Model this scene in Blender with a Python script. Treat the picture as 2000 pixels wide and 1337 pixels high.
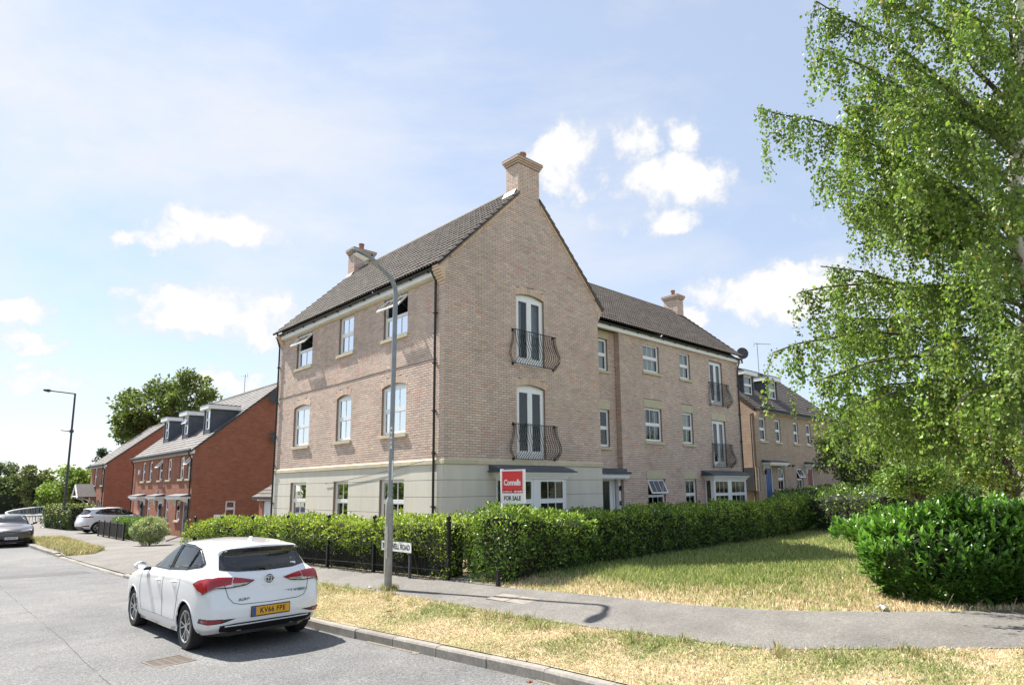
import bpy, bmesh, math, random
import numpy as np
from mathutils import Vector, Matrix
from mathutils.bvhtree import BVHTree
from mathutils.geometry import delaunay_2d_cdt
R = math.radians
rng = np.random.default_rng(11)
random.seed(5)
scene = bpy.context.scene
for o in list(bpy.data.objects): bpy.data.objects.remove(o)
col = scene.collection

# ------------------------------------------------------------ camera
CAM = Vector((-10.5112, -14.3708, 1.8986))
FPX, PX, PY = 1224.03, 1037.75, 758.55           # focal length and principal point in pixels of a 2000 x 1337 frame
YAW, PITCH, ROLL = R(45.8518), R(8.9522), R(-0.6693)
fw = Vector((math.cos(YAW)*math.cos(PITCH), math.sin(YAW)*math.cos(PITCH), math.sin(PITCH)))
rt = Vector((math.sin(YAW), -math.cos(YAW), 0)); up = rt.cross(fw)
rt2 = rt*math.cos(ROLL)+up*math.sin(ROLL); up2 = up*math.cos(ROLL)-rt*math.sin(ROLL)
cd = bpy.data.cameras.new('camera'); cam = bpy.data.objects.new('camera', cd); col.objects.link(cam)
cam.matrix_world = Matrix((( rt2.x, up2.x, -fw.x, CAM.x), (rt2.y, up2.y, -fw.y, CAM.y), (rt2.z, up2.z, -fw.z, CAM.z), (0, 0, 0, 1)))
cd.sensor_width = 36; cd.lens = FPX/2000*36
cd.shift_x = (1000-PX)/2000; cd.shift_y = (PY-668.5)/2000
cd.clip_start = .1; cd.clip_end = 3000
scene.camera = cam
def ray(u, v): return rt2*((u-PX)/FPX)-up2*((v-PY)/FPX)+fw       # used to lay the site out from surveyed sight lines
def at(u, v, D): return CAM+ray(u, v)*D

# ------------------------------------------------------------ light
SUN_EL, SUN_OFF = R(52), R(12.5)                     # sun stands over the +y end of the street, a little to -x
sdir = Vector((-math.sin(SUN_OFF)*math.cos(SUN_EL), math.cos(SUN_OFF)*math.cos(SUN_EL), math.sin(SUN_EL)))
sl = bpy.data.lights.new('sun', 'SUN'); sl.energy = 4.6; sl.angle = R(.53); sl.color = (1, .95, .87)
so = bpy.data.objects.new('sun', sl); col.objects.link(so); so.rotation_euler = (-sdir).to_track_quat('-Z', 'Y').to_euler()
scene.view_settings.view_transform = 'Standard'; scene.view_settings.look = 'None'
scene.view_settings.exposure = 1.22; scene.view_settings.gamma = 1
scene.view_settings.use_curve_mapping = False
world = bpy.data.worlds.new('World'); scene.world = world; world.use_nodes = True
def build_world():
    nt = world.node_tree; nt.nodes.clear(); N = nt.nodes.new; Lk = nt.links.new
    out = N('ShaderNodeOutputWorld'); bg = N('ShaderNodeBackground'); Lk(bg.outputs[0], out.inputs[0]); bg.inputs[1].default_value = .1
    sky = N('ShaderNodeTexSky'); sky.sky_type = 'NISHITA'; sky.sun_disc = False
    sky.sun_elevation = SUN_EL; sky.sun_rotation = math.atan2(sdir.x, sdir.y)
    sky.air_density = 1.0; sky.dust_density = 0.25; sky.ozone_density = 1.0; sky.altitude = 50
    tc = N('ShaderNodeTexCoord'); nrm = N('ShaderNodeVectorMath'); nrm.operation = 'NORMALIZE'; Lk(tc.outputs['Generated'], nrm.inputs[0])
    def M(op, a, b=None, c=None, clamp=False):
        n = N('ShaderNodeMath'); n.operation = op; n.use_clamp = clamp
        for i, x in enumerate((a, b, c)):
            if x is None: continue
            if isinstance(x, (int, float)): n.inputs[i].default_value = x
            else: Lk(x, n.inputs[i])
        return n.outputs[0]
    def DOT(v, d):
        n = N('ShaderNodeVectorMath'); n.operation = 'DOT_PRODUCT'; Lk(v, n.inputs[0]); n.inputs[1].default_value = d; return n.outputs['Value']
    def NOISE(v, sc, det, rough, sx=(1, 1, 1)):
        m = N('ShaderNodeMapping'); m.inputs['Scale'].default_value = sx; Lk(v, m.inputs[0])
        n = N('ShaderNodeTexNoise'); n.inputs['Scale'].default_value = sc; n.inputs['Detail'].default_value = det; n.inputs['Roughness'].default_value = rough
        Lk(m.outputs[0], n.inputs['Vector']); return n
    d0 = nrm.outputs[0]
    # ragged edges: bend the direction a little before the cloud banks are measured
    wn = NOISE(d0, 15, 6, .62)
    off = N('ShaderNodeVectorMath'); off.operation = 'SUBTRACT'; Lk(wn.outputs['Color'], off.inputs[0]); off.inputs[1].default_value = (.5, .5, .5)
    sc = N('ShaderNodeVectorMath'); sc.operation = 'SCALE'; Lk(off.outputs[0], sc.inputs[0]); sc.inputs['Scale'].default_value = .085
    ad = N('ShaderNodeVectorMath'); ad.operation = 'ADD'; Lk(d0, ad.inputs[0]); Lk(sc.outputs[0], ad.inputs[1]); d1 = ad.outputs[0]
    banks = [(1118, 310, 62, 62, 1), (1240, 276, 44, 36, .8), (1332, 262, 38, 26, .8), (1315, 352, 96, 46, 1), (1305, 432, 52, 28, .8), (1195, 430, 36, 22, .35),
             (440, 448, 80, 42, 1), (312, 460, 64, 26, .85), (255, 470, 26, 14, .5), (262, 565, 34, 20, .6), (430, 605, 150, 42, .9), (340, 575, 44, 30, .9), (520, 640, 90, 30, .8),
             (1560, 572, 160, 48, 1.1), (1340, 632, 42, 24, .8), (24, 612, 50, 28, .9), (55, 668, 66, 15, .7), (100, 745, 76, 22, .6), (440, 752, 70, 24, .7), (48, 712, 50, 10, .4),
             (1600, 430, 80, 18, .25), (640, 545, 60, 14, .25)]
    acc = None
    for u, v, a, b, k in banks:
        c = ray(u, v).normalized(); e1 = (rt2-c*rt2.dot(c)).normalized(); e2 = c.cross(e1)
        sca = FPX*ray(u, v).length_squared**.5/ FPX
        A = a/FPX/sca*1.5; B = b/FPX/sca*1.5
        x = M('MULTIPLY', DOT(d1, e1), 1/A); y = M('MULTIPLY', DOT(d1, e2), 1/B)
        q = M('MULTIPLY_ADD', x, x, M('MULTIPLY', y, y))
        front = M('GREATER_THAN', DOT(d1, c), 0)
        m = M('MULTIPLY', M('MULTIPLY', M('SUBTRACT', 1.0, q, clamp=True), k), front)
        acc = m if acc is None else M('MAXIMUM', acc, m)
    fine = NOISE(d0, 20, 8, .6)
    # scattered fair-weather banks over the whole sky (mostly outside the frame), thin
    gen = NOISE(d0, 3.2, 7, .58, (1, 1, 2.2))
    edge = M('MULTIPLY_ADD', M('SUBTRACT', fine.outputs['Fac'], .5), 2.5, acc)
    mr = N('ShaderNodeMapRange'); mr.interpolation_type = 'SMOOTHSTEP'; Lk(edge, mr.inputs[0]); mr.inputs[1].default_value = .10; mr.inputs[2].default_value = .88
    has = N('ShaderNodeMapRange'); Lk(acc, has.inputs[0]); has.inputs[1].default_value = 0; has.inputs[2].default_value = .3
    cum = M('MULTIPLY', mr.outputs[0], has.outputs[0])
    # hazy summer air: the blue is washed out evenly, with streaky high cloud drawn over it
    hz_ = N('ShaderNodeMix'); hz_.data_type = 'RGBA'; hz_.inputs[0].default_value = .60; Lk(sky.outputs[0], hz_.inputs[6]); hz_.inputs[7].default_value = (2.75, 3.12, 3.8, 1)
    mp = N('ShaderNodeMapping'); mp.inputs['Rotation'].default_value = (R(24), R(-18), R(38)); Lk(d0, mp.inputs[0])
    veil = NOISE(mp.outputs[0], 1.5, 9, .62, (1.0, 3.4, 4.6)); big = NOISE(d0, 1.3, 3, .5)
    vs_ = M('MULTIPLY_ADD', M('SUBTRACT', big.outputs['Fac'], .5), .8, veil.outputs['Fac'])
    vr = N('ShaderNodeMapRange'); Lk(vs_, vr.inputs[0]); vr.inputs[1].default_value = .40; vr.inputs[2].default_value = .72; vr.inputs[3].default_value = .05; vr.inputs[4].default_value = .85
    # thin cloud looks whiter the nearer it stands to the sun
    sd = M('POWER', M('MULTIPLY_ADD', DOT(d0, sdir), .5, .5, clamp=True), 2.0)
    vv = M('MULTIPLY', vr.outputs[0], M('MULTIPLY_ADD', sd, .75, .30), clamp=True)
    gr = N('ShaderNodeMapRange'); Lk(gen.outputs['Fac'], gr.inputs[0]); gr.inputs[1].default_value = .56; gr.inputs[2].default_value = .8; gr.inputs[4].default_value = .3
    vv = M('MAXIMUM', vv, gr.outputs[0])
    mx = N('ShaderNodeMix'); mx.data_type = 'RGBA'; Lk(vv, mx.inputs[0]); Lk(hz_.outputs[2], mx.inputs[6]); mx.inputs[7].default_value = (3.95, 4.02, 4.15, 1)
    mx2 = N('ShaderNodeMix'); mx2.data_type = 'RGBA'; Lk(cum, mx2.inputs[0]); Lk(mx.outputs[2], mx2.inputs[6])
    sh = N('ShaderNodeMix'); sh.data_type = 'RGBA'; Lk(mr.outputs[0], sh.inputs[0]); sh.inputs[6].default_value = (3.5, 3.62, 3.85, 1); sh.inputs[7].default_value = (4.45, 4.42, 4.4, 1)
    Lk(sh.outputs[2], mx2.inputs[7]); Lk(mx2.outputs[2], bg.inputs[0])
build_world()

# ------------------------------------------------------------ materials
MATS = {}
def mat(name, c=(.5, .5, .5), rough=.7, attr=False, noise=None, bump=None, metal=0, spec=.5, trans=0, coat=0, c2=None, scale=3, thresh=(.4, .6), det=6, tint=(1.25, 1.35, .6), streak=0):
    """one procedural surface: base colour, optional per-piece colour attribute, noise mottling, second colour patches, bump"""
    m = bpy.data.materials.new(name); m.use_nodes = True; nt = m.node_tree; N = nt.nodes.new; L = nt.links.new
    b = nt.nodes['Principled BSDF']; b.inputs['Roughness'].default_value = rough; b.inputs['Metallic'].default_value = metal
    b.inputs['Specular IOR Level'].default_value = spec
    if coat: b.inputs['Coat Weight'].default_value = coat; b.inputs['Coat Roughness'].default_value = .03
    tc = N('ShaderNodeTexCoord')
    rgb = N('ShaderNodeRGB'); rgb.outputs[0].default_value = (*c, 1); cur = rgb.outputs[0]
    if c2:
        n = N('ShaderNodeTexNoise'); n.inputs['Scale'].default_value = scale; n.inputs['Detail'].default_value = det; n.inputs['Roughness'].default_value = .65; L(tc.outputs['Object'], n.inputs['Vector'])
        r = N('ShaderNodeMapRange'); L(n.outputs['Fac'], r.inputs[0]); r.inputs[1].default_value = thresh[0]; r.inputs[2].default_value = thresh[1]
        x = N('ShaderNodeMix'); x.data_type = 'RGBA'; L(r.outputs[0], x.inputs[0]); L(cur, x.inputs[6]); x.inputs[7].default_value = (*c2, 1); cur = x.outputs[2]
    if attr:
        a = N('ShaderNodeAttribute'); a.attribute_name = 'col'
        x = N('ShaderNodeMix'); x.data_type = 'RGBA'; x.blend_type = 'MULTIPLY'; x.inputs[0].default_value = 1; L(cur, x.inputs[6]); L(a.outputs['Color'], x.inputs[7]); cur = x.outputs[2]
    if noise:
        for sc, am in (noise if isinstance(noise, list) else [noise]):
            n = N('ShaderNodeTexNoise'); n.inputs['Scale'].default_value = sc; n.inputs['Detail'].default_value = 5; n.inputs['Roughness'].default_value = .65; L(tc.outputs['Object'], n.inputs['Vector'])
            r = N('ShaderNodeMapRange'); L(n.outputs['Fac'], r.inputs[0]); r.inputs[1].default_value = .25; r.inputs[2].default_value = .75; r.inputs[3].default_value = 1-am; r.inputs[4].default_value = 1+am
            x = N('ShaderNodeMix'); x.data_type = 'RGBA'; x.blend_type = 'MULTIPLY'; x.inputs[0].default_value = 1; L(cur, x.inputs[6]); L(r.outputs[0], x.inputs[7]); cur = x.outputs[2]
    if streak:      # rain streaks: noise drawn out down the wall
        mp = N('ShaderNodeMapping'); mp.inputs['Scale'].default_value = (2.6, 2.6, .3); L(tc.outputs['Object'], mp.inputs[0]); n = N('ShaderNodeTexNoise'); n.inputs['Scale'].default_value = 1; n.inputs['Detail'].default_value = 6; n.inputs['Roughness'].default_value = .7; L(mp.outputs[0], n.inputs['Vector'])
        r = N('ShaderNodeMapRange'); L(n.outputs['Fac'], r.inputs[0]); r.inputs[1].default_value = .35; r.inputs[2].default_value = .7; r.inputs[3].default_value = 1.03; r.inputs[4].default_value = 1-streak
        x = N('ShaderNodeMix'); x.data_type = 'RGBA'; x.blend_type = 'MULTIPLY'; x.inputs[0].default_value = 1; L(cur, x.inputs[6]); L(r.outputs[0], x.inputs[7]); cur = x.outputs[2]
    L(cur, b.inputs['Base Color'])
    if bump:
        n = N('ShaderNodeTexNoise'); n.inputs['Scale'].default_value = bump[0]; n.inputs['Detail'].default_value = 4; L(tc.outputs['Object'], n.inputs['Vector'])
        bp = N('ShaderNodeBump'); bp.inputs['Strength'].default_value = bump[1]; bp.inputs['Distance'].default_value = bump[2] if len(bump) > 2 else .01
        L(n.outputs['Fac'], bp.inputs['Height']); L(bp.outputs[0], b.inputs['Normal'])
    if trans:      # thin leaf: some light comes through
        t = N('ShaderNodeBsdfTranslucent'); x = N('ShaderNodeMixShader'); x.inputs[0].default_value = trans
        h = N('ShaderNodeMix'); h.data_type = 'RGBA'; h.blend_type = 'MULTIPLY'; h.inputs[0].default_value = 1; L(cur, h.inputs[6]); h.inputs[7].default_value = (*tint, 1)
        L(h.outputs[2], t.inputs[0]); L(b.outputs[0], x.inputs[1]); L(t.outputs[0], x.inputs[2]); L(x.outputs[0], nt.nodes['Material Output'].inputs[0])
    MATS[name] = m; return m
def glass_mat(name, tint=(.75, .8, .8), ior=1.6, rough=.015):
    m = bpy.data.materials.new(name); m.use_nodes = True; nt = m.node_tree; nt.nodes.clear(); N = nt.nodes.new; L = nt.links.new
    o = N('ShaderNodeOutputMaterial'); g = N('ShaderNodeBsdfGlossy'); g.inputs['Roughness'].default_value = rough
    t = N('ShaderNodeBsdfTransparent'); t.inputs[0].default_value = (*tint, 1); f = N('ShaderNodeFresnel'); f.inputs[0].default_value = ior
    tc = N('ShaderNodeTexCoord'); n = N('ShaderNodeTexNoise'); n.inputs['Scale'].default_value = 1.1; L(tc.outputs['Object'], n.inputs['Vector'])
    bp = N('ShaderNodeBump'); bp.inputs['Strength'].default_value = .12; bp.inputs['Distance'].default_value = .02; L(n.outputs['Fac'], bp.inputs['Height']); L(bp.outputs[0], g.inputs['Normal'])
    x = N('ShaderNodeMixShader'); L(f.outputs[0], x.inputs[0]); L(t.outputs[0], x.inputs[1]); L(g.outputs[0], x.inputs[2]); L(x.outputs[0], o.inputs[0]); MATS[name] = m; return m
def brick_mat(name, c1, c2, mortar, sc=1.0):
    """far brickwork whose courses are too fine to build: brick pattern laid on the vertical faces from object coordinates"""
    m = bpy.data.materials.new(name); m.use_nodes = True; nt = m.node_tree; N = nt.nodes.new; L = nt.links.new; b = nt.nodes['Principled BSDF']; b.inputs['Roughness'].default_value = .85
    tc = N('ShaderNodeTexCoord'); sp = N('ShaderNodeSeparateXYZ'); L(tc.outputs['Object'], sp.inputs[0])
    ad = N('ShaderNodeMath'); ad.operation = 'ADD'; L(sp.outputs[0], ad.inputs[0]); L(sp.outputs[1], ad.inputs[1])
    cb = N('ShaderNodeCombineXYZ'); L(ad.outputs[0], cb.inputs[0]); L(sp.outputs[2], cb.inputs[1])
    t = N('ShaderNodeTexBrick'); L(cb.outputs[0], t.inputs['Vector']); t.inputs['Color1'].default_value = (*c1, 1); t.inputs['Color2'].default_value = (*c2, 1); t.inputs['Mortar'].default_value = (*mortar, 1)
    t.inputs['Scale'].default_value = 1/sc; t.inputs['Brick Width'].default_value = .225; t.inputs['Row Height'].default_value = .075; t.inputs['Mortar Size'].default_value = .007; t.inputs['Bias'].default_value = -.1
    n = N('ShaderNodeTexNoise'); n.inputs['Scale'].default_value = 1.6; n.inputs['Detail'].default_value = 6; L(tc.outputs['Object'], n.inputs['Vector'])
    r = N('ShaderNodeMapRange'); L(n.outputs['Fac'], r.inputs[0]); r.inputs[3].default_value = .75; r.inputs[4].default_value = 1.25
    x = N('ShaderNodeMix'); x.data_type = 'RGBA'; x.blend_type = 'MULTIPLY'; x.inputs[0].default_value = 1; L(t.outputs['Color'], x.inputs[6]); L(r.outputs[0], x.inputs[7]); L(x.outputs[2], b.inputs['Base Color'])
    bp = N('ShaderNodeBump'); bp.inputs['Strength'].default_value = .6; bp.inputs['Distance'].default_value = .008; bp.invert = True; L(t.outputs['Fac'], bp.inputs['Height']); L(bp.outputs[0], b.inputs['Normal'])
    MATS[name] = m; return m

mat('brick', (.66, .53, .455), .88, attr=True, noise=[(55, .2), (.5, .14), (2.2, .08)], streak=.08, bump=(90, .25, .004))
mat('mortar', (.17, .14, .122), .95, noise=(20, .2))
mat('reveal', (.30, .215, .165), .9, noise=(14, .3))
mat('render', (.68, .645, .56), .9, noise=[(1.2, .05), (30, .03)], streak=.08, bump=(160, .15, .002))
mat('stone', (.60, .53, .38), .85, attr=True, noise=[(9, .12), (2, .08)], bump=(60, .2, .004))
mat('upvc', (.88, .885, .88), .32, noise=(3, .03))
mat('fascia', (.87, .87, .855), .4, noise=(2, .05))
mat('black_plastic', (.018, .018, .02), .4)
mat('lead', (.075, .085, .105), .55, noise=[(6, .25), (1.5, .15)])
mat('roof_tile', (.088, .072, .064), .82, attr=True, noise=[(14, .4), (1.1, .22)], c2=(.13, .125, .095), scale=3.5, thresh=(.52, .75), bump=(70, .3, .004))
mat('grey_tile', (.155, .145, .14), .8, attr=True, noise=[(6, .3), (.8, .25)])
mat('terracotta', (.36, .17, .10), .8, noise=(8, .2))
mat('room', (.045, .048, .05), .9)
mat('blind', (.78, .78, .76), .85, noise=(1.5, .05))
mat('curtain', (.62, .63, .66), .9, noise=(5, .1))
mat('iron', (.012, .012, .013), .45)
mat('black_door', (.016, .02, .024), .25)
mat('blue_door', (.015, .08, .28), .4)
mat('red_door', (.22, .02, .015), .4)
mat('white_door', (.72, .74, .76), .35)
brick_mat('red_brick', (.37, .13, .068), (.27, .09, .048), (.27, .17, .13))
brick_mat('tan_brick', (.52, .385, .28), (.43, .31, .225), (.26, .22, .18))
mat('asphalt', (.118, .119, .121), .85, noise=[(75, 1.1), (28, .55), (.35, .22), (1.8, .16)], bump=(70, .6, .012), c2=(.155, .153, .149), scale=.22, thresh=(.42, .6))
mat('footway', (.148, .139, .128), .9, noise=[(70, .7), (22, .3), (.6, .25), (2.2, .15)], bump=(90, .4, .006), c2=(.185, .172, .155), scale=.5, thresh=(.35, .7))
mat('concrete', (.235, .218, .198), .9, attr=True, noise=[(22, .22), (4, .25), (90, .15)], bump=(90, .3, .004))
mat('grit', (.19, .165, .13), .95, noise=[(40, .4), (6, .3)])
mat('soil', (.20, .15, .095), .95, noise=[(30, .3), (5, .2)], c2=(.26, .21, .11), scale=1.1, bump=(60, .6, .02))
mat('dry_turf', (.46, .37, .235), .95, noise=[(60, .7), (9, .4), (1.5, .2)], c2=(.25, .26, .10), scale=1.1, thresh=(.46, .60), bump=(120, .7, .02))
mat('far_ground', (.13, .13, .07), .95, noise=(.6, .2))
mat('grass', (1, 1, 1), .7, attr=True, trans=.25, spec=.2, tint=(1.05, 1.05, .8))
mat('hedge_leaf', (1, 1, 1), .38, attr=True, trans=.3, spec=.5)
mat('laurel_leaf', (1, 1, 1), .30, attr=True, trans=.28, spec=.5)
mat('birch_leaf', (1, 1, 1), .42, attr=True, trans=.42, spec=.4, tint=(1.15, 1.3, .65))
mat('tree_leaf', (1, 1, 1), .55, attr=True, trans=.3, spec=.3)
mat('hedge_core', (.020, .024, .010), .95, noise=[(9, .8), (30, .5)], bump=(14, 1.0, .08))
mat('bark', (.10, .08, .06), .95, noise=(9, .35), bump=(24, .8, .03))
mat('birch_bark', (.58, .55, .50), .85, c2=(.05, .045, .04), scale=5, thresh=(.56, .62), noise=(12, .15))
mat('twig', (.09, .06, .045), .9)
mat('galvanised', (.26, .28, .30), .5, metal=.35, noise=[(5, .15), (40, .08)])
mat('galvanised_dirty', (.30, .30, .285), .7, noise=[(9, .25), (2, .2)])
mat('dark_steel', (.06, .062, .066), .55, noise=(4, .15))
mat('white_paint', (.80, .80, .79), .5, noise=(6, .04))
mat('sign_red', (.66, .04, .04), .45)
mat('sign_black', (.012, .012, .012), .5)
mat('lens', (.75, .78, .8), .2)
glass_mat('window_glass', (.80, .84, .84), 1.75)
glass_mat('car_glass', (.68, .73, .73), 1.9)
glass_mat('car_side_glass', (.80, .84, .83), 2.3)

# ------------------------------------------------------------ mesh helpers
class MB:
    def __init__(s): s.v = []; s.f = []; s.c = []; s.mi = []
    def add(s, vs, fs, c=None, mi=0):
        b = len(s.v); s.v.extend([tuple(q) for q in vs]); s.f.extend([tuple(i+b for i in q) for q in fs])
        s.c.extend([c or (1, 1, 1)]*len(fs)); s.mi.extend([mi]*len(fs)); return s
    def box(s, x0, x1, y0, y1, z0, z1, c=None, mi=0):
        return s.add([(x0, y0, z0), (x1, y0, z0), (x1, y1, z0), (x0, y1, z0), (x0, y0, z1), (x1, y0, z1), (x1, y1, z1), (x0, y1, z1)],
                     [(0, 3, 2, 1), (4, 5, 6, 7), (0, 1, 5, 4), (1, 2, 6, 5), (2, 3, 7, 6), (3, 0, 4, 7)], c, mi)
    def hexa(s, p, c=None, mi=0): return s.add(p, [(0, 3, 2, 1), (4, 5, 6, 7), (0, 1, 5, 4), (1, 2, 6, 5), (2, 3, 7, 6), (3, 0, 4, 7)], c, mi)
    def tube(s, path, r, n=8, cap=True, c=None, mi=0):
        path = [Vector(q) for q in path]; rs = r if isinstance(r, (list, tuple)) else [r]*len(path)
        vs = []; ref = Vector((0, 0, 1))
        t0 = (path[1]-path[0]).normalized()
        if abs(t0.z) > .9: ref = Vector((1, 0, 0))
        for i, q in enumerate(path):
            t = (path[min(i+1, len(path)-1)]-path[max(i-1, 0)]).normalized()
            a = ref-t*ref.dot(t)
            if a.length < 1e-4: a = t.orthogonal()
            a.normalize(); ref = a; b = t.cross(a)
            for k in range(n):
                w = 2*math.pi*k/n; vs.append(q+a*(math.cos(w)*rs[i])+b*(math.sin(w)*rs[i]))
        fs = [(i*n+k, i*n+(k+1) % n, (i+1)*n+(k+1) % n, (i+1)*n+k) for i in range(len(path)-1) for k in range(n)]
        if cap: fs += [tuple(range(n))[::-1], tuple(range((len(path)-1)*n, len(path)*n))]
        return s.add(vs, fs, c, mi)
    def lathe(s, prof, o=(0, 0, 0), n=16, ax='z', c=None, mi=0):
        vs = []; o = Vector(o)
        for r, h in prof:
            for k in range(n):
                w = 2*math.pi*k/n; a, b = r*math.cos(w), r*math.sin(w)
                vs.append(o+(Vector((a, b, h)) if ax == 'z' else Vector((h, a, b)) if ax == 'x' else Vector((b, h, a))))
        fs = [(i*n+k, i*n+(k+1) % n, (i+1)*n+(k+1) % n, (i+1)*n+k) for i in range(len(prof)-1) for k in range(n)]
        if prof[0][0] > 1e-4: fs.append(tuple(range(n))[::-1])
        if prof[-1][0] > 1e-4: fs.append(tuple(range((len(prof)-1)*n, len(prof)*n)))
        return s.add(vs, fs, c, mi)
    def prism(s, poly, vec, c=None, mi=0):
        """closed polygon of 3D points pushed along vec"""
        n = len(poly); p = [Vector(q) for q in poly]; v = Vector(vec)
        return s.add(p+[q+v for q in p], [tuple(range(n))[::-1], tuple(range(n, 2*n))]+[(i, (i+1) % n, n+(i+1) % n, n+i) for i in range(n)], c, mi)
    def mesh(s, name, mats, o=(0, 0, 0), smooth=False):
        me = bpy.data.meshes.new(name); ox, oy, oz = o
        me.from_pydata([(a-ox, b-oy, c-oz) for a, b, c in s.v], [], s.f)
        for m in (mats if isinstance(mats, (list, tuple)) else [mats]): me.materials.append(MATS[m] if isinstance(m, str) else m)
        if any(s.mi): me.polygons.foreach_set('material_index', s.mi)
        if any(q != (1, 1, 1) for q in s.c):
            a = me.attributes.new('col', 'FLOAT_COLOR', 'FACE'); a.data.foreach_set('color', np.array([(*q, 1) for q in s.c], np.float32).ravel())
        else:
            if any((MATS[m] if isinstance(m, str) else m).node_tree.nodes.get('Attribute') for m in (mats if isinstance(mats, (list, tuple)) else [mats])):
                a = me.attributes.new('col', 'FLOAT_COLOR', 'FACE'); a.data.foreach_set('color', np.ones(4*len(s.f), np.float32))
        if smooth: me.polygons.foreach_set('use_smooth', [True]*len(s.f))
        me.update(); return me
    def build(s, name, mats, parent=None, smooth=False, fix=True):
        o = origin(parent) if parent else (0, 0, 0)
        me = s.mesh(name, mats, o, smooth)
        if fix:
            bm = bmesh.new(); bm.from_mesh(me); bmesh.ops.recalc_face_normals(bm, faces=bm.faces); bm.to_mesh(me); bm.free()
        if smooth: 
            try: me.set_sharp_from_angle(angle=R(38))
            except Exception: pass
        return link(name, me, parent)
ORG = {}
def origin(o):
    while o.parent: o = o.parent
    return ORG.get(o.name, (0, 0, 0))
def link(name, me, parent=None):
    ob = bpy.data.objects.new(name, me); col.objects.link(ob)
    if parent: ob.parent = parent
    return ob
def thing(name, label, cat, loc=(0, 0, 0), group=None):
    ob = bpy.data.objects.new(name, None); col.objects.link(ob); ob.location = loc; ob.empty_display_size = .3; ORG[ob.name] = tuple(loc)
    tag(ob, label, cat, group); return ob
def tag(o, label=None, cat=None, group=None, kind=None):
    if label: o['label'] = label
    if cat: o['category'] = cat
    if group: o['group'] = group
    if kind: o['kind'] = kind
    return o
def text(s, size, M, matn, parent, name='lettering', ext=.002, bold=.0, spacing=1, sx=1, align='CENTER'):
    cu = bpy.data.curves.new(name, 'FONT'); cu.body = s; cu.size = size; cu.align_x = align; cu.align_y = 'CENTER'; cu.extrude = ext; cu.offset = bold; cu.space_character = spacing; cu.resolution_u = 3
    t = bpy.data.objects.new(name, cu); col.objects.link(t); dg = bpy.context.evaluated_depsgraph_get(); dg.update()
    me = bpy.data.meshes.new_from_object(t.evaluated_get(dg)); bpy.data.objects.remove(t); bpy.data.curves.remove(cu)
    o = Vector(origin(parent)); me.transform(Matrix.Translation(-o) @ M @ Matrix.Diagonal((sx, 1, 1, 1))); me.materials.clear(); me.materials.append(MATS[matn]); me.name = name
    return link(name, me, parent)
def facing(pos, n, upv=(0, 0, 1)):
    """matrix for lettering at pos whose face looks along n"""
    n = Vector(n).normalized(); u = Vector(upv); x = u.cross(n).normalized(); y = n.cross(x)
    return Matrix(((x.x, y.x, n.x, pos[0]), (x.y, y.y, n.y, pos[1]), (x.z, y.z, n.z, pos[2]), (0, 0, 0, 1)))
class Fr:
    """a wall's own axes: u along it, n out of it, z up"""
    def __init__(s, o, u, n): s.o = Vector(o); s.u = Vector(u); s.n = Vector(n); s.z = Vector((0, 0, 1))
    def p(s, u, n, z): return s.o+s.u*u+s.n*n+s.z*z
def fbox(mb, fr, u0, u1, n0, n1, z0, z1, c=None, mi=0):
    return mb.hexa([fr.p(u0, n0, z0), fr.p(u1, n0, z0), fr.p(u1, n1, z0), fr.p(u0, n1, z0), fr.p(u0, n0, z1), fr.p(u1, n0, z1), fr.p(u1, n1, z1), fr.p(u0, n1, z1)], c, mi)
def fast_mesh(name, V, F, C, matn, parent=None, smooth=False):
    """big leaf and blade meshes from arrays: V (n,3), F (m,k), C (m,3) per-face colour"""
    me = bpy.data.meshes.new(name); k = F.shape[1]
    if parent: V = V-np.array(origin(parent))
    me.vertices.add(len(V)); me.vertices.foreach_set('co', V.astype(np.float32).ravel())
    me.loops.add(F.size); me.loops.foreach_set('vertex_index', F.astype(np.int32).ravel())
    me.polygons.add(len(F)); me.polygons.foreach_set('loop_start', np.arange(0, F.size, k, dtype=np.int32))
    try: me.polygons.foreach_set('loop_total', np.full(len(F), k, np.int32))
    except Exception: pass
    me.update(calc_edges=True)
    a = me.attributes.new('col', 'FLOAT_COLOR', 'FACE'); a.data.foreach_set('color', np.c_[C, np.ones(len(C))].astype(np.float32).ravel())
    me.materials.append(MATS[matn]); me.validate()
    return link(name, me, parent)
# ------------------------------------------------------------ the lie of the land
XK = [(-60, -4.3), (-20, -5.0), (-9, -5.35), (-5, -5.68), (5, -6.15), (11, -6.35), (20, -6.5), (40, -6.6), (80, -6.2), (300, -6)]
ZR = [(-60, .25), (-20, -.05), (-9, -.22), (-4.5, -.30), (0, -.36), (20, -.55), (45, -.75), (80, -1.0), (300, -1.5)]
def itp(T, y): return np.interp(y, [a for a, b in T], [b for a, b in T])
def G(x, y):
    """height of the ground beside the road"""
    x = np.asarray(x, float); y = np.asarray(y, float)
    d = x-itp(XK, y); s = np.interp(y, [2, 20], [.06, -.04])
    lip = .12-.085*np.interp(y, [5.6, 6.6, 15.2, 16.2], [0, 1, 1, 0])*np.clip(1-d/1.6, 0, 1)
    return itp(ZR, y)+lip+s*np.clip(d, 0, 4)+np.clip(x-12, 0, None)*.05*np.interp(x, [12, 40, 80], [1, .6, .3])
PLO = [(-40, 12), (-18, 1.6), (-15, -.6), (-13, -1.98), (-11.86, -2.75), (-11.28, -3.12), (-10.85, -3.42), (-10.34, -3.52), (-9.54, -3.61), (-8.1, -3.76), (-6.9, -3.83), (-4.7, -3.80), (-3.2, -3.86), (-1.75, -4.02), (-.2, -3.95), (1.2, -4.3), (2.6, -5.2), (3.2, -5.9)]
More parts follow.
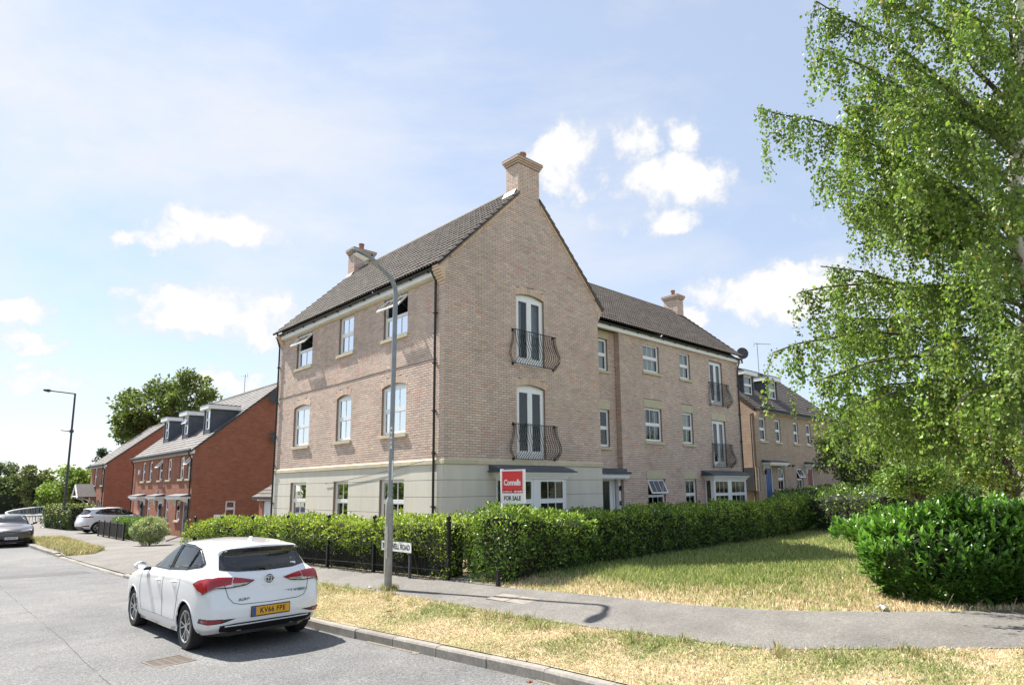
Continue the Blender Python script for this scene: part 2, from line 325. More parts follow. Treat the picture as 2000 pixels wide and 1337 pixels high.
PUP = [(-40, 18), (-18, 5.2), (-14, 1.5), (-12.67, .21), (-11.34, -1.01), (-10.63, -1.45), (-10.04, -1.7), (-8.95, -1.95), (-7.88, -2.05), (-6.64, -2.17), (-5.64, -2.30), (-5.1, -2.36), (-3.5, -2.44)]
def fence_x(y): return -2.42-.085*(np.asarray(y)+3.5)
def strip(name, matn, ys, fl, fr, nx, dz, zf=None):
    mb = MB(); nx1 = nx+1
    for y in ys:
        a, b = fl(y), fr(y)
        for k in range(nx1):
            x = a+(b-a)*k/nx; mb.v.append((x, y, (float(G(x, y)) if zf is None else zf(x, y))+dz))
    for i in range(len(ys)-1):
        for k in range(nx): mb.f.append((i*nx1+k, i*nx1+k+1, (i+1)*nx1+k+1, (i+1)*nx1+k)); mb.c.append((1, 1, 1)); mb.mi.append(0)
    o = mb.build(name, matn, smooth=True); return tag(o, kind='structure')
def pl(T): return lambda y: float(np.interp(y, [a for a, b in T], [b for a, b in T]))
def road_z(x, y): return float(itp(ZR, y))+.035*min(1, max(0, (float(itp(XK, y))-x)/3.2))
xk = pl(XK)
# terrain out to the horizon
def terrain():
    xs = np.unique(np.round(np.r_[-900, -500, -250, -120, -60, -30, np.arange(-18, 42, 1.0), 50, 70, 100, 160, 300, 600, 1000], 3))
    ys = np.unique(np.round(np.r_[-500, -250, -120, -60, np.arange(-30, 62, 1.0), 75, 100, 140, 200, 300, 500, 900, 1400], 3))
    X, Y = np.meshgrid(xs, ys); Z = G(X, Y)-.07
    d = X-itp(XK, Y); Z = np.where(d < .6, itp(ZR, Y)-.18, Z); Z = np.where(d < -9.5, itp(ZR, Y)+.08, Z)
    V = np.c_[X.ravel(), Y.ravel(), Z.ravel()]; n = len(xs)
    F = np.array([(j*n+i, j*n+i+1, (j+1)*n+i+1, (j+1)*n+i) for j in range(len(ys)-1) for i in range(n-1)])
    o = fast_mesh('ground', V, F, np.ones((len(F), 3)), 'far_ground'); tag(o, kind='structure')
terrain()
strip('road', 'asphalt', list(np.r_[-60, -40, np.arange(-30, 60, 1.5), 80, 120, 200, 300]), lambda y: xk(y)-8.2, lambda y: xk(y)+.02, 8, 0, road_z)
strip('verge', 'dry_turf', list(np.r_[-40, -25, np.arange(-19, 3.0, .4)]), lambda y: xk(y)+.12, lambda y: min(pl(PLO)(y), 40)+.02, 10, .012)
strip('pavement', 'footway', list(np.r_[-40, -25, np.arange(-19, 3.3, .3)]), lambda y: max(pl(PLO)(y), xk(y)+.124), lambda y: pl(PUP)(y) if y < -3.5 else float(fence_x(y)), 8, .02)
def backx(y): return float(fence_x(y)) if y < 10.3 else (.46 if y > 11.2 else float(np.interp(y, [10.3, 11.2], [fence_x(10.3), .46])))
strip('driveway', 'footway', list(np.r_[np.arange(3.2, 46, .5), 50, 60, 80, 110]), lambda y: xk(y)+.124, lambda y: backx(y) if y < 46 else 3, 12, .02)
strip('front_lawn', 'dry_turf', list(np.arange(-13.5, -3.55, .4)), lambda y: pl(PUP)(y)-.02 if y < -5.05 else -2.3, lambda y: 22, 40, .014)
strip('garden', 'soil', list(np.arange(-3.7, 12.0, .7)), lambda y: float(fence_x(y)) if y > -3.5 else -2.2, lambda y: 21 if y < 1.35 else -.05, 10, .016)
strip('entrance_path', 'footway', [-4.95, -4.4, -3.9, -3.55], lambda y: pl(PUP)(y)-.02 if y < -3.5 else -2.44, lambda y: 8.6, 16, .03)
def grass_island(name, pts):
    c = np.mean(pts, 0); mb = MB(); n = len(pts); P = [(p[0], p[1], float(G(*p))+.024) for p in pts]
    mb.v = P+[(c[0], c[1], float(G(*c))+.10)]
    for i in range(n): mb.f.append((i, (i+1) % n, n)); mb.c.append((1, 1, 1)); mb.mi.append(0)
    tag(mb.build(name, 'dry_turf'), kind='structure')
ISL = [[(-6.25, 23.8), (-6.25, 15.3), (-5.4, 14.9), (-4.75, 16.7), (-4.4, 29.5), (-6.2, 29.5)], [(-5.9, 4.9), (-5.75, .8), (-4.6, .8), (-5.0, 3.4)]]
for P in ISL: grass_island('grass_patch', P)

# kerb: one stone after another along the edge of the road
def kerbs():
    root = thing('kerb', None, None, (0, 0, 0)); del_keys = [k for k in ('label', 'category') if k in root]
    root['kind'] = 'structure'
    ms = []
    for k in range(5):
        t = .86+.28*random.random(); c = (t, t*(.97+.03*random.random()), t*.96)
        mb = MB(); L = .4545; w = .125
        prof = [(0, -.12), (.004, .105), (.022, .128), (w, .13), (w, -.12)]
        vs = [(x, -L, z) for x, z in prof]+[(x, L, z) for x, z in prof]; n = len(prof)
        mb.add(vs, [(i, (i+1) % n, n+(i+1) % n, n+i) for i in range(n)]+[tuple(range(n))[::-1], tuple(range(n, 2*n))], c)
        me = mb.mesh('kerb_stone', 'concrete'); bm = bmesh.new(); bm.from_mesh(me); bmesh.ops.recalc_face_normals(bm, faces=bm.faces); bm.to_mesh(me); bm.free(); ms.append(me)
    y = -22.0
    while y < 62:
        y2 = y+.915; ym = (y+y2)/2
        o = link('kerb_stone', random.choice(ms), root)
        drop = -.088*float(np.interp(ym, [5.4, 6.4, 15.4, 16.4], [0, 1, 1, 0]))
        o.location = (xk(ym), ym, float(itp(ZR, ym))+drop+random.uniform(-.004, .004))
        o.rotation_euler = (math.atan2(float(itp(ZR, y2)-itp(ZR, y)), .915), 0, -math.atan2(xk(y2)-xk(y), .915)+random.uniform(-.004, .004))
        y = y2
kerbs()
# gully grate set in the road
def grate():
    o = Vector((-7.95, -4.95, 0)); z = road_z(o.x, o.y)
    t = thing('drain_grate', 'rusty slotted iron drain grate in the road behind the white car', 'drain grate', (o.x, o.y, z))
    m = mat('cast_iron', (.13, .10, .08), .75, noise=(20, .35))
    fr = MB(); 
    for a in (-.24, .21): fr.box(o.x+a, o.x+a+.03, o.y-.24, o.y+.24, z-.02, z+.008)
    for a in (-.24, .21): fr.box(o.x-.21, o.x+.21, o.y+a, o.y+a+.03, z-.02, z+.008)
    fr.build('frame', 'cast_iron', t)
    for i in range(9):
        y = o.y-.19+i*.046; MB().box(o.x-.21, o.x+.21, y-.013, y+.013, z-.02, z+.006).build('bar', 'cast_iron', t)
    for i in range(3): MB().box(o.x-.11+i*.1, o.x-.08+i*.1, o.y-.21, o.y+.21, z-.02, z+.0045).build('cross_bar', 'cast_iron', t)
    MB().box(o.x-.21, o.x+.21, o.y-.21, o.y+.21, z-.06, z+.0035).build('pit', 'room', t)
    t.rotation_euler.z = R(8)
grate()
# worn concrete access cover let into the pavement
def cover():
    c = Vector((-3.02, -6.15, 0)); z = float(G(c.x, c.y))+.026
    t = thing('access_cover', 'pale rectangular concrete access cover in the pavement near the gateway', 'access cover', (c.x, c.y, z))
    for k, (a, b) in enumerate(((-.45, -.01), (.01, .45))):
        MB().box(c.x-.22, c.x+.22, c.y+a, c.y+b, z-.03, z+.004, (1.12, 1.08, 1.0)).build('cover_plate', 'concrete', t)
    t.rotation_euler = (0, -.06, R(3))
cover()

# grit and dead grass washed into the channel at the foot of the kerb
def channel_grit():
    r = random.Random(12); mb = MB(); ys = np.arange(-20, 30, .07); w = [.015+.04*r.random()+(.08*r.random() if r.random() < .12 else 0) for _ in ys]
    for i in range(len(ys)-1):
        if math.sin(ys[i]*1.7)+math.sin(ys[i]*.43+1) < -.4: continue
        a, b_ = ys[i], ys[i+1]; mb.add([(xk(a)-w[i], a, road_z(xk(a)-.1, a)+.004), (xk(a)+.002, a, road_z(xk(a), a)+.012), (xk(b_)+.002, b_, road_z(xk(b_), b_)+.012), (xk(b_)-w[i+1], b_, road_z(xk(b_)-.1, b_)+.004)], [(0, 1, 2, 3)])
    tag(mb.build('channel_grit', 'grit', None, fix=False), 'strip of brown grit and dead grass in the channel below the kerb', 'grit', kind='stuff')
channel_grit()

# tar joint along the middle of the lane, and an old trench patch
def road_marks():
    mat('tar', (.045, .045, .046), .7, noise=(30, .3)); mat('patch_tarmac', (.088, .088, .09), .85, noise=[(70, .9), (24, .5)], bump=(70, .6, .012))
    r = random.Random(6); mb = MB(); x = -8.75; ys = np.arange(-13, 24, .25); xs = []
    for y in ys: x += r.uniform(-.012, .012); xs.append(x-.045*(y+4)/10)
    for i in range(len(ys)-1):
        if r.random() < .14: continue
        w = r.uniform(.004, .011); mb.add([(xs[i]-w, ys[i], road_z(xs[i], ys[i])+.004), (xs[i]+w, ys[i], road_z(xs[i], ys[i])+.004), (xs[i+1]+w, ys[i+1], road_z(xs[i+1], ys[i+1])+.004), (xs[i+1]-w, ys[i+1], road_z(xs[i+1], ys[i+1])+.004)], [(0, 1, 2, 3)])
    tag(mb.build('tar_joint', 'tar', None, fix=False), kind='structure')
    mb = MB(); P = [(-9.6, 8.6), (-6.6, 8.3), (-6.58, 9.2), (-9.62, 9.5)]; mb.add([(x, y, road_z(x, y)+.004) for x, y in P], [(0, 1, 2, 3)]); tag(mb.build('road_patch', 'patch_tarmac', None, fix=False), kind='structure')
road_marks()
# ------------------------------------------------------------ wall building blocks
def arc_pts(u0, u1, zs, rise, n=12):
    """points of a segmental arch from springing to springing"""
    w = (u1-u0)/2; r = (w*w+rise*rise)/(2*rise); cu, cz = (u0+u1)/2, zs+rise-r; a = math.asin(w/r)
    return [(cu+r*math.sin(-a+2*a*i/n), cz+r*math.cos(-a+2*a*i/n)) for i in range(n+1)], (cu, cz, r, a)
def cut_intervals(iv, a, b):
    out = []
    for s, e in iv:
        if b <= s or a >= e: out.append((s, e)); continue
        if a > s: out.append((s, a))
        if b < e: out.append((b, e))
    return out
BRICKS = []      # (frame, u0b,u1b,u0t,u1t,z0,z1,full)
def lay_bricks(fr, left, right, z0, z1, ops, seed=0, start=0.0):
    """stretcher bond between left(z) and right(z); ops = openings (u0,u1,z0,z1,rise)"""
    r = random.Random(seed); k = 0; z = z0
    while z < z1-.02:
        a, b = z+.0065, min(z+.0685, z1); zm = (a+b)/2
        l0, r0, l1, r1 = left(a), right(a), left(b), right(b)
        if min(r0-l0, r1-l1) > .03:
            off = (.1125 if k % 2 else 0)+start; n0 = math.floor((min(l0, l1)-off)/.225)-1; n1 = math.ceil((max(r0, r1)-off)/.225)+1
            for j in range(n0, n1):
                iv = [(j*.225+off+.005, j*.225+off+.220)]
                for (u0, u1, w0, w1, rise) in ops:
                    if b <= w0+.004: continue
                    if zm < w1: iv = cut_intervals(iv, u0, u1)
                    elif rise and zm < w1+rise+.24:
                        _, (cu, cz, rr, aa) = arc_pts(u0, u1, w1, rise); R2 = rr+.222; h = zm-cz
                        if h < R2:
                            w = min(math.sqrt(R2*R2-h*h), (u1-u0)/2*1.0+ (zm-w1+.02)*math.tan(aa)); iv = cut_intervals(iv, cu-w, cu+w)
                for s, e in iv:
                    s0, e0, s1, e1 = max(s, l0), min(e, r0), max(s, l1), min(e, r1)
                    if e0-s0 > .025 and e1-s1 > .025: BRICKS.append((fr, s0, e0, s1, e1, a, b, abs(e0-s0-.215) < .002 and abs(e1-s1-.215) < .002))
        z += .075; k += 1
def brick_colour(u, z, r):
    patch = .5+.5*math.sin(u*1.7+math.sin(z*2.1)*1.5)*math.sin(z*2.6+math.sin(u*1.1)*2)
    t = r.gauss(1, .06)
    w = r.random()
    if w < .06+.30*max(0, patch-.62)*2.6: c = (1.03, .86, .79)      # pinker bricks, gathered in patches
    elif w < .22: c = (1.04, 1.01, .92)
    elif w < .30: c = (.88, .885, .90)
    else: c = (1, .97, .95)
    return (c[0]*t, c[1]*t, c[2]*t)
def emit_bricks(root, nsingle=300):
    r = random.Random(3); mb = MB(); singles = []
    cand = sorted((i for i, b in enumerate(BRICKS) if b[7]), key=lambda i: (BRICKS[i][0].p(BRICKS[i][1], 0, BRICKS[i][5])-Vector((CAM.x, CAM.y, 4.0))).length)
    pick = set(cand[:nsingle]); meshes = {}
    for i, (fr, a0, a1, b0, b1, z0, z1, full) in enumerate(BRICKS):
        c = brick_colour((a0+a1)/2+(fr.o.x+fr.o.y)*.37, z0, r); q = .0075+r.uniform(-.0022, .0022)
        if i in pick: singles.append((fr, (a0+a1)/2, (z0+z1)/2, c)); continue
        v = [fr.p(a0, -.01, z0), fr.p(a1, -.01, z0), fr.p(b1, -.01, z1), fr.p(b0, -.01, z1), fr.p(a0, q, z0), fr.p(a1, q, z0), fr.p(b1, q, z1), fr.p(b0, q, z1)]
        mb.add(v, [(4, 5, 6, 7), (0, 1, 5, 4), (1, 2, 6, 5), (2, 3, 7, 6), (3, 0, 4, 7)], c)
    o = mb.build('brickwork', 'brick', root); tag(o, kind='stuff')
    vs = []
    for k in range(12):
        c = brick_colour(k*1.3, k*.7, r); m = MB(); m.add([(-.1075, .01, -.0325), (.1075, .01, -.0325), (.1075, .01, .0325), (-.1075, .01, .0325), (-.1075, -.0075, -.0325), (.1075, -.0075, -.0325), (.1075, -.0075, .0325), (-.1075, -.0075, .0325)],
            [(4, 5, 6, 7), (0, 1, 5, 4), (1, 2, 6, 5), (2, 3, 7, 6), (3, 0, 4, 7)], c); vs.append(m.mesh('brick', 'brick'))
    oo = Vector(origin(root))
    for fr, u, z, c in singles:
        b = link('brick', r.choice(vs), root); b.location = fr.p(u, r.uniform(-.002, .002), z)-oo
        b.rotation_euler.z = math.atan2(fr.n.x, -fr.n.y)
    BRICKS.clear()
def backing(root, fr, u0, u1, z0, z1, ops, name='wall', m='mortar', rev='reveal', depth=.11, top=None):
    """flat wall face with the openings left out, and the reveals of those openings"""
    us = sorted({u0, u1}|{o[0] for o in ops}|{o[1] for o in ops}); zs = sorted({z0, z1}|{o[2] for o in ops}|{o[3]+o[4] for o in ops if o[4]}|{o[3] for o in ops if not o[4]})
    us = [u for u in us if u0 <= u <= u1]; zs = [z for z in zs if z0 <= z <= z1]
    mb = MB()
    for i in range(len(us)-1):
        for j in range(len(zs)-1):
            um, zm = (us[i]+us[i+1])/2, (zs[j]+zs[j+1])/2
            if any(o[0] < um < o[1] and o[2] < zm < o[3]+o[4] for o in ops): continue
            mb.add([fr.p(us[i], 0, zs[j]), fr.p(us[i+1], 0, zs[j]), fr.p(us[i+1], 0, zs[j+1]), fr.p(us[i], 0, zs[j+1])], [(0, 1, 2, 3)])
    for a, b, c, d, rise in ops:
        poly = [(a, c), (b, c), (b, d)]
        if rise:
            arc, _ = arc_pts(a, b, d, rise)
            for k in range(len(arc)-1):
                p, q = arc[k], arc[k+1]; mb.add([fr.p(*(p[0], 0, p[1])), fr.p(q[0], 0, q[1]), fr.p(q[0], 0, d+rise), fr.p(p[0], 0, d+rise)], [(0, 1, 2, 3)])
            poly += [(u, z) for u, z in arc[::-1][1:-1]]
        poly.append((a, d)); n = len(poly)
        vs = [fr.p(u, 0, z) for u, z in poly]+[fr.p(u, -depth-.03, z) for u, z in poly]
        mb.add(vs, [(k, (k+1) % n, n+(k+1) % n, n+k) for k in range(n)], None, 1)
    return mb.build(name, [m, rev], root, fix=False)
def pane(parent, fr, u0, u1, n, z0, z1, g='window_glass'):
    mb = MB(); mb.add([fr.p(u0, n, z0), fr.p(u1, n, z0), fr.p(u1, n, z1), fr.p(u0, n, z1)], [(0, 1, 2, 3)]); return mb.build('pane', g, parent, fix=False)
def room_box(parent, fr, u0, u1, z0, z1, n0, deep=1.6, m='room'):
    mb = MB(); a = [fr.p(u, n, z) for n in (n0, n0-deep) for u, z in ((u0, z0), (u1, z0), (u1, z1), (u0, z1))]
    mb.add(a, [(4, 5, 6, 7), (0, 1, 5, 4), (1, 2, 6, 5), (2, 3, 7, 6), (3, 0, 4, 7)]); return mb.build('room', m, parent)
def members(mb, fr, u0, u1, z0, z1, w, n0, n1):
    fbox(mb, fr, u0, u0+w, n0, n1, z0, z1); fbox(mb, fr, u1-w, u1, n0, n1, z0, z1); fbox(mb, fr, u0+w, u1-w, n0, n1, z0, z0+w); fbox(mb, fr, u0+w, u1-w, n0, n1, z1-w, z1)
def window(root, fr, u0, u1, z0, z1, cols=2, rise=0, open_top=None, sill=True, lintel=None, cover=None, split=.5, sub=True, deep=1.5, name='window', set_in=.075):
    s = -set_in; zt = z0+(z1-z0)*split; mb = MB()
    members(mb, fr, u0, u1, z0, z1, .055, s-.06, s); fbox(mb, fr, u0+.055, u1-.055, s-.06, s-.002, zt-.035, zt+.035)
    win = None
    def sash(m, a, b, c, d, n, w=.042):
        members(m, fr, a, b, c, d, w, n-.02, n+.012)
        for k in range(1, cols): x = a+w+(b-a-2*w)*k/cols; fbox(m, fr, x-.009, x+.009, n-.008, n+.008, c+w, d-w)
    a, b = u0+.055, u1-.055
    sash(mb, a, b, z0+.055, zt-.035, s-.02, .03)
    if open_top is None: sash(mb, a, b, zt+.035, z1-.055, s-.012)
    if rise:
        arc, _ = arc_pts(u0, u1, z1, rise); pts = [fr.p(u, s-.06, z) for u, z in arc]; mb.prism(pts, fr.n*.03)
    win = mb.build(name, 'upvc', root)
    pane(win, fr, a+.03, b-.03, s-.03, z0+.085, zt-.065)
    if open_top is None: pane(win, fr, a+.042, b-.042, s-.02, zt+.077, z1-.097)
    else:
        # top-hung light standing open
        m = MB(); h = z1-.055-(zt+.035); ca, sa = math.cos(open_top), math.sin(open_top)
        class F2: pass
        f2 = Fr(fr.p(0, s, z1-.055), fr.u, fr.n); f2.z = fr.z*ca-fr.n*sa; f2.n = fr.n*ca+fr.z*sa
        f2.p = lambda u, n, z: f2.o+f2.u*u+f2.n*n+f2.z*z
        members(m, f2, a, b, -h, 0, .045, -.02, .03)
        for k in range(1, cols): x = a+.045+(b-a-.09)*k/cols; fbox(m, f2, x-.009, x+.009, -.008, .008, -h+.045, -.045)
        sh = m.build('open_sash', 'upvc', win)
        q = MB(); q.add([f2.p(a+.045, 0, -h+.045), f2.p(b-.045, 0, -h+.045), f2.p(b-.045, 0, -.045), f2.p(a+.045, 0, -.045)], [(0, 1, 2, 3)]); q.build('pane', 'window_glass', win, fix=False)
        st = MB(); st.tube([fr.p(a+.02, s-.01, zt+.1), f2.p(a+.02, -.01, -h*.75)], .006, 5); st.tube([fr.p(b-.02, s-.01, zt+.1), f2.p(b-.02, -.01, -h*.75)], .006, 5); st.build('stay', 'dark_steel', win)
    room_box(win, fr, u0+.02, u1-.02, z0+.02, z1-.02, s-.065, deep)
    if cover:
        kind, f0, f1 = cover; za, zb = z0+(z1-z0)*f0, z0+(z1-z0)*f1
        if kind == 'blind': m = MB(); fbox(m, fr, u0+.06, u1-.06, s-.14, s-.13, za, zb); m.build('blind', 'blind', win)
        elif kind == 'slats':
            m = MB(); z = za
            while z < zb: m.add([fr.p(u0+.06, s-.12, z), fr.p(u1-.06, s-.12, z), fr.p(u1-.06, s-.145, z+.022), fr.p(u0+.06, s-.145, z+.022)], [(0, 1, 2, 3)]); z += .028
            m.build('blind_slats', 'curtain', win, fix=False)
        else:
            m = MB(); sp = [(u0+.05, u0+.05+(u1-u0)*.30), (u1-.05-(u1-u0)*.30, u1-.05)] if kind == 'pair' else [(u0+.05, u1-.05)]
            for a2, b2 in sp:
                n = 22; P = [(a2+(b2-a2)*i/n, s-.15+.025*math.sin(i*1.9)) for i in range(n+1)]
                for i in range(n): m.add([fr.p(P[i][0], P[i][1], za), fr.p(P[i+1][0], P[i+1][1], za), fr.p(P[i+1][0], P[i+1][1], zb), fr.p(P[i][0], P[i][1], zb)], [(0, 1, 2, 3)])
            m.build('curtain', 'curtain', win, fix=False)
    if sill:
        m = MB(); t = random.uniform(.9, 1.05); P = [fr.p(u0-.09, -.08, z0-.002), fr.p(u0-.09, .075, z0-.03), fr.p(u0-.09, .075, z0-.125), fr.p(u0-.09, -.0, z0-.125), fr.p(u0-.09, -.08, z0-.1)]
        m.prism(P, fr.u*(u1-u0+.18), (t, t, t)); m.build('sill', 'stone', win)
    if lintel:
        m = MB(); t = random.uniform(.9, 1.05); fbox(m, fr, u0-.06, u1+.06, -.1, .016, z1+.0, z1+lintel, (t, t, t)); m.build('lintel', 'stone', win)
    return win
def brick_arch(root, fr, u0, u1, zs, rise, n=19, h=.22):
    arc, (cu, cz, r, a) = arc_pts(u0, u1, zs, rise); rr = random.Random(n+int(u0*10)); mb = MB(); a *= 1.06
    for k in range(n):
        t0, t1 = -a+2*a*(k+.06)/n, -a+2*a*(k+.94)/n; q = .011+rr.uniform(-.002, .003)
        P = [(cu+R_*math.sin(t), cz+R_*math.cos(t)) for R_, t in ((r+.004, t0), (r+.004, t1), (r+h, t1), (r+h, t0))]
        c = brick_colour(u0+k, zs, rr); c = (c[0]*1.0, c[1]*.98, c[2]*.93)
        mb.hexa([fr.p(u, -.1, z) for u, z in P]+[fr.p(u, q, z) for u, z in P], c)
    return mb.build('brick_arch', 'brick', root)
def french_door(root, fr, u0, u1, z0, z1, rise=0, cover=None, set_in=.075):
    s = -set_in; mb = MB(); members(mb, fr, u0, u1, z0, z1, .06, s-.06, s)
    if rise: arc, _ = arc_pts(u0, u1, z1, rise); mb.prism([fr.p(u, s-.06, z) for u, z in arc], fr.n*.03)
    d = mb.build('french_door', 'upvc', root); um = (u0+u1)/2
    for a, b in ((u0+.06, um-.002), (um+.002, u1-.06)):
        m = MB(); members(m, fr, a, b, z0+.06, z1-.06, .10, s-.045, s+.012); fbox(m, fr, a+.10, b-.10, s-.04, s+.008, z0+.16, z0+.25); m.build('door_leaf', 'upvc', d)
        pane(d, fr, a+.1, b-.1, s-.02, z0+.25, z1-.16)
    h = MB()
    for q in (-.05, .05): fbox(h, fr, um+q-.012, um+q+.012, s+.012, s+.03, z0+1.0, z0+1.16); fbox(h, fr, um+q-(.0 if q > 0 else .09), um+q+(.09 if q > 0 else .0), s+.035, s+.05, z0+1.08, z0+1.105)
    h.build('handle', 'white_paint', d); room_box(d, fr, u0+.02, u1-.02, z0+.02, z1-.02, s-.065, 2.4)
    if cover:
        m = MB(); sp = {'pair': [(u0+.06, u0+.40), (u1-.40, u1-.06)], 'all': [(u0+.06, u1-.06)]}[cover]
        for a2, b2 in sp:
            n = 16; P = [(a2+(b2-a2)*i/n, s-.16+.03*math.sin(i*1.7)) for i in range(n+1)]
            for i in range(n): m.add([fr.p(P[i][0], P[i][1], z0+.06), fr.p(P[i+1][0], P[i+1][1], z0+.06), fr.p(P[i+1][0], P[i+1][1], z1-.08), fr.p(P[i][0], P[i][1], z1-.08)], [(0, 1, 2, 3)])
        m.build('curtain', 'curtain', d, fix=False)
    return d
def balcony(root, fr, u0, u1, zb, zt):
    """wrought-iron balconette whose bars swell out towards the foot"""
    m = MB(); path = [fr.p(u0, .0, zt), fr.p(u0, .15, zt), fr.p(u1, .15, zt), fr.p(u1, .0, zt)]
    def rail(z, d, w=.02, h=.006):
        fbox(m, fr, u0-w, u1+w, d-w, d+w, z-h, z+h)
        for q in (u0, u1): fbox(m, fr, q-w, q+w, 0, d-w, z-h, z+h)
    rail(zt, .15, .02, .01); rail(zb+.02, .14, .018, .008)
    for q in (u0, u1):
        for z in (zt, zb+.02): fbox(m, fr, q-.045, q+.045, 0, .012, z-.05, z+.05)
    b = m.build('balcony_railing', 'iron', root); H = zt-zb-.02
    prof = [(0, 0), (.06, .02), (.14, .13), (.22, .19), (.32, .20), (.45, .15), (.62, .065), (.78, .015), (.9, 0), (1, 0)]
    n = 18
    for k in range(n+1):
        u = u0+(u1-u0)*k/n; m = MB(); m.tube([fr.p(u, .145+q, zb+.02+H*t) for t, q in prof], .0098, 5); m.build('bar', 'iron', b, smooth=True)
    for q, sg in ((u0, -1), (u1, 1)):
        for d in (.03, .09):
            m = MB(); m.tube([fr.p(q+sg*w, d+w*.3, zb+.02+H*t) for t, w in prof], .0098, 5); m.build('bar', 'iron', b, smooth=True)
    return b
# ---- roofs
def tile_mesh(name, w, L, c, matn='roof_tile'):
    """interlocking tile: a flat pan and a raised roll, thick lower edge; local x across, y up the slope, z out"""
    prof = [(0, .0), (.08*w, .036), (.18*w, .048), (.28*w, .036), (.38*w, .004), (.50*w, .0), (.58*w, .036), (.68*w, .048), (.78*w, .036), (.90*w, .002), (w, .0)]
    m = MB(); n = len(prof); T = .036
    vs = [(x, 0, z+T) for x, z in prof]+[(x, L, z-.004) for x, z in prof]+[(x, 0, z) for x, z in prof]
    fs = [(i, i+1, n+i+1, n+i) for i in range(n-1)]+[(2*n+i, 2*n+i+1, i+1, i) for i in range(n-1)]+[(2*n, 0, n), (2*n-1+n, 2*n-1, n-1)]
    m.add(vs, fs, c); return m.mesh(name, matn)
TILES = []
def tile_slope(o, ux, sy, width, length, w=.30, g=.335):
    """collect tile positions on a slope: o = eaves corner, ux along the eaves, sy up the slope"""
    o = Vector(o); ux = Vector(ux).normalized(); sy = Vector(sy).normalized(); nz = ux.cross(sy)
    rows = int(length/g+.999); cols = int(width/w+.5); w2 = width/cols; g2 = length/rows
    for j in range(rows):
        for i in range(cols): TILES.append((o+ux*(i*w2)+sy*(j*g2)+nz*random.uniform(-.003, .003), ux, sy, nz, w2, g2*1.12))
def emit_tiles(root, roof, nsingle=300, matn='roof_tile'):
    r = random.Random(9); cs = []
    for k in range(8): t = r.gauss(1, .13); cs.append((t*1.02, t, t*.98))
    cache = {}
    order = sorted(range(len(TILES)), key=lambda i: (TILES[i][0]-CAM).length); pick = set(order[:nsingle]); oo = Vector(origin(root))
    V = []; Fs = []; C = []; nv = 0; tm = {}
    for i, (p, ux, sy, nz, w, L) in enumerate(TILES):
        k = r.randrange(8); key = (round(w, 4), round(L, 4), k)
        if key not in cache:
            me = tile_mesh('roof_tile', w, L, cs[k], matn); cache[key] = me
            tm[key] = (np.array([v.co[:] for v in me.vertices]), [tuple(q.vertices) for q in me.polygons])
        if i in pick:
            o = link('roof_tile', cache[key], roof); o.matrix_local = Matrix(((ux.x, sy.x, nz.x, p.x-oo.x), (ux.y, sy.y, nz.y, p.y-oo.y), (ux.z, sy.z, nz.z, p.z-oo.z), (0, 0, 0, 1)))
        else:
            v, f = tm[key]; W = v @ np.array([ux[:], sy[:], nz[:]])+np.array(p[:]); V.append(W); Fs += [tuple(a+nv for a in q) for q in f]; C += [cs[k]]*len(f); nv += len(v)
    if V:
        mb = MB(); mb.v = [tuple(q) for q in np.vstack(V)]; mb.f = Fs; mb.c = C; mb.mi = [0]*len(Fs); tag(mb.build('tiling', matn, roof, fix=False), kind='stuff')
    TILES.clear()
def chimney(root, x0, x1, y0, y1, zb, zt, pot=(0, 0), sc=1):
    """brick stack with oversailing cap and clay pot"""
    m = MB(); m.box(x0+.012, x1-.012, y0+.012, y1-.012, zb, zt); st = m.build('chimney_stack', 'mortar', root)
    r = random.Random(int(x0*7+y0*3)); b = MB(); z = zt-.002; k = 0
    faces = [((x0, y0), (1, 0), (0, -1), x1-x0), ((x1, y0), (0, 1), (1, 0), y1-y0), ((x1, y1), (-1, 0), (0, 1), x1-x0), ((x0, y1), (0, -1), (-1, 0), y1-y0)]
    rows = int((zt-zb)/.075)
    for k in range(rows):
        z = zb+k*.075
        for (o, u, n, L) in faces:
            f = Fr((o[0], o[1], 0), (*u, 0), (*n, 0)); s = -.1125 if k % 2 else 0
            while s < L-.02:
                a, e = max(s, 0)+.004, min(s+.215, L-.004)
                if e-a > .03: fbox(b, f, a, e, -.03, -.004+r.uniform(-.002, .002), z+.004, z+.071, brick_colour(s+o[0], z, r))
                s += .225
    tag(b.build('stack_bricks', 'brick', st), kind='stuff')
    c = MB()
    for i, (e, h) in enumerate(((.03, .07), (.065, .07), (.10, .07))): c.box(x0-e, x1+e, y0-e, y1+e, zt+i*.07+.003, zt+i*.07+.066, (.85, .78, .72))
    c.box(x0-.10, x1+.10, y0-.10, y1+.10, zt+.21, zt+.245, (.45, .42, .42)); c.build('cap', 'brick', st)
    px, py = (x0+x1)/2+pot[0], (y0+y1)/2+pot[1]; q = MB(); q.lathe([(.115, zt+.23), (.115, zt+.55), (.135, zt+.56), (.135, zt+.62), (.10, zt+.62), (.095, zt+.30), (.001, zt+.30)], (px, py, 0), 16); q.build('chimney_pot', 'terracotta', st, smooth=True)
    return st
def downpipe(root, pts, matn='black_plastic', r=.036, clips=()):
    m = MB(); m.tube(pts, r, 10); o = m.build('downpipe', matn, root, smooth=True)
    for z in clips:
        q = MB(); a, b = Vector(pts[-2]), Vector(pts[-1]); t = (z-a.z)/(b.z-a.z); p = a.lerp(b, t); q.lathe([(r*1.3, -.03), (r*1.3, .03)], p, 10); q.box(p.x-.06, p.x+.06, p.y-.06, p.y+.06, p.z-.012, p.z+.012); q.build('pipe_clip', matn, o)
    return o

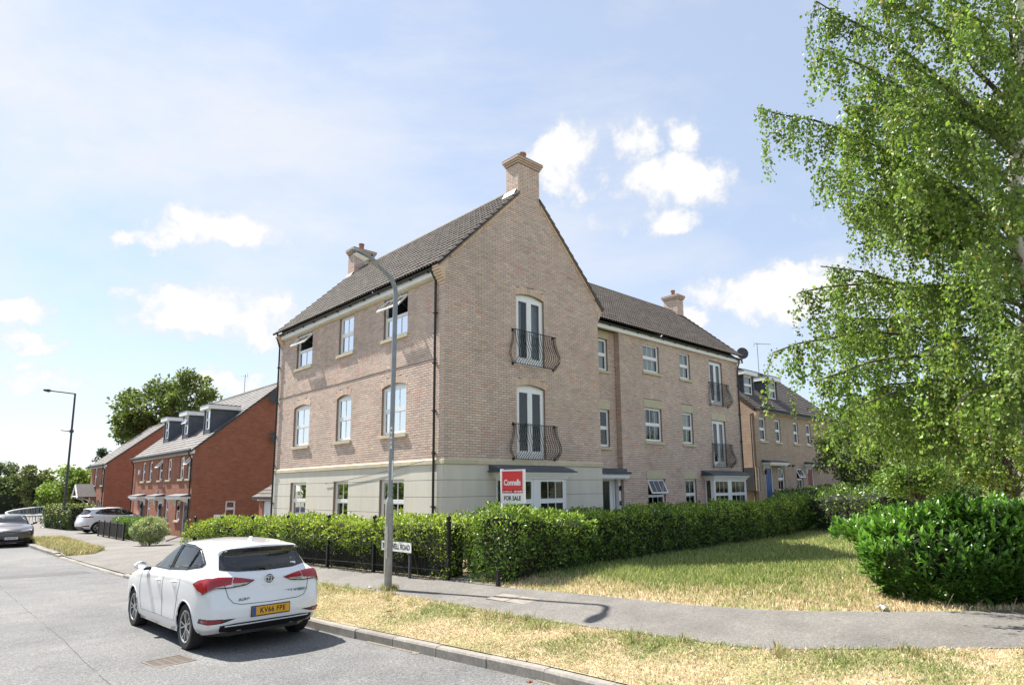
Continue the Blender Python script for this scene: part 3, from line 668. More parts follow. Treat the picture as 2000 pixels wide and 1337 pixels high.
# ------------------------------------------------------------ the apartment block
def apartment_block():
    W, L, ZE, ZB = 6.86, 11.7, 8.24, 2.6
    root = thing('apartment_block', 'three-storey buff brick apartment block with cream rendered base and steep gable', 'apartment block', (0, 0, 0))
    FL = Fr((0, 0, 0), (0, 1, 0), (-1, 0, 0)); FG = Fr((0, 0, 0), (1, 0, 0), (0, -1, 0)); FW = Fr((0, 1.35, 0), (1, 0, 0), (0, -1, 0)); FE = Fr((0, 1.6, 0), (1, 0, 0), (0, -1, 0))
    FS = Fr((9.85, 0, 0), (0, 1, 0), (-1, 0, 0))
    cols = [(8.66, 10.06, 2), (5.42, 6.48, 2), (1.98, 3.40, 3)]
    opsL = []
    for a, b, n in cols: opsL += [(a, b, 6.72, 8.08, 0), (a, b, 3.60, 5.10, .10), (a, b, .82, 2.19, 0)]
    opsG = [(2.79, 4.06, 5.79, 8.07, .10), (2.79, 4.06, 2.79, 5.06, .10)]
    opsW = [(11.49, 12.70, 6.82, 8.06, 0), (14.36, 15.24, 6.82, 8.06, 0), (17.0, 18.22, 5.79, 7.99, 0), (11.49, 12.72, 3.80, 5.24, 0), (14.37, 15.26, 3.80, 5.24, 0), (17.0, 18.24, 2.79, 5.05, 0), (11.49, 12.76, .80, 2.20, 0), (14.37, 15.28, .80, 2.20, 0)]
    opsE = [(8.74, 9.38, 6.58, 7.90, 0), (8.74, 9.38, 3.48, 4.97, 0), (8.30, 9.62, .10, 2.20, 0)]
    # mortar faces
    backing(root, FL, 0, L, 0, ZE+.2, opsL)
    g = backing(root, FG, 0, W, 0, 8.35, opsG)
    t = MB(); t.add([(0, 0, 8.35), (W, 0, 8.35), (W, 0, 8.64), (3.43, 0, 12.05), (0, 0, 8.64)], [(0, 1, 2, 3, 4)])
    t.build('gable_wall', 'mortar', root, fix=False); t = MB()
    t.add([(0, L, -.3), (W, L, -.3), (W, L, 8.62), (3.43, L, 12.0), (0, L, 8.62)], [(0, 1, 2, 3, 4)]); t.build('rear_gable_wall', 'mortar', root, fix=False); t = MB(); t.add([(W, 0, -.3), (W, 1.6, -.3), (W, 1.6, 8.6), (W, 0, 8.6)], [(0, 1, 2, 3)])
    t.build('return_wall', 'mortar', root, fix=False)
    backing(root, FW, 9.85, 19.9, 0, 8.3, opsW); backing(root, FE, 6.5, 9.85, 0, 8.3, opsE)
    t = MB(); t.add([(9.85, 1.35, 0), (9.85, 1.6, 0), (9.85, 1.6, 8.3), (9.85, 1.35, 8.3)], [(0, 1, 2, 3)]); t.build('return_wall', 'mortar', root, fix=False); t = MB()
    t.add([(19.9, 1.35, -.3), (19.9, 8.3, -.3), (19.9, 8.3, 8.5), (19.9, 4.85, 11.5), (19.9, 1.35, 8.5)], [(0, 1, 2, 3, 4)]); t.build('end_wall', 'reveal', root, fix=False); t = MB(); t.add([(6.8, 8.3, -.3), (19.9, 8.3, -.3), (19.9, 8.3, 8.5), (6.8, 8.3, 8.5)], [(0, 1, 2, 3)])
    t.build('rear_wall', 'reveal', root, fix=False)
    # the bricks themselves, course by course
    lay_bricks(FL, lambda z: 0.0, lambda z: L, 2.725, 8.15, opsL, 1, .0)
    gl = lambda z: max(0, z-8.62); gr = lambda z: min(W, W-(z-8.62))
    lay_bricks(FG, gl, gr, 2.725, 11.9, opsG, 2, .105)
    opsWl = opsW+[(a-.06, b+.06, d, d+.36, 0) for a, b, c, d, r_ in opsW if d < 6]+[(16.4, 19.0, 0, 2.1, 0)]
    lay_bricks(FW, lambda z: 9.85, lambda z: 19.9, 0.0, 8.24, opsWl, 3, .05)
    lay_bricks(FE, lambda z: 6.87, lambda z: 9.84, 0.0, 8.24, opsE+[(a-.06, b+.06, d, d+.3, 0) for a, b, c, d, r_ in opsE], 4)
    lay_bricks(Fr((9.85, 1.35, 0), (0, 1, 0), (-1, 0, 0)), lambda z: 0, lambda z: .25, 0.0, 8.24, [], 5)
    emit_bricks(root)
    # cream render in courses with open grooves, ground floor of the gable block
    gro = [.0, .24, .71, 1.187, 1.663, 2.138, 2.585]
    for fr, u1, ops in ((FL, L, opsL), (FG, W, [(2.05, 4.95, 0, 2.1, 0)])):
        for k in range(6):
            z0, z1 = gro[k]+.006, gro[k+1]-.006; iv = [(-.018, u1+(.018 if fr is FG else 0))]
            zs = [z0]+sorted({q for o in ops for q in (o[2], o[3]) if z0 < q < z1})+[z1]
            for a, b in zip(zs, zs[1:]):
                jv = [((0 if fr is FL else -.018), u1+.018)]
                for o in ops:
                    if o[2] < (a+b)/2 < o[3]: jv = cut_intervals(jv, o[0], o[1])
                for s, e in jv: m = MB(); fbox(m, fr, s, e, -.01, .018, a, b); m.build('render_course', 'render', root)
    # stone band over the render, block by block
    for fr, n, u1 in ((FL, 11, L), (FG, 6, W)):
        for k in range(n):
            a, b = u1*k/n+(.0 if k or fr is FL else -.055), u1*(k+1)/n; m = MB(); t = random.uniform(.92, 1.06)
            if fr is FG and k == n-1: b += .05
            P = [fr.p(a+.003, -.02, 2.588), fr.p(a+.003, .055, 2.588), fr.p(a+.003, .055, 2.70), fr.p(a+.003, .012, 2.735), fr.p(a+.003, -.02, 2.735)]
            m.prism(P, fr.u*(b-a-.006), (t, t, t*.98)); m.build('band_stone', 'stone', root)
    # windows, street front
    cov = {(0, 0): ('blind', .05, .55), (1, 0): ('blind', .05, .97), (2, 0): ('blind', .05, .55), (0, 1): ('blind', .04, .96), (1, 1): ('blind', .04, .96), (2, 1): ('blind', .52, .96)}
    for i, (a, b, n) in enumerate(cols):
        window(root, FL, a, b, 6.72, 8.08, n, open_top=R(41) if i != 1 else None, cover=cov.get((i, 0)))
        window(root, FL, a, b, 3.60, 5.10, n, rise=.10, cover=cov.get((i, 1))); brick_arch(root, FL, a, b, 5.10, .10, 17 if n == 3 or i == 0 else 13)
        window(root, FL, a, b, .82, 2.19, n, sill=False, cover=cov.get((i, 2)))
    # gable
    french_door(root, FG, *opsG[0][:4], rise=.10, cover='pair'); french_door(root, FG, *opsG[1][:4], rise=.10)
    for o in opsG: brick_arch(root, FG, o[0], o[1], o[3], o[4], 19)
    balcony(root, FG, 2.62, 4.46, 5.76, 6.87); balcony(root, FG, 2.62, 4.46, 2.76, 3.86)
    # wing
    for (a, b, c, d, _), n, lint, op, cv in zip([opsW[i] for i in (0, 1, 3, 4, 6, 7)], (3, 2, 3, 2, 3, 2), (None, None, .35, .35, .35, .35), (None, None, None, None, R(24), None), (('blind', .04, .96), ('blind', .04, .96), ('pair', .04, .96), ('blind', .04, .96), None, ('slats', .4, .96))):
        window(root, FW, a, b, c, d, n, lintel=lint, open_top=op, cover=cv)
    for o in (opsW[2], opsW[5]):
        french_door(root, FW, *o[:4], cover='pair'); balcony(root, FW, o[0]-.12, o[1]+.36, o[2]-.03, o[2]+1.1)
    m = MB(); fbox(m, FW, 16.94, 18.30, -.1, .016, 5.05, 5.40, (1, 1, 1)); m.build('lintel', 'stone', root)
    for a, b, c, d, _ in opsE[:2]: window(root, FE, a, b, c, d, 1, lintel=.33 if c > 6 else .36, cover=('blind', .05, .95) if c > 6 else None)
    # entrance
    o = opsE[2]; m = MB(); members(m, FE, o[0], o[1], o[2], o[3], .09, -.16, -.02); en = m.build('entrance_frame', 'upvc', root)
    m = MB(); fbox(m, FE, o[0]+.09, o[1]-.30, -.12, -.07, o[2]+.05, o[3]-.09); dr = m.build('entrance_door', 'black_door', en)
    for q in (.5, 1.25):
        m = MB(); fbox(m, FE, o[0]+.22, o[1]-.45, -.068, -.055, o[2]+q-.2, o[2]+q+.35); m.build('door_panel', 'black_door', en)
    m = MB(); fbox(m, FE, o[1]-.28, o[1]-.09, -.12, -.06, o[2]+.05, o[3]-.09); m.build('side_post', 'upvc', en)
    m = MB(); fbox(m, FE, 9.66, 9.80, -.02, .14, 0, 2.22); m.build('pilaster', 'upvc', root)
    m = MB(); fbox(m, FE, 7.0, 10.05, .002, .52, 2.38, 2.46, mi=0); fbox(m, FE, 7.0, 10.05, .002, .30, 2.462, 2.60); cn = m.build('entrance_canopy', 'lead', root)
    m = MB(); fbox(m, FE, 7.05, 10.0, .002, .46, 2.24, 2.378); fbox(m, FE, 7.1, 9.95, .004, .42, 2.19, 2.238); m.build('canopy_moulding', 'fascia', cn)
    m = MB(); m.tube([FE.p(9.72, .16, 1.75), FE.p(9.72, .2, 1.9)], .05, 8); m.tube([FE.p(9.72, .14, 1.9), FE.p(9.72, .22, 1.92)], .02, 6); m.build('wall_lamp', 'iron', root)
    m = MB(); fbox(m, FE, 9.68, 9.78, .14, .16, 1.15, 1.33); m.build('door_entry_panel', 'dark_steel', root)
    # bays on the ground floor
    def bay(fr, u0, u1, out, wins, name='bay_window'):
        m = MB(); fbox(m, fr, u0-.35, u1+.36, .0, out+.20, 2.36, 2.40); P = [fr.p(u0-.30, 0, 2.402), fr.p(u0-.30, out+.16, 2.402), fr.p(u0-.30, out+.02, 2.46), fr.p(u0-.30, 0, 2.60)]
        m.prism(P, fr.u*(u1-u0+.62)); b = m.build(name, 'lead', root)
        for k, (e, z0, z1) in enumerate(((.15, 2.30, 2.358), (.10, 2.24, 2.298), (.05, 2.17, 2.238))):
            q = MB(); fbox(q, fr, u0-e, u1+e, .0, out+e, z0, z1); q.build('cornice', 'fascia', b)
        q = MB(); fbox(q, fr, u0, u1, 0, out, .1, .78); q.build('bay_wall', 'render', b)
        n = len(wins)
        fo = Fr(fr.p(0, out, 0), fr.u, fr.n)
        for k, (a, e, c) in enumerate(wins): window(b, fo, a, e, .80, 2.165, c, sill=False, cover=('slats', .05, .97) if k == 0 else None, deep=.5, set_in=.0) if False else bay_light(b, fo, a, e, .80, 2.165, c)
        for a, e in [(u0, wins[0][0])]+[(wins[i][1], wins[i+1][0]) for i in range(n-1)]+[(wins[-1][1], u1)]: q = MB(); fbox(q, fr, a+.002, e-.002, out-.12, out+.004, .782, 2.168); q.build('mullion', 'upvc', b)
        q = MB(); fbox(q, fr, u0-.04, u1+.04, .0, out+.07, .74, .80); q.build('sill', 'stone', b)
        for uu, s in ((u0, 1), (u1, -1)):
            q = MB(); members(q, Fr(fr.p(uu, 0, 0), fr.n, -fr.u*s), .01, out-.12, .802, 2.168, .05, -.05, 0); q.build('side_light', 'upvc', b); pane(b, Fr(fr.p(uu, 0, 0), fr.n, -fr.u*s), .06, out-.17, -.02, .85, 2.1)
        q = MB(); a = [fr.p(u, k, z) for k in (out-.15, -1.5) for u, z in ((u0+.02, .8), (u1-.02, .8), (u1-.02, 2.16), (u0+.02, 2.16))]; q.add(a, [(4, 5, 6, 7), (0, 1, 5, 4), (2, 3, 7, 6)]); q.build('room', 'room', b)
        return b
    def bay_light(b, fo, a, e, z0, z1, c):
        q = MB(); members(q, fo, a, e, z0, z1, .055, -.07, -.006); zt = z0+(z1-z0)*.5; fbox(q, fo, a+.055, e-.055, -.07, -.008, zt-.035, zt+.035)
        for s, t in ((z0+.055, zt-.035), (zt+.035, z1-.055)):
            members(q, fo, a+.055, e-.055, s, t, .035, -.05, -.002)
            for k in range(1, c): x = a+.09+(e-a-.18)*k/c; fbox(q, fo, x-.009, x+.009, -.035, -.018, s+.035, t-.035)
        w = q.build('window', 'upvc', b); pane(w, fo, a+.09, e-.09, -.03, z0+.09, zt-.07); pane(w, fo, a+.09, e-.09, -.026, zt+.07, z1-.09)
        m = MB(); z = z0+.1
        while z < z1-.1: m.add([fo.p(a+.06, -.10, z), fo.p(e-.06, -.10, z), fo.p(e-.06, -.125, z+.02), fo.p(a+.06, -.125, z+.02)], [(0, 1, 2, 3)]); z += .045
        m.build('blind_slats', 'room', w, fix=False)
    bay(FG, 1.92, 4.45, .50, [(1.96, 3.00, 3), (3.22, 4.40, 3)])
    bay(FW, 16.05, 19.15, .45, [(16.12, 17.45, 3), (17.62, 19.08, 3)])
    # roofs
    s2 = math.sqrt(.5); ridge = 3.43
    m = MB(); ov = .32
    ze = 8.36                                                       # eaves line of the tiles at x = -ov
    zr = ze+(ridge+ov)
    cw = .53                                                        # the gable stacks interrupt the verge
    for sg in (1, -1):
        X = lambda q: ridge-sg*q; fo = [(0, 1, 2, 3)] if sg > 0 else [(0, 3, 2, 1)]
        m.add([(X(ridge+ov), -.06, ze), (X(ridge+ov), L+.06, ze), (X(cw), L+.06, zr-cw), (X(cw), -.06, zr-cw)], fo); m.add([(X(cw), .61, zr-cw), (X(cw), L-.61, zr-cw), (X(0), L-.61, zr), (X(0), .61, zr)], fo)
    tw = .84; yr = 4.83; ye = 1.05; zrw = 8.52+(yr-ye)*tw
    m.add([(4.5, ye, 8.52), (20.05, ye, 8.52), (20.05, yr, zrw), (4.5, yr, zrw)], [(0, 1, 2, 3)]); m.add([(4.5, 8.6, 8.52), (20.05, 8.6, 8.52), (20.05, yr, zrw), (4.5, yr, zrw)], [(0, 3, 2, 1)])
    roof = m.build('roof', 'dark_steel', root, fix=False)
    tile_slope((-ov, L+.08, ze+.012), (0, -1, 0), (s2, 0, s2), L+.16, (ridge+ov)/s2)
    tile_slope((W+ov, -.08, ze+.012), (0, 1, 0), (-s2, 0, s2), L+.16, (ridge+ov)/s2)
    TILES[:] = [q for q in TILES if not (abs(q[0].x+q[2].x*.2-ridge) < .56 and (q[0].y+q[1].y*.15 < .62 or q[0].y+q[1].y*.15 > L-.62))]
    k = 1/math.hypot(1, tw); tile_slope((W-.3, ye, 8.535), (1, 0, 0), (0, k, k*tw), 20.05-W+.3, (yr-ye)/k)
    emit_tiles(root, roof)
    # ridge tiles
    for y in np.arange(.62, L-.6, .45):
        q = MB(); q.lathe([(.125, 0), (.125, .44)], (ridge, y, zr-.045), 12, 'y'); q.build('ridge_tile', 'roof_tile', roof, smooth=True)
    for x in np.arange(7.6, 18.9, .45):
        q = MB(); q.lathe([(.125, 0), (.125, .44)], (x, yr, zrw-.045), 12, 'x'); q.build('ridge_tile', 'roof_tile', roof, smooth=True)
    # verges of the gable: raking brick course and mortar edge
    for sg in (1, -1):
        X = lambda q: ridge-sg*q
        for yy in (-.055,):
            q = MB(); r0 = ridge+ov-.04; P = [(X(r0), yy-.03, ze-.05), (X(r0), yy-.03, ze+.005), (X(.5), yy-.03, zr-.5+.005), (X(.5), yy-.03, zr-.5-.05)]; q.prism(P, (0, .1, 0)); q.build('verge_mortar', 'mortar', roof)
        n = 24; rr = random.Random(4+sg); q = MB()
        for i in range(n):
            t0, t1 = (i+.04)/n, (i+.96)/n; d0, d1 = ridge-.15-(ridge-.70)*t0, ridge-.15-(ridge-.70)*t1; H = lambda d: zr-d-.052-.02
            P = [(X(d0), -.035, H(d0)-.115), (X(d1), -.035, H(d1)-.115), (X(d1), -.035, H(d1)), (X(d0), -.035, H(d0))]; c = brick_colour(i, sg, rr); q.hexa(P+[(a, .03, b) for a, _, b in P], (c[0]*1.08, c[1]*1.03, c[2]*.9))
        tag(q.build('verge_bricks', 'brick', root), kind='stuff')
    # kneelers: corbelled bricks carrying the gable out to the eaves
    for y0, nm in ((0, 1), (L-.33, 1)):
        for i in range(6):
            q = MB(); e = .03+.046*i; z = 7.85+.075*i; q.box(-e, -.012, y0-.012, y0+.335, z+.004, z+.071, (1.1, 1.04, .9)); q.build('corbel_brick', 'brick', root)
            if y0 == 0: q = MB(); q.box(W+.012, W+e, y0-.012, y0+.335, z+.004, z+.071, (1, .95, .9)); q.build('corbel_brick', 'brick', root)
    for sx in (0, 1):
        q = MB(); x0, x1 = ((-.29, .1) if sx == 0 else (W-.1, W+.29)); xa = x0 if sx == 0 else x1; xb = 0.08 if sx == 0 else W-.08
        q.prism([(xa, -.010, 8.30), (xb, -.010, 8.30), (xb, -.010, 8.62), (xa, -.010, 8.36)], (0, .3, 0), (1, .96, .92)); q.build('kneeler_block', 'brick', root)
    # eaves: soffit, white fascia, black gutter
    def eaves(fr, u0, u1, out, zf, hh=.22):
        q = MB(); fbox(q, fr, u0, u1, out-.022, out, zf, zf+hh); f = q.build('fascia_board', 'fascia', root)
        q = MB(); fbox(q, fr, u0, u1, -.005, out-.023, zf-.005, zf+.012); q.build('soffit', 'fascia', root)
        q = MB(); n = 10; P = []
        prof = [(out+.06+.06*math.cos(a), zf+hh-.005+.065*math.sin(a)) for a in np.linspace(math.pi, 2*math.pi, 9)]; prof2 = [(out+.06+.052*math.cos(a), zf+hh-.005+.057*math.sin(a)) for a in np.linspace(2*math.pi, math.pi, 9)]
        q.prism([fr.p(u0-.02, a, b) for a, b in prof+prof2], fr.u*(u1-u0+.04)); gt = q.build('gutter', 'black_plastic', root, smooth=True)
        u = u0+.3
        while u < u1: q = MB(); fbox(q, fr, u-.02, u+.02, out, out+.10, zf+hh-.09, zf+hh+.005); q.build('gutter_bracket', 'black_plastic', gt); u += .95
    eaves(FL, .32, L-.3, .16, 8.14, hh=.2); eaves(FW, W-6.86+6.88, 20.0, .14, 8.22)
    q = MB(); fbox(q, FL, 0, L, .0, .05, 8.08, 8.134, (1, 1, 1)); q.build('eaves_course', 'stone', root)
    downpipe(root, [(-.22, .45, 8.42), (-.22, .45, 8.30), (-.14, .42, 8.12), (-.075, .40, 8.0), (-.075, .40, .1)], clips=(7, 5.5, 4.1, 2.9, 1.4))
    downpipe(root, [(-.22, L-.12, 8.42), (-.22, L-.12, 8.2), (-.12, L-.05, 8.0), (-.075, L-.05, 7.85), (-.075, L-.05, .1)], clips=(7, 5.5, 4.1, 2.9, 1.4))
    downpipe(root, [(19.72, 1.15, 8.4), (19.72, 1.15, 8.2), (19.72, 1.27, 7.9), (19.72, 1.28, 7.75), (19.72, 1.28, 2.5)], clips=(7, 5.5, 4.1))
    # cable run clipped across the street front
    q = MB(); q.tube([(-.016, .42, 5.66+.0), (-.016, 3, 5.68), (-.016, 6, 5.665), (-.016, 9, 5.675), (-.016, L-.1, 5.66)], .009, 5); q.build('cable_and_shadow_line', 'iron', root)
    q = MB(); q.tube([(-.05, .85+t*10.6, 2.70-.72*math.sin(min(1, t*1.35)*math.pi/2)**1.0+.10*math.sin(t*3)) for t in np.linspace(0, 1, 18)][:11], .008, 5); q.build('cable_and_shadow_line', 'iron', root)  # black tube drawn in as the curved shadow of an overhead cable
    chimney(root, 2.93, 3.93, -.004, .60, 11.35, 12.72); chimney(root, 2.93, 3.93, L-.60, L, 11.4, 12.72); chimney(root, 19.25, 19.88, 4.4, 5.3, 10.9, 12.35)
    for x0, x1, y0, y1, z in ((2.80, 2.945, -.02, .66, 11.52), (2.80, 2.945, L-.66, L+.02, 11.52)):
        q = MB(); q.prism([(2.80, y0+.1, 11.54), (2.93, y0+.1, 11.66), (2.93, y0+.1, 11.80), (2.915, y0+.1, 11.80), (2.79, y0+.1, 11.575)], (0, y1-y0-.1, 0)); q.build('lead_flashing', 'lead', roof)
    return root
apartment_block()
# ------------------------------------------------------------ neighbouring houses
def far_tiles(parent, o, ux, sy, width, length, w=.33, g=.30, matn='grey_tile', name='tiling', var=.12, th=.03):
    """a tiled slope seen from afar: every tile is a small lapped slab, joined into one part"""
    r = random.Random(int(width*100)); o = Vector(o); ux = Vector(ux).normalized(); sy = Vector(sy).normalized(); nz = ux.cross(sy); mb = MB()
    rows = max(1, round(length/g)); n = max(1, round(width/w)); w2 = width/n; g2 = length/rows
    for j in range(rows):
        s = (.5*w2 if j % 2 else 0)
        for i in range(-1, n+1):
            a, b = max(0, i*w2+s+.004), min(width, (i+1)*w2+s-.004)
            if b-a < .03: continue
            t = r.gauss(1, var); P = o+sy*(j*g2); q = nz*(th+r.uniform(0, .005))
            A, B = P+ux*a, P+ux*b; u2 = sy*(g2*1.1)
            mb.add([A+q, B+q, B+u2+nz*.004, A+u2+nz*.004, A, B], [(0, 1, 2, 3), (4, 5, 1, 0)], (t, t*.99, t*.98))
    return tag(mb.build(name, matn, parent, fix=False), kind='stuff')
def gable_roof(root, axis, a0, a1, e0, e1, ze, t, ov=.3, vo=.08, matn='grey_tile', base='dark_steel', w=.33, g=.30):
    """ridge along axis ('x' or 'y') from a0 to a1, eaves at e0 and e1, pitch tan t"""
    m = (e0+e1)/2; zr = ze+(m-e0)*t; z0 = ze-ov*t
    P = (lambda a, e, z: (e, a, z)) if axis == 'y' else (lambda a, e, z: (a, e, z))
    mb = MB()
    for e, s in ((e0-ov, 1), (e1+ov, -1)):
        q = [P(a0-vo, e, z0), P(a1+vo, e, z0), P(a1+vo, m, zr), P(a0-vo, m, zr)]; mb.add(q+[(x, y, z-.10) for x, y, z in q], [(0, 1, 2, 3), (7, 6, 5, 4), (0, 4, 5, 1), (1, 5, 6, 2), (3, 2, 6, 7), (0, 3, 7, 4)])
    roof = mb.build('roof', base, root); L = math.hypot(m-e0+ov, zr-z0)
    for e, s in ((e0-ov, 1), (e1+ov, -1)):
        o = Vector(P(a0-vo if s*(1 if axis == 'x' else -1) > 0 else a1+vo, e, z0+.006)); ux = Vector(P(1 if s*(1 if axis == 'x' else -1) > 0 else -1, 0, 0)); sy = Vector(P(0, s*(m-e0+ov), zr-z0)).normalized()
        far_tiles(roof, o, ux, sy, a1-a0+2*vo, L, w, g, matn)
    q = MB(); n = int((a1-a0)/.45)
    q.tube([P(a0-vo, m, zr-.02), P(a1+vo, m, zr-.02)], .11, 8, c=(.8, .8, .8)); q.build('ridge', matn, roof, smooth=True)
    return roof, zr
def satellite_dish(name, label, pos, aim, r=.32, matn='dark_steel', wall=None):
    t = thing(name, label, 'satellite dish', pos, 'satellite dishes'); a = Vector(aim).normalized(); p = Vector(pos)
    M = facing((0, 0, 0), a).to_3x3(); mb = MB(); n = 16; rings = [(0, 0), (.35, .02), (.7, .075), (1, .15)]
    vs = []; 
    for k, h in rings[1:]:
        for i in range(n): w = 2*math.pi*i/n; vs.append(p+M @ Vector((k*r*math.cos(w), k*r*1.08*math.sin(w), h*r)))
    vs.append(p); c = len(vs)-1
    fs = [(c, i, (i+1) % n) for i in range(n)]+[(j*n+i, j*n+(i+1) % n, (j+1)*n+(i+1) % n, (j+1)*n+i) for j in range(2) for i in range(n)]
    mb.add(vs, fs); mb.add([v-a*.02 for v in vs], [f[::-1] for f in fs]); mb.build('dish', matn, t, smooth=True, fix=False)
    m = MB(); m.tube([p-Vector((0, 0, r)), p+a*r*1.1-Vector((0, 0, r*.35))], .012, 5); m.tube([p+a*r*1.05-Vector((0, 0, r*.38)), p+a*r*1.25-Vector((0, 0, r*.28))], .03, 6); m.build('feed_arm', matn, t)
    m = MB(); m.tube([p-a*.02, p+Vector(wall)], .022, 6); m.box(p.x+wall[0]-.07, p.x+wall[0]+.07, p.y+wall[1]-.02, p.y+wall[1]+.02, p.z+wall[2]-.08, p.z+wall[2]+.08); m.build('bracket', matn, t)
    return t
def aerial(label, foot, h, aim):
    p = Vector(foot); t = thing('television_aerial', label, 'aerial', foot); m = MB(); m.tube([p, p+Vector((0, 0, h))], .02, 6); m.build('mast', 'galvanised', t)
    a = Vector(aim).normalized(); s = a.cross(Vector((0, 0, 1))).normalized(); q = p+Vector((0, 0, h-.08)); m = MB(); m.tube([q-a*.2, q+a*.95], .014, 5); m.build('boom', 'galvanised', t)
    for k in range(7): c = q+a*(-.1+.16*k); w = .22-.012*k; m = MB(); m.tube([c-s*w, c+s*w], .007, 4); m.build('element', 'galvanised', t)
    m = MB(); c = q-a*.18; m.tube([c-s*.1-Vector((0, 0, .2)), c+Vector((0, 0, .0)), c-s*.1+Vector((0, 0, .2))], .01, 4); m.build('reflector', 'galvanised', t)
def canopy(root, fr, u0, u1, z, out=.55):
    m = MB(); fbox(m, fr, u0, u1, .002, out, z, z+.035); P = [fr.p(u0+.03, .002, z+.037), fr.p(u0+.03, out-.04, z+.037), fr.p(u0+.03, .002, z+.15)]; m.prism(P, fr.u*(u1-u0-.06)); c = m.build('door_canopy', 'lead', root)
    m = MB(); fbox(m, fr, u0+.03, u1-.03, .003, out-.03, z-.10, z-.003); fbox(m, fr, u0+.08, u1-.08, .004, out-.10, z-.17, z-.103); m.build('canopy_moulding', 'fascia', c)
    for u in (u0+.16, u1-.22):
        m = MB(); P = [fr.p(u, .004, z-.172), fr.p(u, out-.15, z-.172), fr.p(u, out-.15, z-.22), fr.p(u, .10, z-.34), fr.p(u, .06, z-.6), fr.p(u, .004, z-.6)]; m.prism(P, fr.u*.07); m.build('canopy_bracket', 'fascia', c)
    return c
def plain_door(root, fr, u0, u1, z0, z1, matn, glazed=False):
    m = MB(); members(m, fr, u0-.07, u1+.07, z0, z1+.07, .07, -.09, -.02); f = m.build('door_frame', 'upvc', root)
    m = MB(); fbox(m, fr, u0, u1, -.08, -.05, z0+.02, z1); d = m.build('door', matn, f)
    for a, b in ((.12, .42), (.52, .9)):
        for c, e in ((.14, .46), (.54, .86)): m = MB(); fbox(m, fr, u0+(u1-u0)*c, u0+(u1-u0)*e, -.05, -.04, z0+(z1-z0)*a, z0+(z1-z0)*b); m.build('door_panel', matn if not (glazed and a > .5) else 'room', d)
    m = MB(); fbox(m, fr, u1-.1, u1-.06, -.05, -.02, z0+.95, z0+1.1); m.build('door_handle', 'galvanised', d)
    return f
def lantern(root, p, s=1):
    p = Vector(p); m = MB(); m.lathe([(.001, -.16*s), (.05*s, -.14*s), (.075*s, .05*s), (.085*s, .06*s), (.03*s, .13*s), (.001, .15*s)], p, 8); m.tube([p+Vector((0, 0, .12*s)), p+Vector((.12*s, 0, .2*s))], .012*s, 5); return m.build('wall_lantern', 'iron', root)
def dormer(root, fr, u0, u1, n0, zb, zt, slope_t, n=0, open_top=None):
    """flat-roofed dormer: lead cheeks, white fascia, one sash window; fr.n points out of the roof's front"""
    dep = (zt-zb)/slope_t+.15; m = MB()
    P = [fr.p(u0, n0, zb-.25), fr.p(u0, n0, zt), fr.p(u0, n0-dep, zt)]; 
    m.prism(P, fr.u*.10); P = [q+fr.u*(u1-u0-.10) for q in P]; m.prism(P, fr.u*.10)
    fbox(m, fr, u0+.10, u1-.10, n0-.08, n0-.02, zb-.25, zb+.12)
    d = m.build('dormer', 'lead', root)
    m = MB(); fbox(m, fr, u0-.18, u1+.18, n0-dep, n0+.20, zt+.002, zt+.24); m.build('dormer_fascia', 'fascia', d)
    m = MB(); fbox(m, fr, u0-.20, u1+.20, n0-dep, n0+.22, zt+.242, zt+.28); m.build('dormer_roof', 'lead', d)
    window(d, Fr(fr.p(0, n0-.01, 0), fr.u, fr.n), u0+.10, u1-.10, zb+.12, zt, 1, sill=False, open_top=open_top, cover=('blind', .05, .95), deep=.8)
    return d
def boxwall(root, pts, z0, z1, m, name='wall'):
    mb = MB(); 
    for a, b in zip(pts, pts[1:]): mb.add([(a[0], a[1], z0), (b[0], b[1], z0), (b[0], b[1], z1), (a[0], a[1], z1)], [(0, 1, 2, 3)])
    return mb.build(name, m, root, fix=False)
def eaves_simple(root, fr, u0, u1, z, out=.25):
    m = MB(); fbox(m, fr, u0, u1, .003, out, z-.02, z+.17); m.build('fascia_board', 'fascia', root)
    m = MB(); m.tube([fr.p(u0, out+.06, z+.17), fr.p(u1, out+.06, z+.17)], .06, 8); m.build('gutter', 'black_plastic', root)

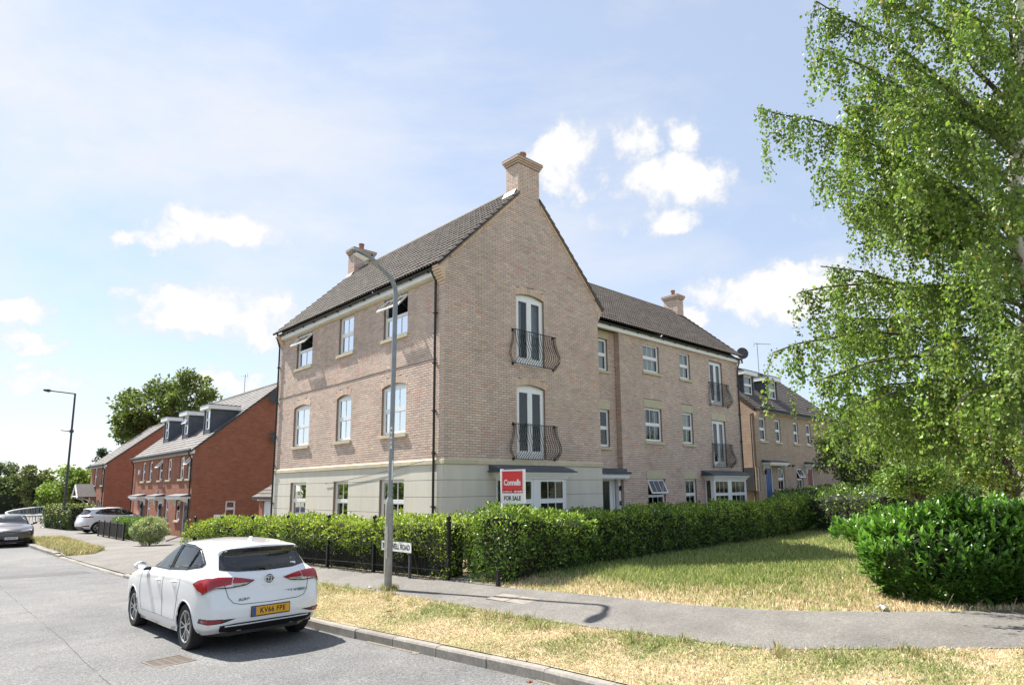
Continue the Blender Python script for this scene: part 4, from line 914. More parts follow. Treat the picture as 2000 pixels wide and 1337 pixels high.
def red_terrace():
    x0, x1, y0, y1, zb, ze, t = .5, 10.2, 24.2, 37.9, -1.2, 4.36, .88
    root = thing('red_terrace', 'terrace of red brick houses with three grey dormers and white door canopies', 'house', (x0, y0, -.75))
    F = Fr((x0, 0, 0), (0, 1, 0), (-1, 0, 0)); Gf = Fr((0, y0, 0), (1, 0, 0), (0, -1, 0))
    fw_ = [(24.62, 25.42, 1), (26.08, 26.9, 0), (28.65, 29.45, 0), (30.55, 31.4, 1), (33.0, 33.8, 0), (34.8, 35.6, 0)]; gw_ = [(26.25, 27.1), (28.6, 29.4), (32.9, 33.7)]; dr = [(24.75, 25.6, 'black_door'), (30.15, 30.95, 'white_door'), (34.6, 35.4, 'lead')]
    ops = [(a, b, 2.64, 3.88, .08) for a, b, _ in fw_]+[(a, b, .26, 1.36, .0) for a, b in gw_]+[(a-.07, b+.07, -.78, 1.45, 0) for a, b, _ in dr]
    backing(root, F, y0, y1, zb, ze, ops, 'front_wall', 'red_brick', 'red_brick')
    backing(root, Gf, x0, x1, zb, ze, [(2.31, 2.88, .43, 1.35, 0)], 'gable_wall', 'red_brick', 'red_brick')
    zr = ze+(x1-x0)/2*t; m = MB(); xm = (x0+x1)/2
    for y in (y0, y1): m = MB(); m.add([(x0, y, ze), (x1, y, ze), (xm, y, zr-.05)], [(0, 1, 2)]); m.build('gable_peak', 'red_brick', root, fix=False)
    boxwall(root, [(x1, y0), (x1, y1), (x0, y1)], zb, ze, 'red_brick', 'rear_wall')
    for i, (a, b, o) in enumerate(fw_): window(root, F, a, b, 2.64, 3.88, 1, rise=.08, open_top=R(38) if o else None, cover=None if o else ('pair', .05, .95)); 
    for a, b in gw_: window(root, F, a, b, .26, 1.36, 2, cover=('slats', .05, .95))
    for a, b, mm in dr: plain_door(root, F, a, b, -.76, 1.38, mm, mm != 'black_door')
    for a, b in ((24.35, 27.3), (29.5, 31.75), (33.95, 36.3)): canopy(root, F, a, b, 1.62, .6)
    window(root, Gf, 2.31, 2.88, .43, 1.35, 1, sill=False, cover=('slats', .05, .95))
    roof, zz = gable_roof(root, 'y', y0, y1, x0, x1, ze, t, .25, .05)
    for k, (a, b) in enumerate(((24.95, 26.15), (29.1, 30.35), (33.45, 34.7))): dormer(root, F, a, b, -.92, 5.38, 6.68, t, open_top=R(25) if k == 1 else None)
    eaves_simple(root, F, y0-.02, y1, ze-.32, .2)
    downpipe(root, [(x0-.24, y0+.28, 4.15), (x0-.24, y0+.28, 4.0), (x0-.08, y0+.25, 3.7), (x0-.08, y0+.25, -.75)], r=.04)
    downpipe(root, [(x0-.24, y1-.28, 4.15), (x0-.24, y1-.28, 4.0), (x0-.08, y1-.25, 3.7), (x0-.08, y1-.25, -.75)], r=.04)
    for y in (26.0, 29.95, 34.4): lantern(root, (x0-.15, y, .98))
    for a, b in ((24.55, 25.8), (30.0, 31.1), (34.45, 35.55)): q = MB(); q.box(x0-.9, x0-.01, a, b, -1.0, -.72); q.build('door_step', 'concrete', root)
    q = MB(); q.tube([(x0-.04, 31.2, 1.7), (x0-.04, 31.2, 2.0)], .04, 6); q.build('flue', 'white_paint', root); q = MB(); q.box(x0-.1, x0-.01, 35.95, 36.2, 3.1, 3.4); q.build('alarm_box', 'white_paint', root)
red_terrace()
satellite_dish('satellite_dish', 'grey satellite dish high on the red gable, just under the roof edge', (4.72, 23.9, 7.55), (-.3, -1, .25), .38, wall=(.1, .28, -.12))
satellite_dish('satellite_dish', 'grey satellite dish halfway up the red gable, below the other dish', (4.98, 23.9, 5.1), (-.3, -1, .25), .38, wall=(.1, .28, -.12))
aerial('television aerial standing behind the roof of the red terrace', (5.35, 31.0, 8.4), 1.6, (-.6, .7, 0))
def red_house():
    x0, x1, y0, y1, zb, ze, t = .15, 8.4, 45.3, 51.4, -1.6, 4.25, .84
    root = thing('red_house', 'detached red brick house with gabled porch beyond the dormered terrace', 'house', (x0, y0, -.95))
    F = Fr((x0, 0, 0), (0, 1, 0), (-1, 0, 0)); ops = [(45.85, 46.85, 2.5, 3.9, 0), (48.9, 49.9, 2.5, 3.9, 0), (46.3, 47.6, -.05, 1.3, 0), (49.2, 50.1, -.95, 1.2, 0)]
    backing(root, F, y0, y1, zb, ze, ops, 'front_wall', 'red_brick', 'red_brick'); xm = (x0+x1)/2; zr = ze+(xm-x0)*t
    m = MB()
    for y in (y0, y1): m.add([(x0, y, zb), (x1, y, zb), (x1, y, ze), (xm, y, zr-.05), (x0, y, ze)], [(0, 1, 2, 3, 4)]); m.build('gable_wall', 'red_brick', root, fix=False); m = MB()
    boxwall(root, [(x1, y0), (x1, y1)], zb, ze, 'red_brick', 'rear_wall')
    for o in ops[:3]: window(root, F, o[0], o[1], o[2], o[3], 2, cover=('pair', .05, .95))
    plain_door(root, F, 49.27, 50.03, -.95, 1.12, 'black_door')
    gable_roof(root, 'y', y0, y1, x0, x1, ze, t, .25, .06); eaves_simple(root, F, y0, y1, ze-.32, .2)
    downpipe(root, [(x0-.24, y0+.4, 4.0), (x0-.08, y0+.3, 3.7), (x0-.08, y0+.3, -.95)], r=.04)
    # gabled porch hood over the door
    m = MB(); ya, yb, yc = 48.3, 51.0, 49.65
    for s in (ya, yb): q = [(x0-1.25, s, 1.5), (x0-1.25, yc, 2.55), (x0-.003, yc, 2.55), (x0-.003, s, 1.5)]; m.add(q+[(a, b, c+.07) for a, b, c in q], [(0, 1, 2, 3), (7, 6, 5, 4), (0, 4, 5, 1), (1, 5, 6, 2), (2, 6, 7, 3), (3, 7, 4, 0)], (.75, .72, .7))
    p = m.build('porch_roof', 'grey_tile', root); m = MB(); m.tube([(x0-1.27, ya, 1.48), (x0-1.27, yc, 2.53), (x0-1.27, yb, 1.48)], .07, 4); m.tube([(x0-1.27, ya+.3, 1.6), (x0-1.27, yb-.3, 1.6)], .05, 4); m.build('barge_board', 'fascia', p)
    for s in (ya+.15, yb-.15): m = MB(); m.tube([(x0-1.1, s, 1.52), (x0-.55, s, 1.3), (x0-.02, s, .55)], .05, 5); m.build('porch_bracket', 'fascia', p)
    m = MB(); m.box(x0-.02, x0+.1, y0+.9, y0+1.2, 3.4, 3.5); m.box(2.1, 2.3, y0-.12, y0-.005, 4.7, 4.85); m.build('security_light', 'white_paint', root)
red_house()
def garage():
    c = at(506, 985, 29); x0, y1 = c.x, c.y; y0 = y1-3.2
    root = thing('garage', 'small garage with dark tiled roof and white door behind the apartment block', 'garage', (x0, y0, -.6))
    F = Fr((x0, 0, 0), (0, 1, 0), (-1, 0, 0)); ops = [(y0+.3, y1-.45, -.7, 1.42, 0)]; backing(root, F, y0, y1, -1, 1.75, ops, 'front_wall', 'red_brick', 'red_brick')
    boxwall(root, [(x0, y1), (x0+5, y1), (x0+5, y0), (x0, y0)], -1, 1.75, 'red_brick', 'side_wall'); m = MB(); fbox(m, F, y0+.3, y1-.45, -.12, -.06, -.7, 1.42); d = m.build('garage_door', 'white_door', root)
    for k in range(6): m = MB(); fbox(m, F, y0+.36+k*.41, y0+.72+k*.41, -.06, -.05, -.6, 1.35); m.build('door_rib', 'white_door', d)
    m = MB(); fbox(m, F, y0-.1, y1+.1, .02, .06, 1.45, 1.65); m.build('fascia_board', 'fascia', root)
    gable_roof(root, 'y', y0, y1, x0, x0+5, 1.78, .62, .3, .1, 'roof_tile')
garage()
def tan_terrace():
    k = (1.93+14.3708)/(2.86+14.3708); X = lambda x: CAM.x+(x-CAM.x)*k; Z = lambda z: CAM.z+(z-CAM.z)*k
    y0 = 1.93; x0, x1, y1 = 22.55, 34.5, 10.6; ze, t, zb = 6.28, .82, .3; zg = .72
    root = thing('tan_terrace', 'tan brick terraced houses with grey dormers behind the birch tree', 'house', (x0, y0, zg))
    F = Fr((0, y0, 0), (1, 0, 0), (0, -1, 0))
    fwin = [(25.05, 25.87), (27.12, 27.87), (29.73, 30.47), (31.72, 32.46)]; gwin = [(24.26, 24.75), (27.07, 28.0), (29.74, 30.7)]; drs = [(25.48, 26.26, 'blue_door'), (31.45, 32.25, 'red_door')]
    ops = [(X(a), X(b), Z(4.5), Z(5.88), 0) for a, b in fwin]+[(X(a), X(b), Z(1.55), Z(2.92), 0) for a, b in gwin]+[(X(a)-.07, X(b)+.07, zg, Z(2.95), 0) for a, b, _ in drs]
    backing(root, F, x0, x1, zb, ze, ops, 'front_wall', 'tan_brick', 'tan_brick'); ym = (y0+y1)/2; zr = ze+(ym-y0)*t
    m = MB()
    for x in (x0, x1): m.add([(x, y0, zb), (x, y1, zb), (x, y1, ze), (x, ym, zr-.05), (x, y0, ze)], [(0, 1, 2, 3, 4)]); m.build('gable_wall', 'tan_brick', root, fix=False); m = MB()
    boxwall(root, [(x1, y1), (x0, y1)], zb, ze, 'tan_brick', 'rear_wall')
    for o in ops[:4]: window(root, F, *o[:4], cols=1)
    for i, o in enumerate(ops[4:7]): window(root, F, *o[:4], cols=2 if i else 1, open_top=R(25) if i == 2 else None, sill=False)
    for a, b, mm in drs: plain_door(root, F, X(a), X(b), zg, Z(2.88), mm)
    for a, b in ((25.0, 27.6), (31.0, 33.6)): canopy(root, F, X(a), X(b), Z(3.2), .55)
    gable_roof(root, 'x', x0, x1, y0, y1, ze, t, .28, .1, 'roof_tile'); eaves_simple(root, F, x0+.4, x1, ze-.30, .2)
    for a in (24.9, 28.2): dormer(root, F, X(a)+.55, X(a)+1.85, -1.0, Z(7.45)-.1, Z(8.75)-.1, t)
    downpipe(root, [(x0+.1, y0-.30, 6.1), (x0+.1, y0-.08, 5.9), (x0-.06, y0+.2, 5.8), (x0-.06, y0+.2, .8)], 'cast_iron', r=.045)
    for i in range(6): q = MB(); e = .03+.04*i; q.box(x0-.01, x0+.33, y0-e, y0-.01, ze-.75+.075*i, ze-.68+.075*i, (1.1, 1, .9)); q.build('corbel_brick', 'brick', root)
    lantern(root, (X(25.2), y0-.12, Z(2.65))); q = MB(); q.box(X(28.5), X(28.7), y0-.14, y0-.01, Z(3.02), Z(3.12)); q.box(X(29.1), X(29.3), y0-.14, y0-.01, Z(3.02), Z(3.12)); q.build('vent_cowl', 'black_plastic', root)
tan_terrace()
satellite_dish('satellite_dish', 'dark satellite dish on the dormer roof right of the apartment block', tuple(at(1450, 690, 35.2)), (-.75, -.65, .2), .32, wall=(.12, .12, -.45))
aerial('television aerial on the roof between the dormers of the tan terrace', tuple(at(1482, 722, 38)-Vector((0, 0, .3))), 2.0, (.8, -.5, 0))
# ------------------------------------------------------------ street furniture
def onx(u, v, x): d = ray(u, v); return CAM+d*((x-CAM.x)/d.x)
def lamp_near():
    x, y = -3.67, -3.2; z = float(G(x, y))
    t = thing('street_lamp', 'galvanised street lamp with curved arm standing in the grass verge', 'street lamp', (x, y, z), 'street lamps')
    lean = Vector((.06, .02, 0)); P = lambda h: Vector((x, y, z+h))+lean*(h/6)*.6
    m = MB(); m.lathe([(.079, -.1), (.079, 1.66), (.070, 1.74), (.052, 1.80), (.05, 1.81)], (x, y, z), 20); m.build('base_section', 'galvanised_dirty', t, smooth=True)
    e1 = Vector((-1, -.02, 0)); pts = [P(1.7), P(3), P(4.5), P(6.05)]; c = P(6.05)
    for a in np.linspace(10, 62, 8): a = R(a); pts.append(c+e1*(.45*(1-math.cos(a)))+Vector((0, 0, .45*math.sin(a))))
    d = (pts[-1]-pts[-2]).normalized(); pts.append(pts[-1]+d*.30); q = pts[-1]
    m = MB(); m.tube(pts, [.05]*4+[.047]*8+[.042], 14); m.build('column', 'galvanised', t, smooth=True)
    # lantern head: spigot, tapering canopy, flat lens underneath
    hd = Vector((-.97, 0, .24)).normalized(); sd = Vector((0, 1, 0)); un = hd.cross(sd)*1.0
    if un.z < 0: un = -un
    m = MB(); m.tube([q-d*.06, q+d*.03, q+d*.06+hd*.08], [.055, .07, .055], 12); m.build('spigot', 'galvanised_dirty', t, smooth=True)
    st = [(0, .055, .06), (.06, .09, .075), (.18, .125, .07), (.36, .13, .05), (.50, .10, .03), (.56, .05, .012)]; m = MB(); n = 12; o = q+d*.04; vs = []
    for s, w, h in st:
        for k in range(n):
            a = 2*math.pi*k/n; vs.append(o+hd*s+sd*(w*math.cos(a))+un*(h*max(math.sin(a), -.35)))
    m.add(vs, [(i*n+k, i*n+(k+1) % n, (i+1)*n+(k+1) % n, (i+1)*n+k) for i in range(5) for k in range(n)]+[tuple(range(n))[::-1], tuple(range(5*n, 6*n))]); m.build('lantern_head', 'galvanised', t, smooth=True)
    m = MB(); L = [o+hd*s+sd*w-un*.031 for s, w in ((.17, -.085), (.17, .085), (.46, .075), (.46, -.075))]; m.prism(L, -un*.012); m.build('lens', 'lens', t)
    m = MB(); m.tube([o+hd*.10+un*.06, o+hd*.10+un*.12], .03, 8); m.build('photocell', 'black_plastic', t)
    # access door, number strip, sticker
    nrm = (CAM-P(1)).normalized(); nrm.z = 0; nrm.normalize(); s = nrm.cross(Vector((0, 0, 1)))
    m = MB(); b = P(.95)+Vector((-.076, -.02, 0)); m.box(b.x-.006, b.x+.01, b.y-.055, b.y+.055, z+.62, z+1.25); m.build('access_door', 'galvanised_dirty', t)
    f = nrm*.051; m = MB(); c0 = P(3.0)+nrm*.046-s*.0; m.prism([c0-s*-.030+Vector((0, 0, -.22)), c0-s*.005+Vector((0, 0, -.22)), c0-s*.005+Vector((0, 0, .22)), c0-s*-.030+Vector((0, 0, .22))], nrm*.006); m.build('number_strip', 'white_paint', t)
    for k, ch in enumerate('4007'): text(ch, .085, facing(c0+s*.0125+nrm*.0075+Vector((0, 0, .15-.10*k)), nrm), 'sign_black', t, 'number', .0008)
    c1 = P(2.35)+nrm*.047-s*.028; m = MB(); m.prism([c1-s*.012+Vector((0, 0, -.2)), c1+s*.012+Vector((0, 0, -.2)), c1+s*.012+Vector((0, 0, .2)), c1-s*.012+Vector((0, 0, .2))], nrm*.004); m.build('sticker', 'white_paint', t)
lamp_near()
def lamp_far():
    b = at(121, 1031, 46); z = b.z; x, y = b.x, b.y; top = at(147, 768, 46); end = at(86, 761, 46)
    t = thing('street_lamp', 'tall dark street lamp with straight arm by the far hedge', 'street lamp', (x, y, z), 'street lamps')
    m = MB(); m.tube([(x, y, z-.2), (x, y, z+1.8), (x, y, z+1.9), (top.x, top.y, top.z)], [.13, .12, .085, .06], 10); m.build('column', 'dark_steel', t, smooth=True)
    a = Vector((end.x, end.y, end.z)); m = MB(); m.tube([top-Vector((0, 0, .02)), top.lerp(a, .8)], .05, 8); m.build('arm', 'dark_steel', t)
    m = MB(); m.tube([top.lerp(a, .78), top.lerp(a, .84), a], [.06, .14, .08], 8); m.build('lantern_head', 'dark_steel', t, smooth=True)
    p = Vector((x, y, z)).lerp(top, .72); m = MB(); m.tube([p, p+(a-top).normalized()*.75], .05, 6); m.box(p.x-.12, p.x+.12, p.y-.12, p.y+.12, p.z-.1, p.z+.1); m.build('bracket', 'dark_steel', t)
lamp_far()
def railings():
    ys = [-3.5, -.88, 1.1, 3.2, 5.3, 7.4, 9.5]; fx = lambda y: float(fence_x(y))
    t = thing('garden_railings', 'black iron garden railings with ball-topped posts in front of the clipped hedge', 'railings', (fx(-3.5), -3.5, float(G(fx(-3.5), -3.5))))
    for y in ys:
        x = fx(y); z = float(G(x, y)); m = MB(); m.box(x-.035, x+.035, y-.035, y+.035, z-.1, z+1.19); p = m.build('post', 'iron', t); m = MB(); m.box(x-.045, x+.045, y-.045, y+.045, z+1.191, z+1.21)
        m.lathe([(.018, 1.21), (.02, 1.225), (.042, 1.245), (.052, 1.28), (.042, 1.315), (.02, 1.332), (.001, 1.335)], (x, y, z), 12); m.build('ball_finial', 'iron', p, smooth=True)
    for a, b in zip(ys, ys[1:]):
        for h in (.20, 1.0):
            q = [Vector((fx(s), s, float(G(fx(s), s))+h)) for s in (a+.036, b-.036)]; m = MB(); m.hexa([q[0]+Vector((-.02, 0, -.006)), q[1]+Vector((-.02, 0, -.006)), q[1]+Vector((.02, 0, -.006)), q[0]+Vector((.02, 0, -.006)), q[0]+Vector((-.02, 0, .006)), q[1]+Vector((-.02, 0, .006)), q[1]+Vector((.02, 0, .006)), q[0]+Vector((.02, 0, .006))]); m.build('rail', 'dark_steel' if h < .5 else 'iron', t)
        n = int((b-a)/.105)
        for k in range(1, n):
            s = a+(b-a)*k/n; x = fx(s); z = float(G(x, s)); m = MB(); m.tube([(x, s, z+.12), (x, s, z+1.10), (x, s, z+1.14)], [.007, .007, .001], 4); m.build('bar', 'iron', t)
    # lone gate post on the far side of the opening
    x, y = -2.36, -5.0; z = float(G(x, y)); g = thing('gate_post', 'short black iron stub of a gate post under the corner of the leafy hedge', 'gate post', (x, y, z)); m = MB(); m.box(x-.035, x+.035, y-.035, y+.035, z-.1, z+.30); m.build('post', 'iron', g); m = MB(); m.box(x-.04, x+.04, y-.04, y+.04, z+.301, z+.315); m.build('post_cap', 'iron', g)
railings()
def nameplate():
    x = -2.72; a, b = onx(746, 1064, x), onx(804, 1069, x); za = (a.z+b.z)/2; y1, y0 = a.y, b.y; z = float(G(x, y0))
    t = thing('street_nameplate', 'white street nameplate with black capitals on two short posts by the railings', 'street sign', (x, (y0+y1)/2, z))
    m = MB(); m.box(x-.012, x, y0, y1, za-.105, za+.105); m.build('plate', 'white_paint', t); m = MB(); m.box(x-.006, x+.008, y0-.012, y1+.012, za-.118, za+.118); m.build('border', 'sign_black', t)
    for y in (y0+.10, y1-.12): m = MB(); m.box(x+.002, x+.052, y-.025, y+.025, z-.1, za+.10); m.build('post', 'dark_steel', t)
    text('BARNWELL ROAD', .155, facing((x-.013, (y0+y1)/2, za-.004), (-1, 0, 0)), 'sign_black', t, 'lettering', .001, .004, 1.0, sx=(y1-y0-.035)/1.36)
nameplate()
def for_sale():
    p = at(984, 1000, 12.9); x, y = p.x, p.y; z = float(G(x, y)); top = at(981, 915, 12.9).z
    t = thing('for_sale_sign', 'red and white estate agent FOR SALE board on a white post in the hedge', 'for sale sign', (x, y, z))
    m = MB(); m.hexa([(x-.028, y-.028, z-.1), (x+.028, y-.028, z-.1), (x+.028, y+.028, z-.1), (x-.028, y+.028, z-.1), (x-.035, y-.028+.04, top), (x+.021, y-.028+.04, top), (x+.021, y+.068, top), (x-.035, y+.068, top)]); m.build('post', 'white_paint', t)
    # two boards in a V: the near one faces the road
    y1, y0 = y+.03, y-.60; zt, zb = top-.015, top-.70; X = x-.052
    n = Vector((-1, -.25, 0)).normalized(); u = Vector((.25, -1, 0)).normalized(); o = Vector((X, y1, 0))
    f = Fr(o, u, n); W = .57
    m = MB(); fbox(m, f, 0, W, -.006, .0, zb, zt); m.build('board', 'white_paint', t)
    m = MB(); fbox(m, f, .035, W-.035, .0005, .002, zb+.205, zt-.035); m.build('red_panel', 'sign_red', t)
    m = MB(); fbox(m, f, .035, W-.035, .0022, .003, zb+.205, zb+.275); mat('sign_dark_red', (.42, .02, .03), .45); m.build('footer_strip', 'sign_dark_red', t)
    C = lambda a, h: f.p(a, .004, h)
    text('Connells', .165, facing(C(W/2, zb+.415), n), 'white_paint', t, 'lettering', .0006, .0045, .92, sx=.77)
    text('FOR SALE', .125, facing(C(W/2, zb+.10), n), 'sign_black', t, 'lettering', .0006, .003, 1.0, sx=.78)
    text('connells.co.uk', .04, facing(C(.165, zb+.24), n), 'white_paint', t, 'small_lettering', .0006, .001)
    for a, b in ((.33, .39), (.41, .45), (.46, .52)): m = MB(); fbox(m, f, a, b, .0032, .004, zb+.226, zb+.252); m.build('number_mark', 'white_paint', t)
    f2 = Fr(Vector((x+.045, y1, 0)), Vector((-.0, -1, 0)) if False else Vector((.12, -1, 0)).normalized()*-1*-1, Vector((1, .12, 0)).normalized()); m = MB(); fbox(m, f2, 0, W, 0, .006, zb, zt); m.build('rear_board', 'white_paint', t)
for_sale()
def cabinet():
    p = at(424, 1056, 31); x, y = p.x, p.y; z = float(G(x, y)); h = lambda v: at(424, v, 31).z
    t = thing('meter_board', 'plain white board on a thin white post beside the red gable', 'board', (x, y, z)); s = rt; w = .25
    m = MB(); q = Vector((x, y, 0)); m.prism([q-s*w+Vector((0, 0, h(1029))), q+s*w+Vector((0, 0, h(1029))), q+s*w+Vector((0, 0, h(1005))), q-s*w+Vector((0, 0, h(1005)))], (.04, .04, 0)); m.build('board', 'white_paint', t); m = MB(); m.tube([(x+.03, y+.03, z-.1), (x+.03, y+.03, h(1010))], .035, 6); m.build('post', 'white_paint', t)
cabinet()
def low_fence():
    t = thing('driveway_fence', 'low black slatted fence by the driveway of the white car', 'fence', (-2.55, 27.5, float(G(-2.55, 27.5)))); ys = [24.7, 26.3, 28.1, 29.6, 31.1]; X = -2.5
    for y in ys: z = float(G(X, y)); m = MB(); m.box(X-.04, X+.04, y-.04, y+.04, z-.1, z+.95); m.build('post', 'iron', t)
    for a, b in zip(ys, ys[1:]):
        if a > 29: pass
        z = float(G(X, (a+b)/2))
        for h in (.12, .88): m = MB(); m.box(X-.02, X+.02, a+.042, b-.042, z+h-.02, z+h+.02); m.build('rail', 'iron', t)
        n = int((b-a)/.1)
        for k in range(1, n): y = a+(b-a)*k/n; m = MB(); m.box(X-.01, X+.01, y-.02, y+.02, z+.141, z+.859); m.build('slat', 'iron', t)
low_fence()
def guard_rail():
    top = [(93, 987.5, 84), (75, 989.5, 82), (55, 991.5, 79), (38, 993.8, 76), (25, 996, 73), (14, 999, 70), (11, 1001, 67), (16, 1004, 64), (26, 1006.5, 62), (45, 1006.5, 63), (70, 1005.5, 65), (90, 1004.5, 67)]
    P = [at(*q) for q in top]; b = P[5]; t = thing('guard_rail', 'pale curved pedestrian guard rail at the far bend of the road', 'guard rail', (b.x, b.y, b.z-1.0))
    m = MB(); m.tube(P, .07, 6); m.build('top_rail', 'white_paint', t); m = MB(); m.tube([p-Vector((0, 0, .85)) for p in P], .04, 6); m.build('bottom_rail', 'galvanised', t)
    for a, c in zip(P, P[1:]):
        n = max(2, int((c-a).length/.5))
        for k in range(n): p = a.lerp(c, k/n); m = MB(); m.tube([p-Vector((0, 0, 1.05)), p], .028 if k else .05, 4); m.build('bar', 'galvanised', t)
guard_rail()
def plank():
    p = at(341, 1048, 31.5); z = float(G(p.x, p.y)); t = thing('plank', 'pale wooden plank leaning on the step of the dark front door', 'plank', (p.x, p.y, z)); mat('timber', (.46, .33, .2), .8, noise=(8, .2))
    q = Vector((p.x, p.y, z+.03)); s = rt; m = MB(); m.prism([q-s*.45, q+s*.4+Vector((0, 0, .28)), q+s*.4+Vector((0, 0, .33)), q-s*.45+Vector((0, 0, .05))], (.15, .15, 0)); m.build('board', 'timber', t)
plank()
def litter(name, label, u, v, sz, matn, n=7):
    """crumpled bit of paper or plastic lying on the ground"""
    d = ray(u, v); k = 2.0
    while True:
        p = CAM+d*k
        if p.z <= float(G(p.x, p.y))+.03 or k > 60: break
        k += .02
    r = random.Random(u); m = MB(); vs = []; g = 4
    for i in range(g+1):
        for j in range(g+1): vs.append((p.x+(i/g-.5)*sz+r.uniform(-.1, .1)*sz, p.y+(j/g-.5)*sz*.6+r.uniform(-.1, .1)*sz, p.z+.01+r.uniform(0, .35)*sz))
    m.add(vs, [(i*(g+1)+j, i*(g+1)+j+1, (i+1)*(g+1)+j+1, (i+1)*(g+1)+j) for i in range(g) for j in range(g)]); o = m.build(name, matn, None, fix=False); tag(o, label, 'litter', 'scraps of litter')
litter('plastic_wrapper', 'crumpled pale plastic wrapper at the foot of the glossy laurel hedge', 1725, 1190, .17, 'lens')
litter('paper_scrap', 'small white scrap in the grass beside the street lamp', 722, 1147, .09, 'white_paint')
mat('dead_leaf', (.22, .09, .03), .8)
for i, (u, v) in enumerate(((925, 1196), (760, 1196), (1035, 1335))): litter('dead_leaf', ['curled brown leaf on the verge near the pavement edge', 'dark dead leaf on the dry verge below the street lamp', 'brown dead leaf in the gutter by the kerb'][i], u, v, .08, 'dead_leaf')
# ------------------------------------------------------------ vegetation
def unit(a): return a/np.maximum(np.linalg.norm(a, axis=1, keepdims=True), 1e-9)
def nz2(x, y, s, seed=0):
    """smooth patchy noise in 0..1"""
    v = 0; a = 0
    for k, (f, w) in enumerate(((1, 1), (2.1, .6), (4.3, .4))):
        p = seed*1.7+k*2.3; v = v+w*np.sin(x*s*f+p+1.3*np.sin(y*s*f*.8+p*2))*np.sin(y*s*f*1.1+p*1.4+1.1*np.sin(x*s*f*.7+p)); a += w
    return .5+.5*v/a
def leaf_arrays(P, D, N, Ln, Wd, fold=.25, droop=0):
    """leaf = two triangles folded on the midrib"""
    n = len(P); S = unit(np.cross(D, N)); N2 = unit(np.cross(S, D)); L = Ln[:, None]; W = Wd[:, None]
    m = P+D*L*.45; tip = P+D*L-N2*L*droop
    V = np.stack([P, m+S*W*.5+N2*W*fold, tip, m-S*W*.5+N2*W*fold], 1).reshape(-1, 3)
    b = np.arange(n)[:, None]*4; F = np.concatenate([b+np.array([[0, 1, 2]]), b+np.array([[0, 2, 3]])], 1).reshape(-1, 3)
    return V, F
def leaf_colours(n, base, var=.18, alt=None, pa=.0, mask=None):
    c = np.array(base)[None]*np.clip(rng.normal(1, var, (n, 1)), .4, 1.8)*np.clip(rng.normal(1, .05, (n, 3)), .8, 1.2)
    if alt is not None:
        pr = pa if mask is None else pa*mask; w = rng.random(n) < pr; c[w] = np.array(alt)[None]*np.clip(rng.normal(1, var, (w.sum(), 1)), .5, 1.6)
    return np.repeat(c, 2, 0)
def blob_core(name, parent, V0, s, matn='hedge_core'):
    pass
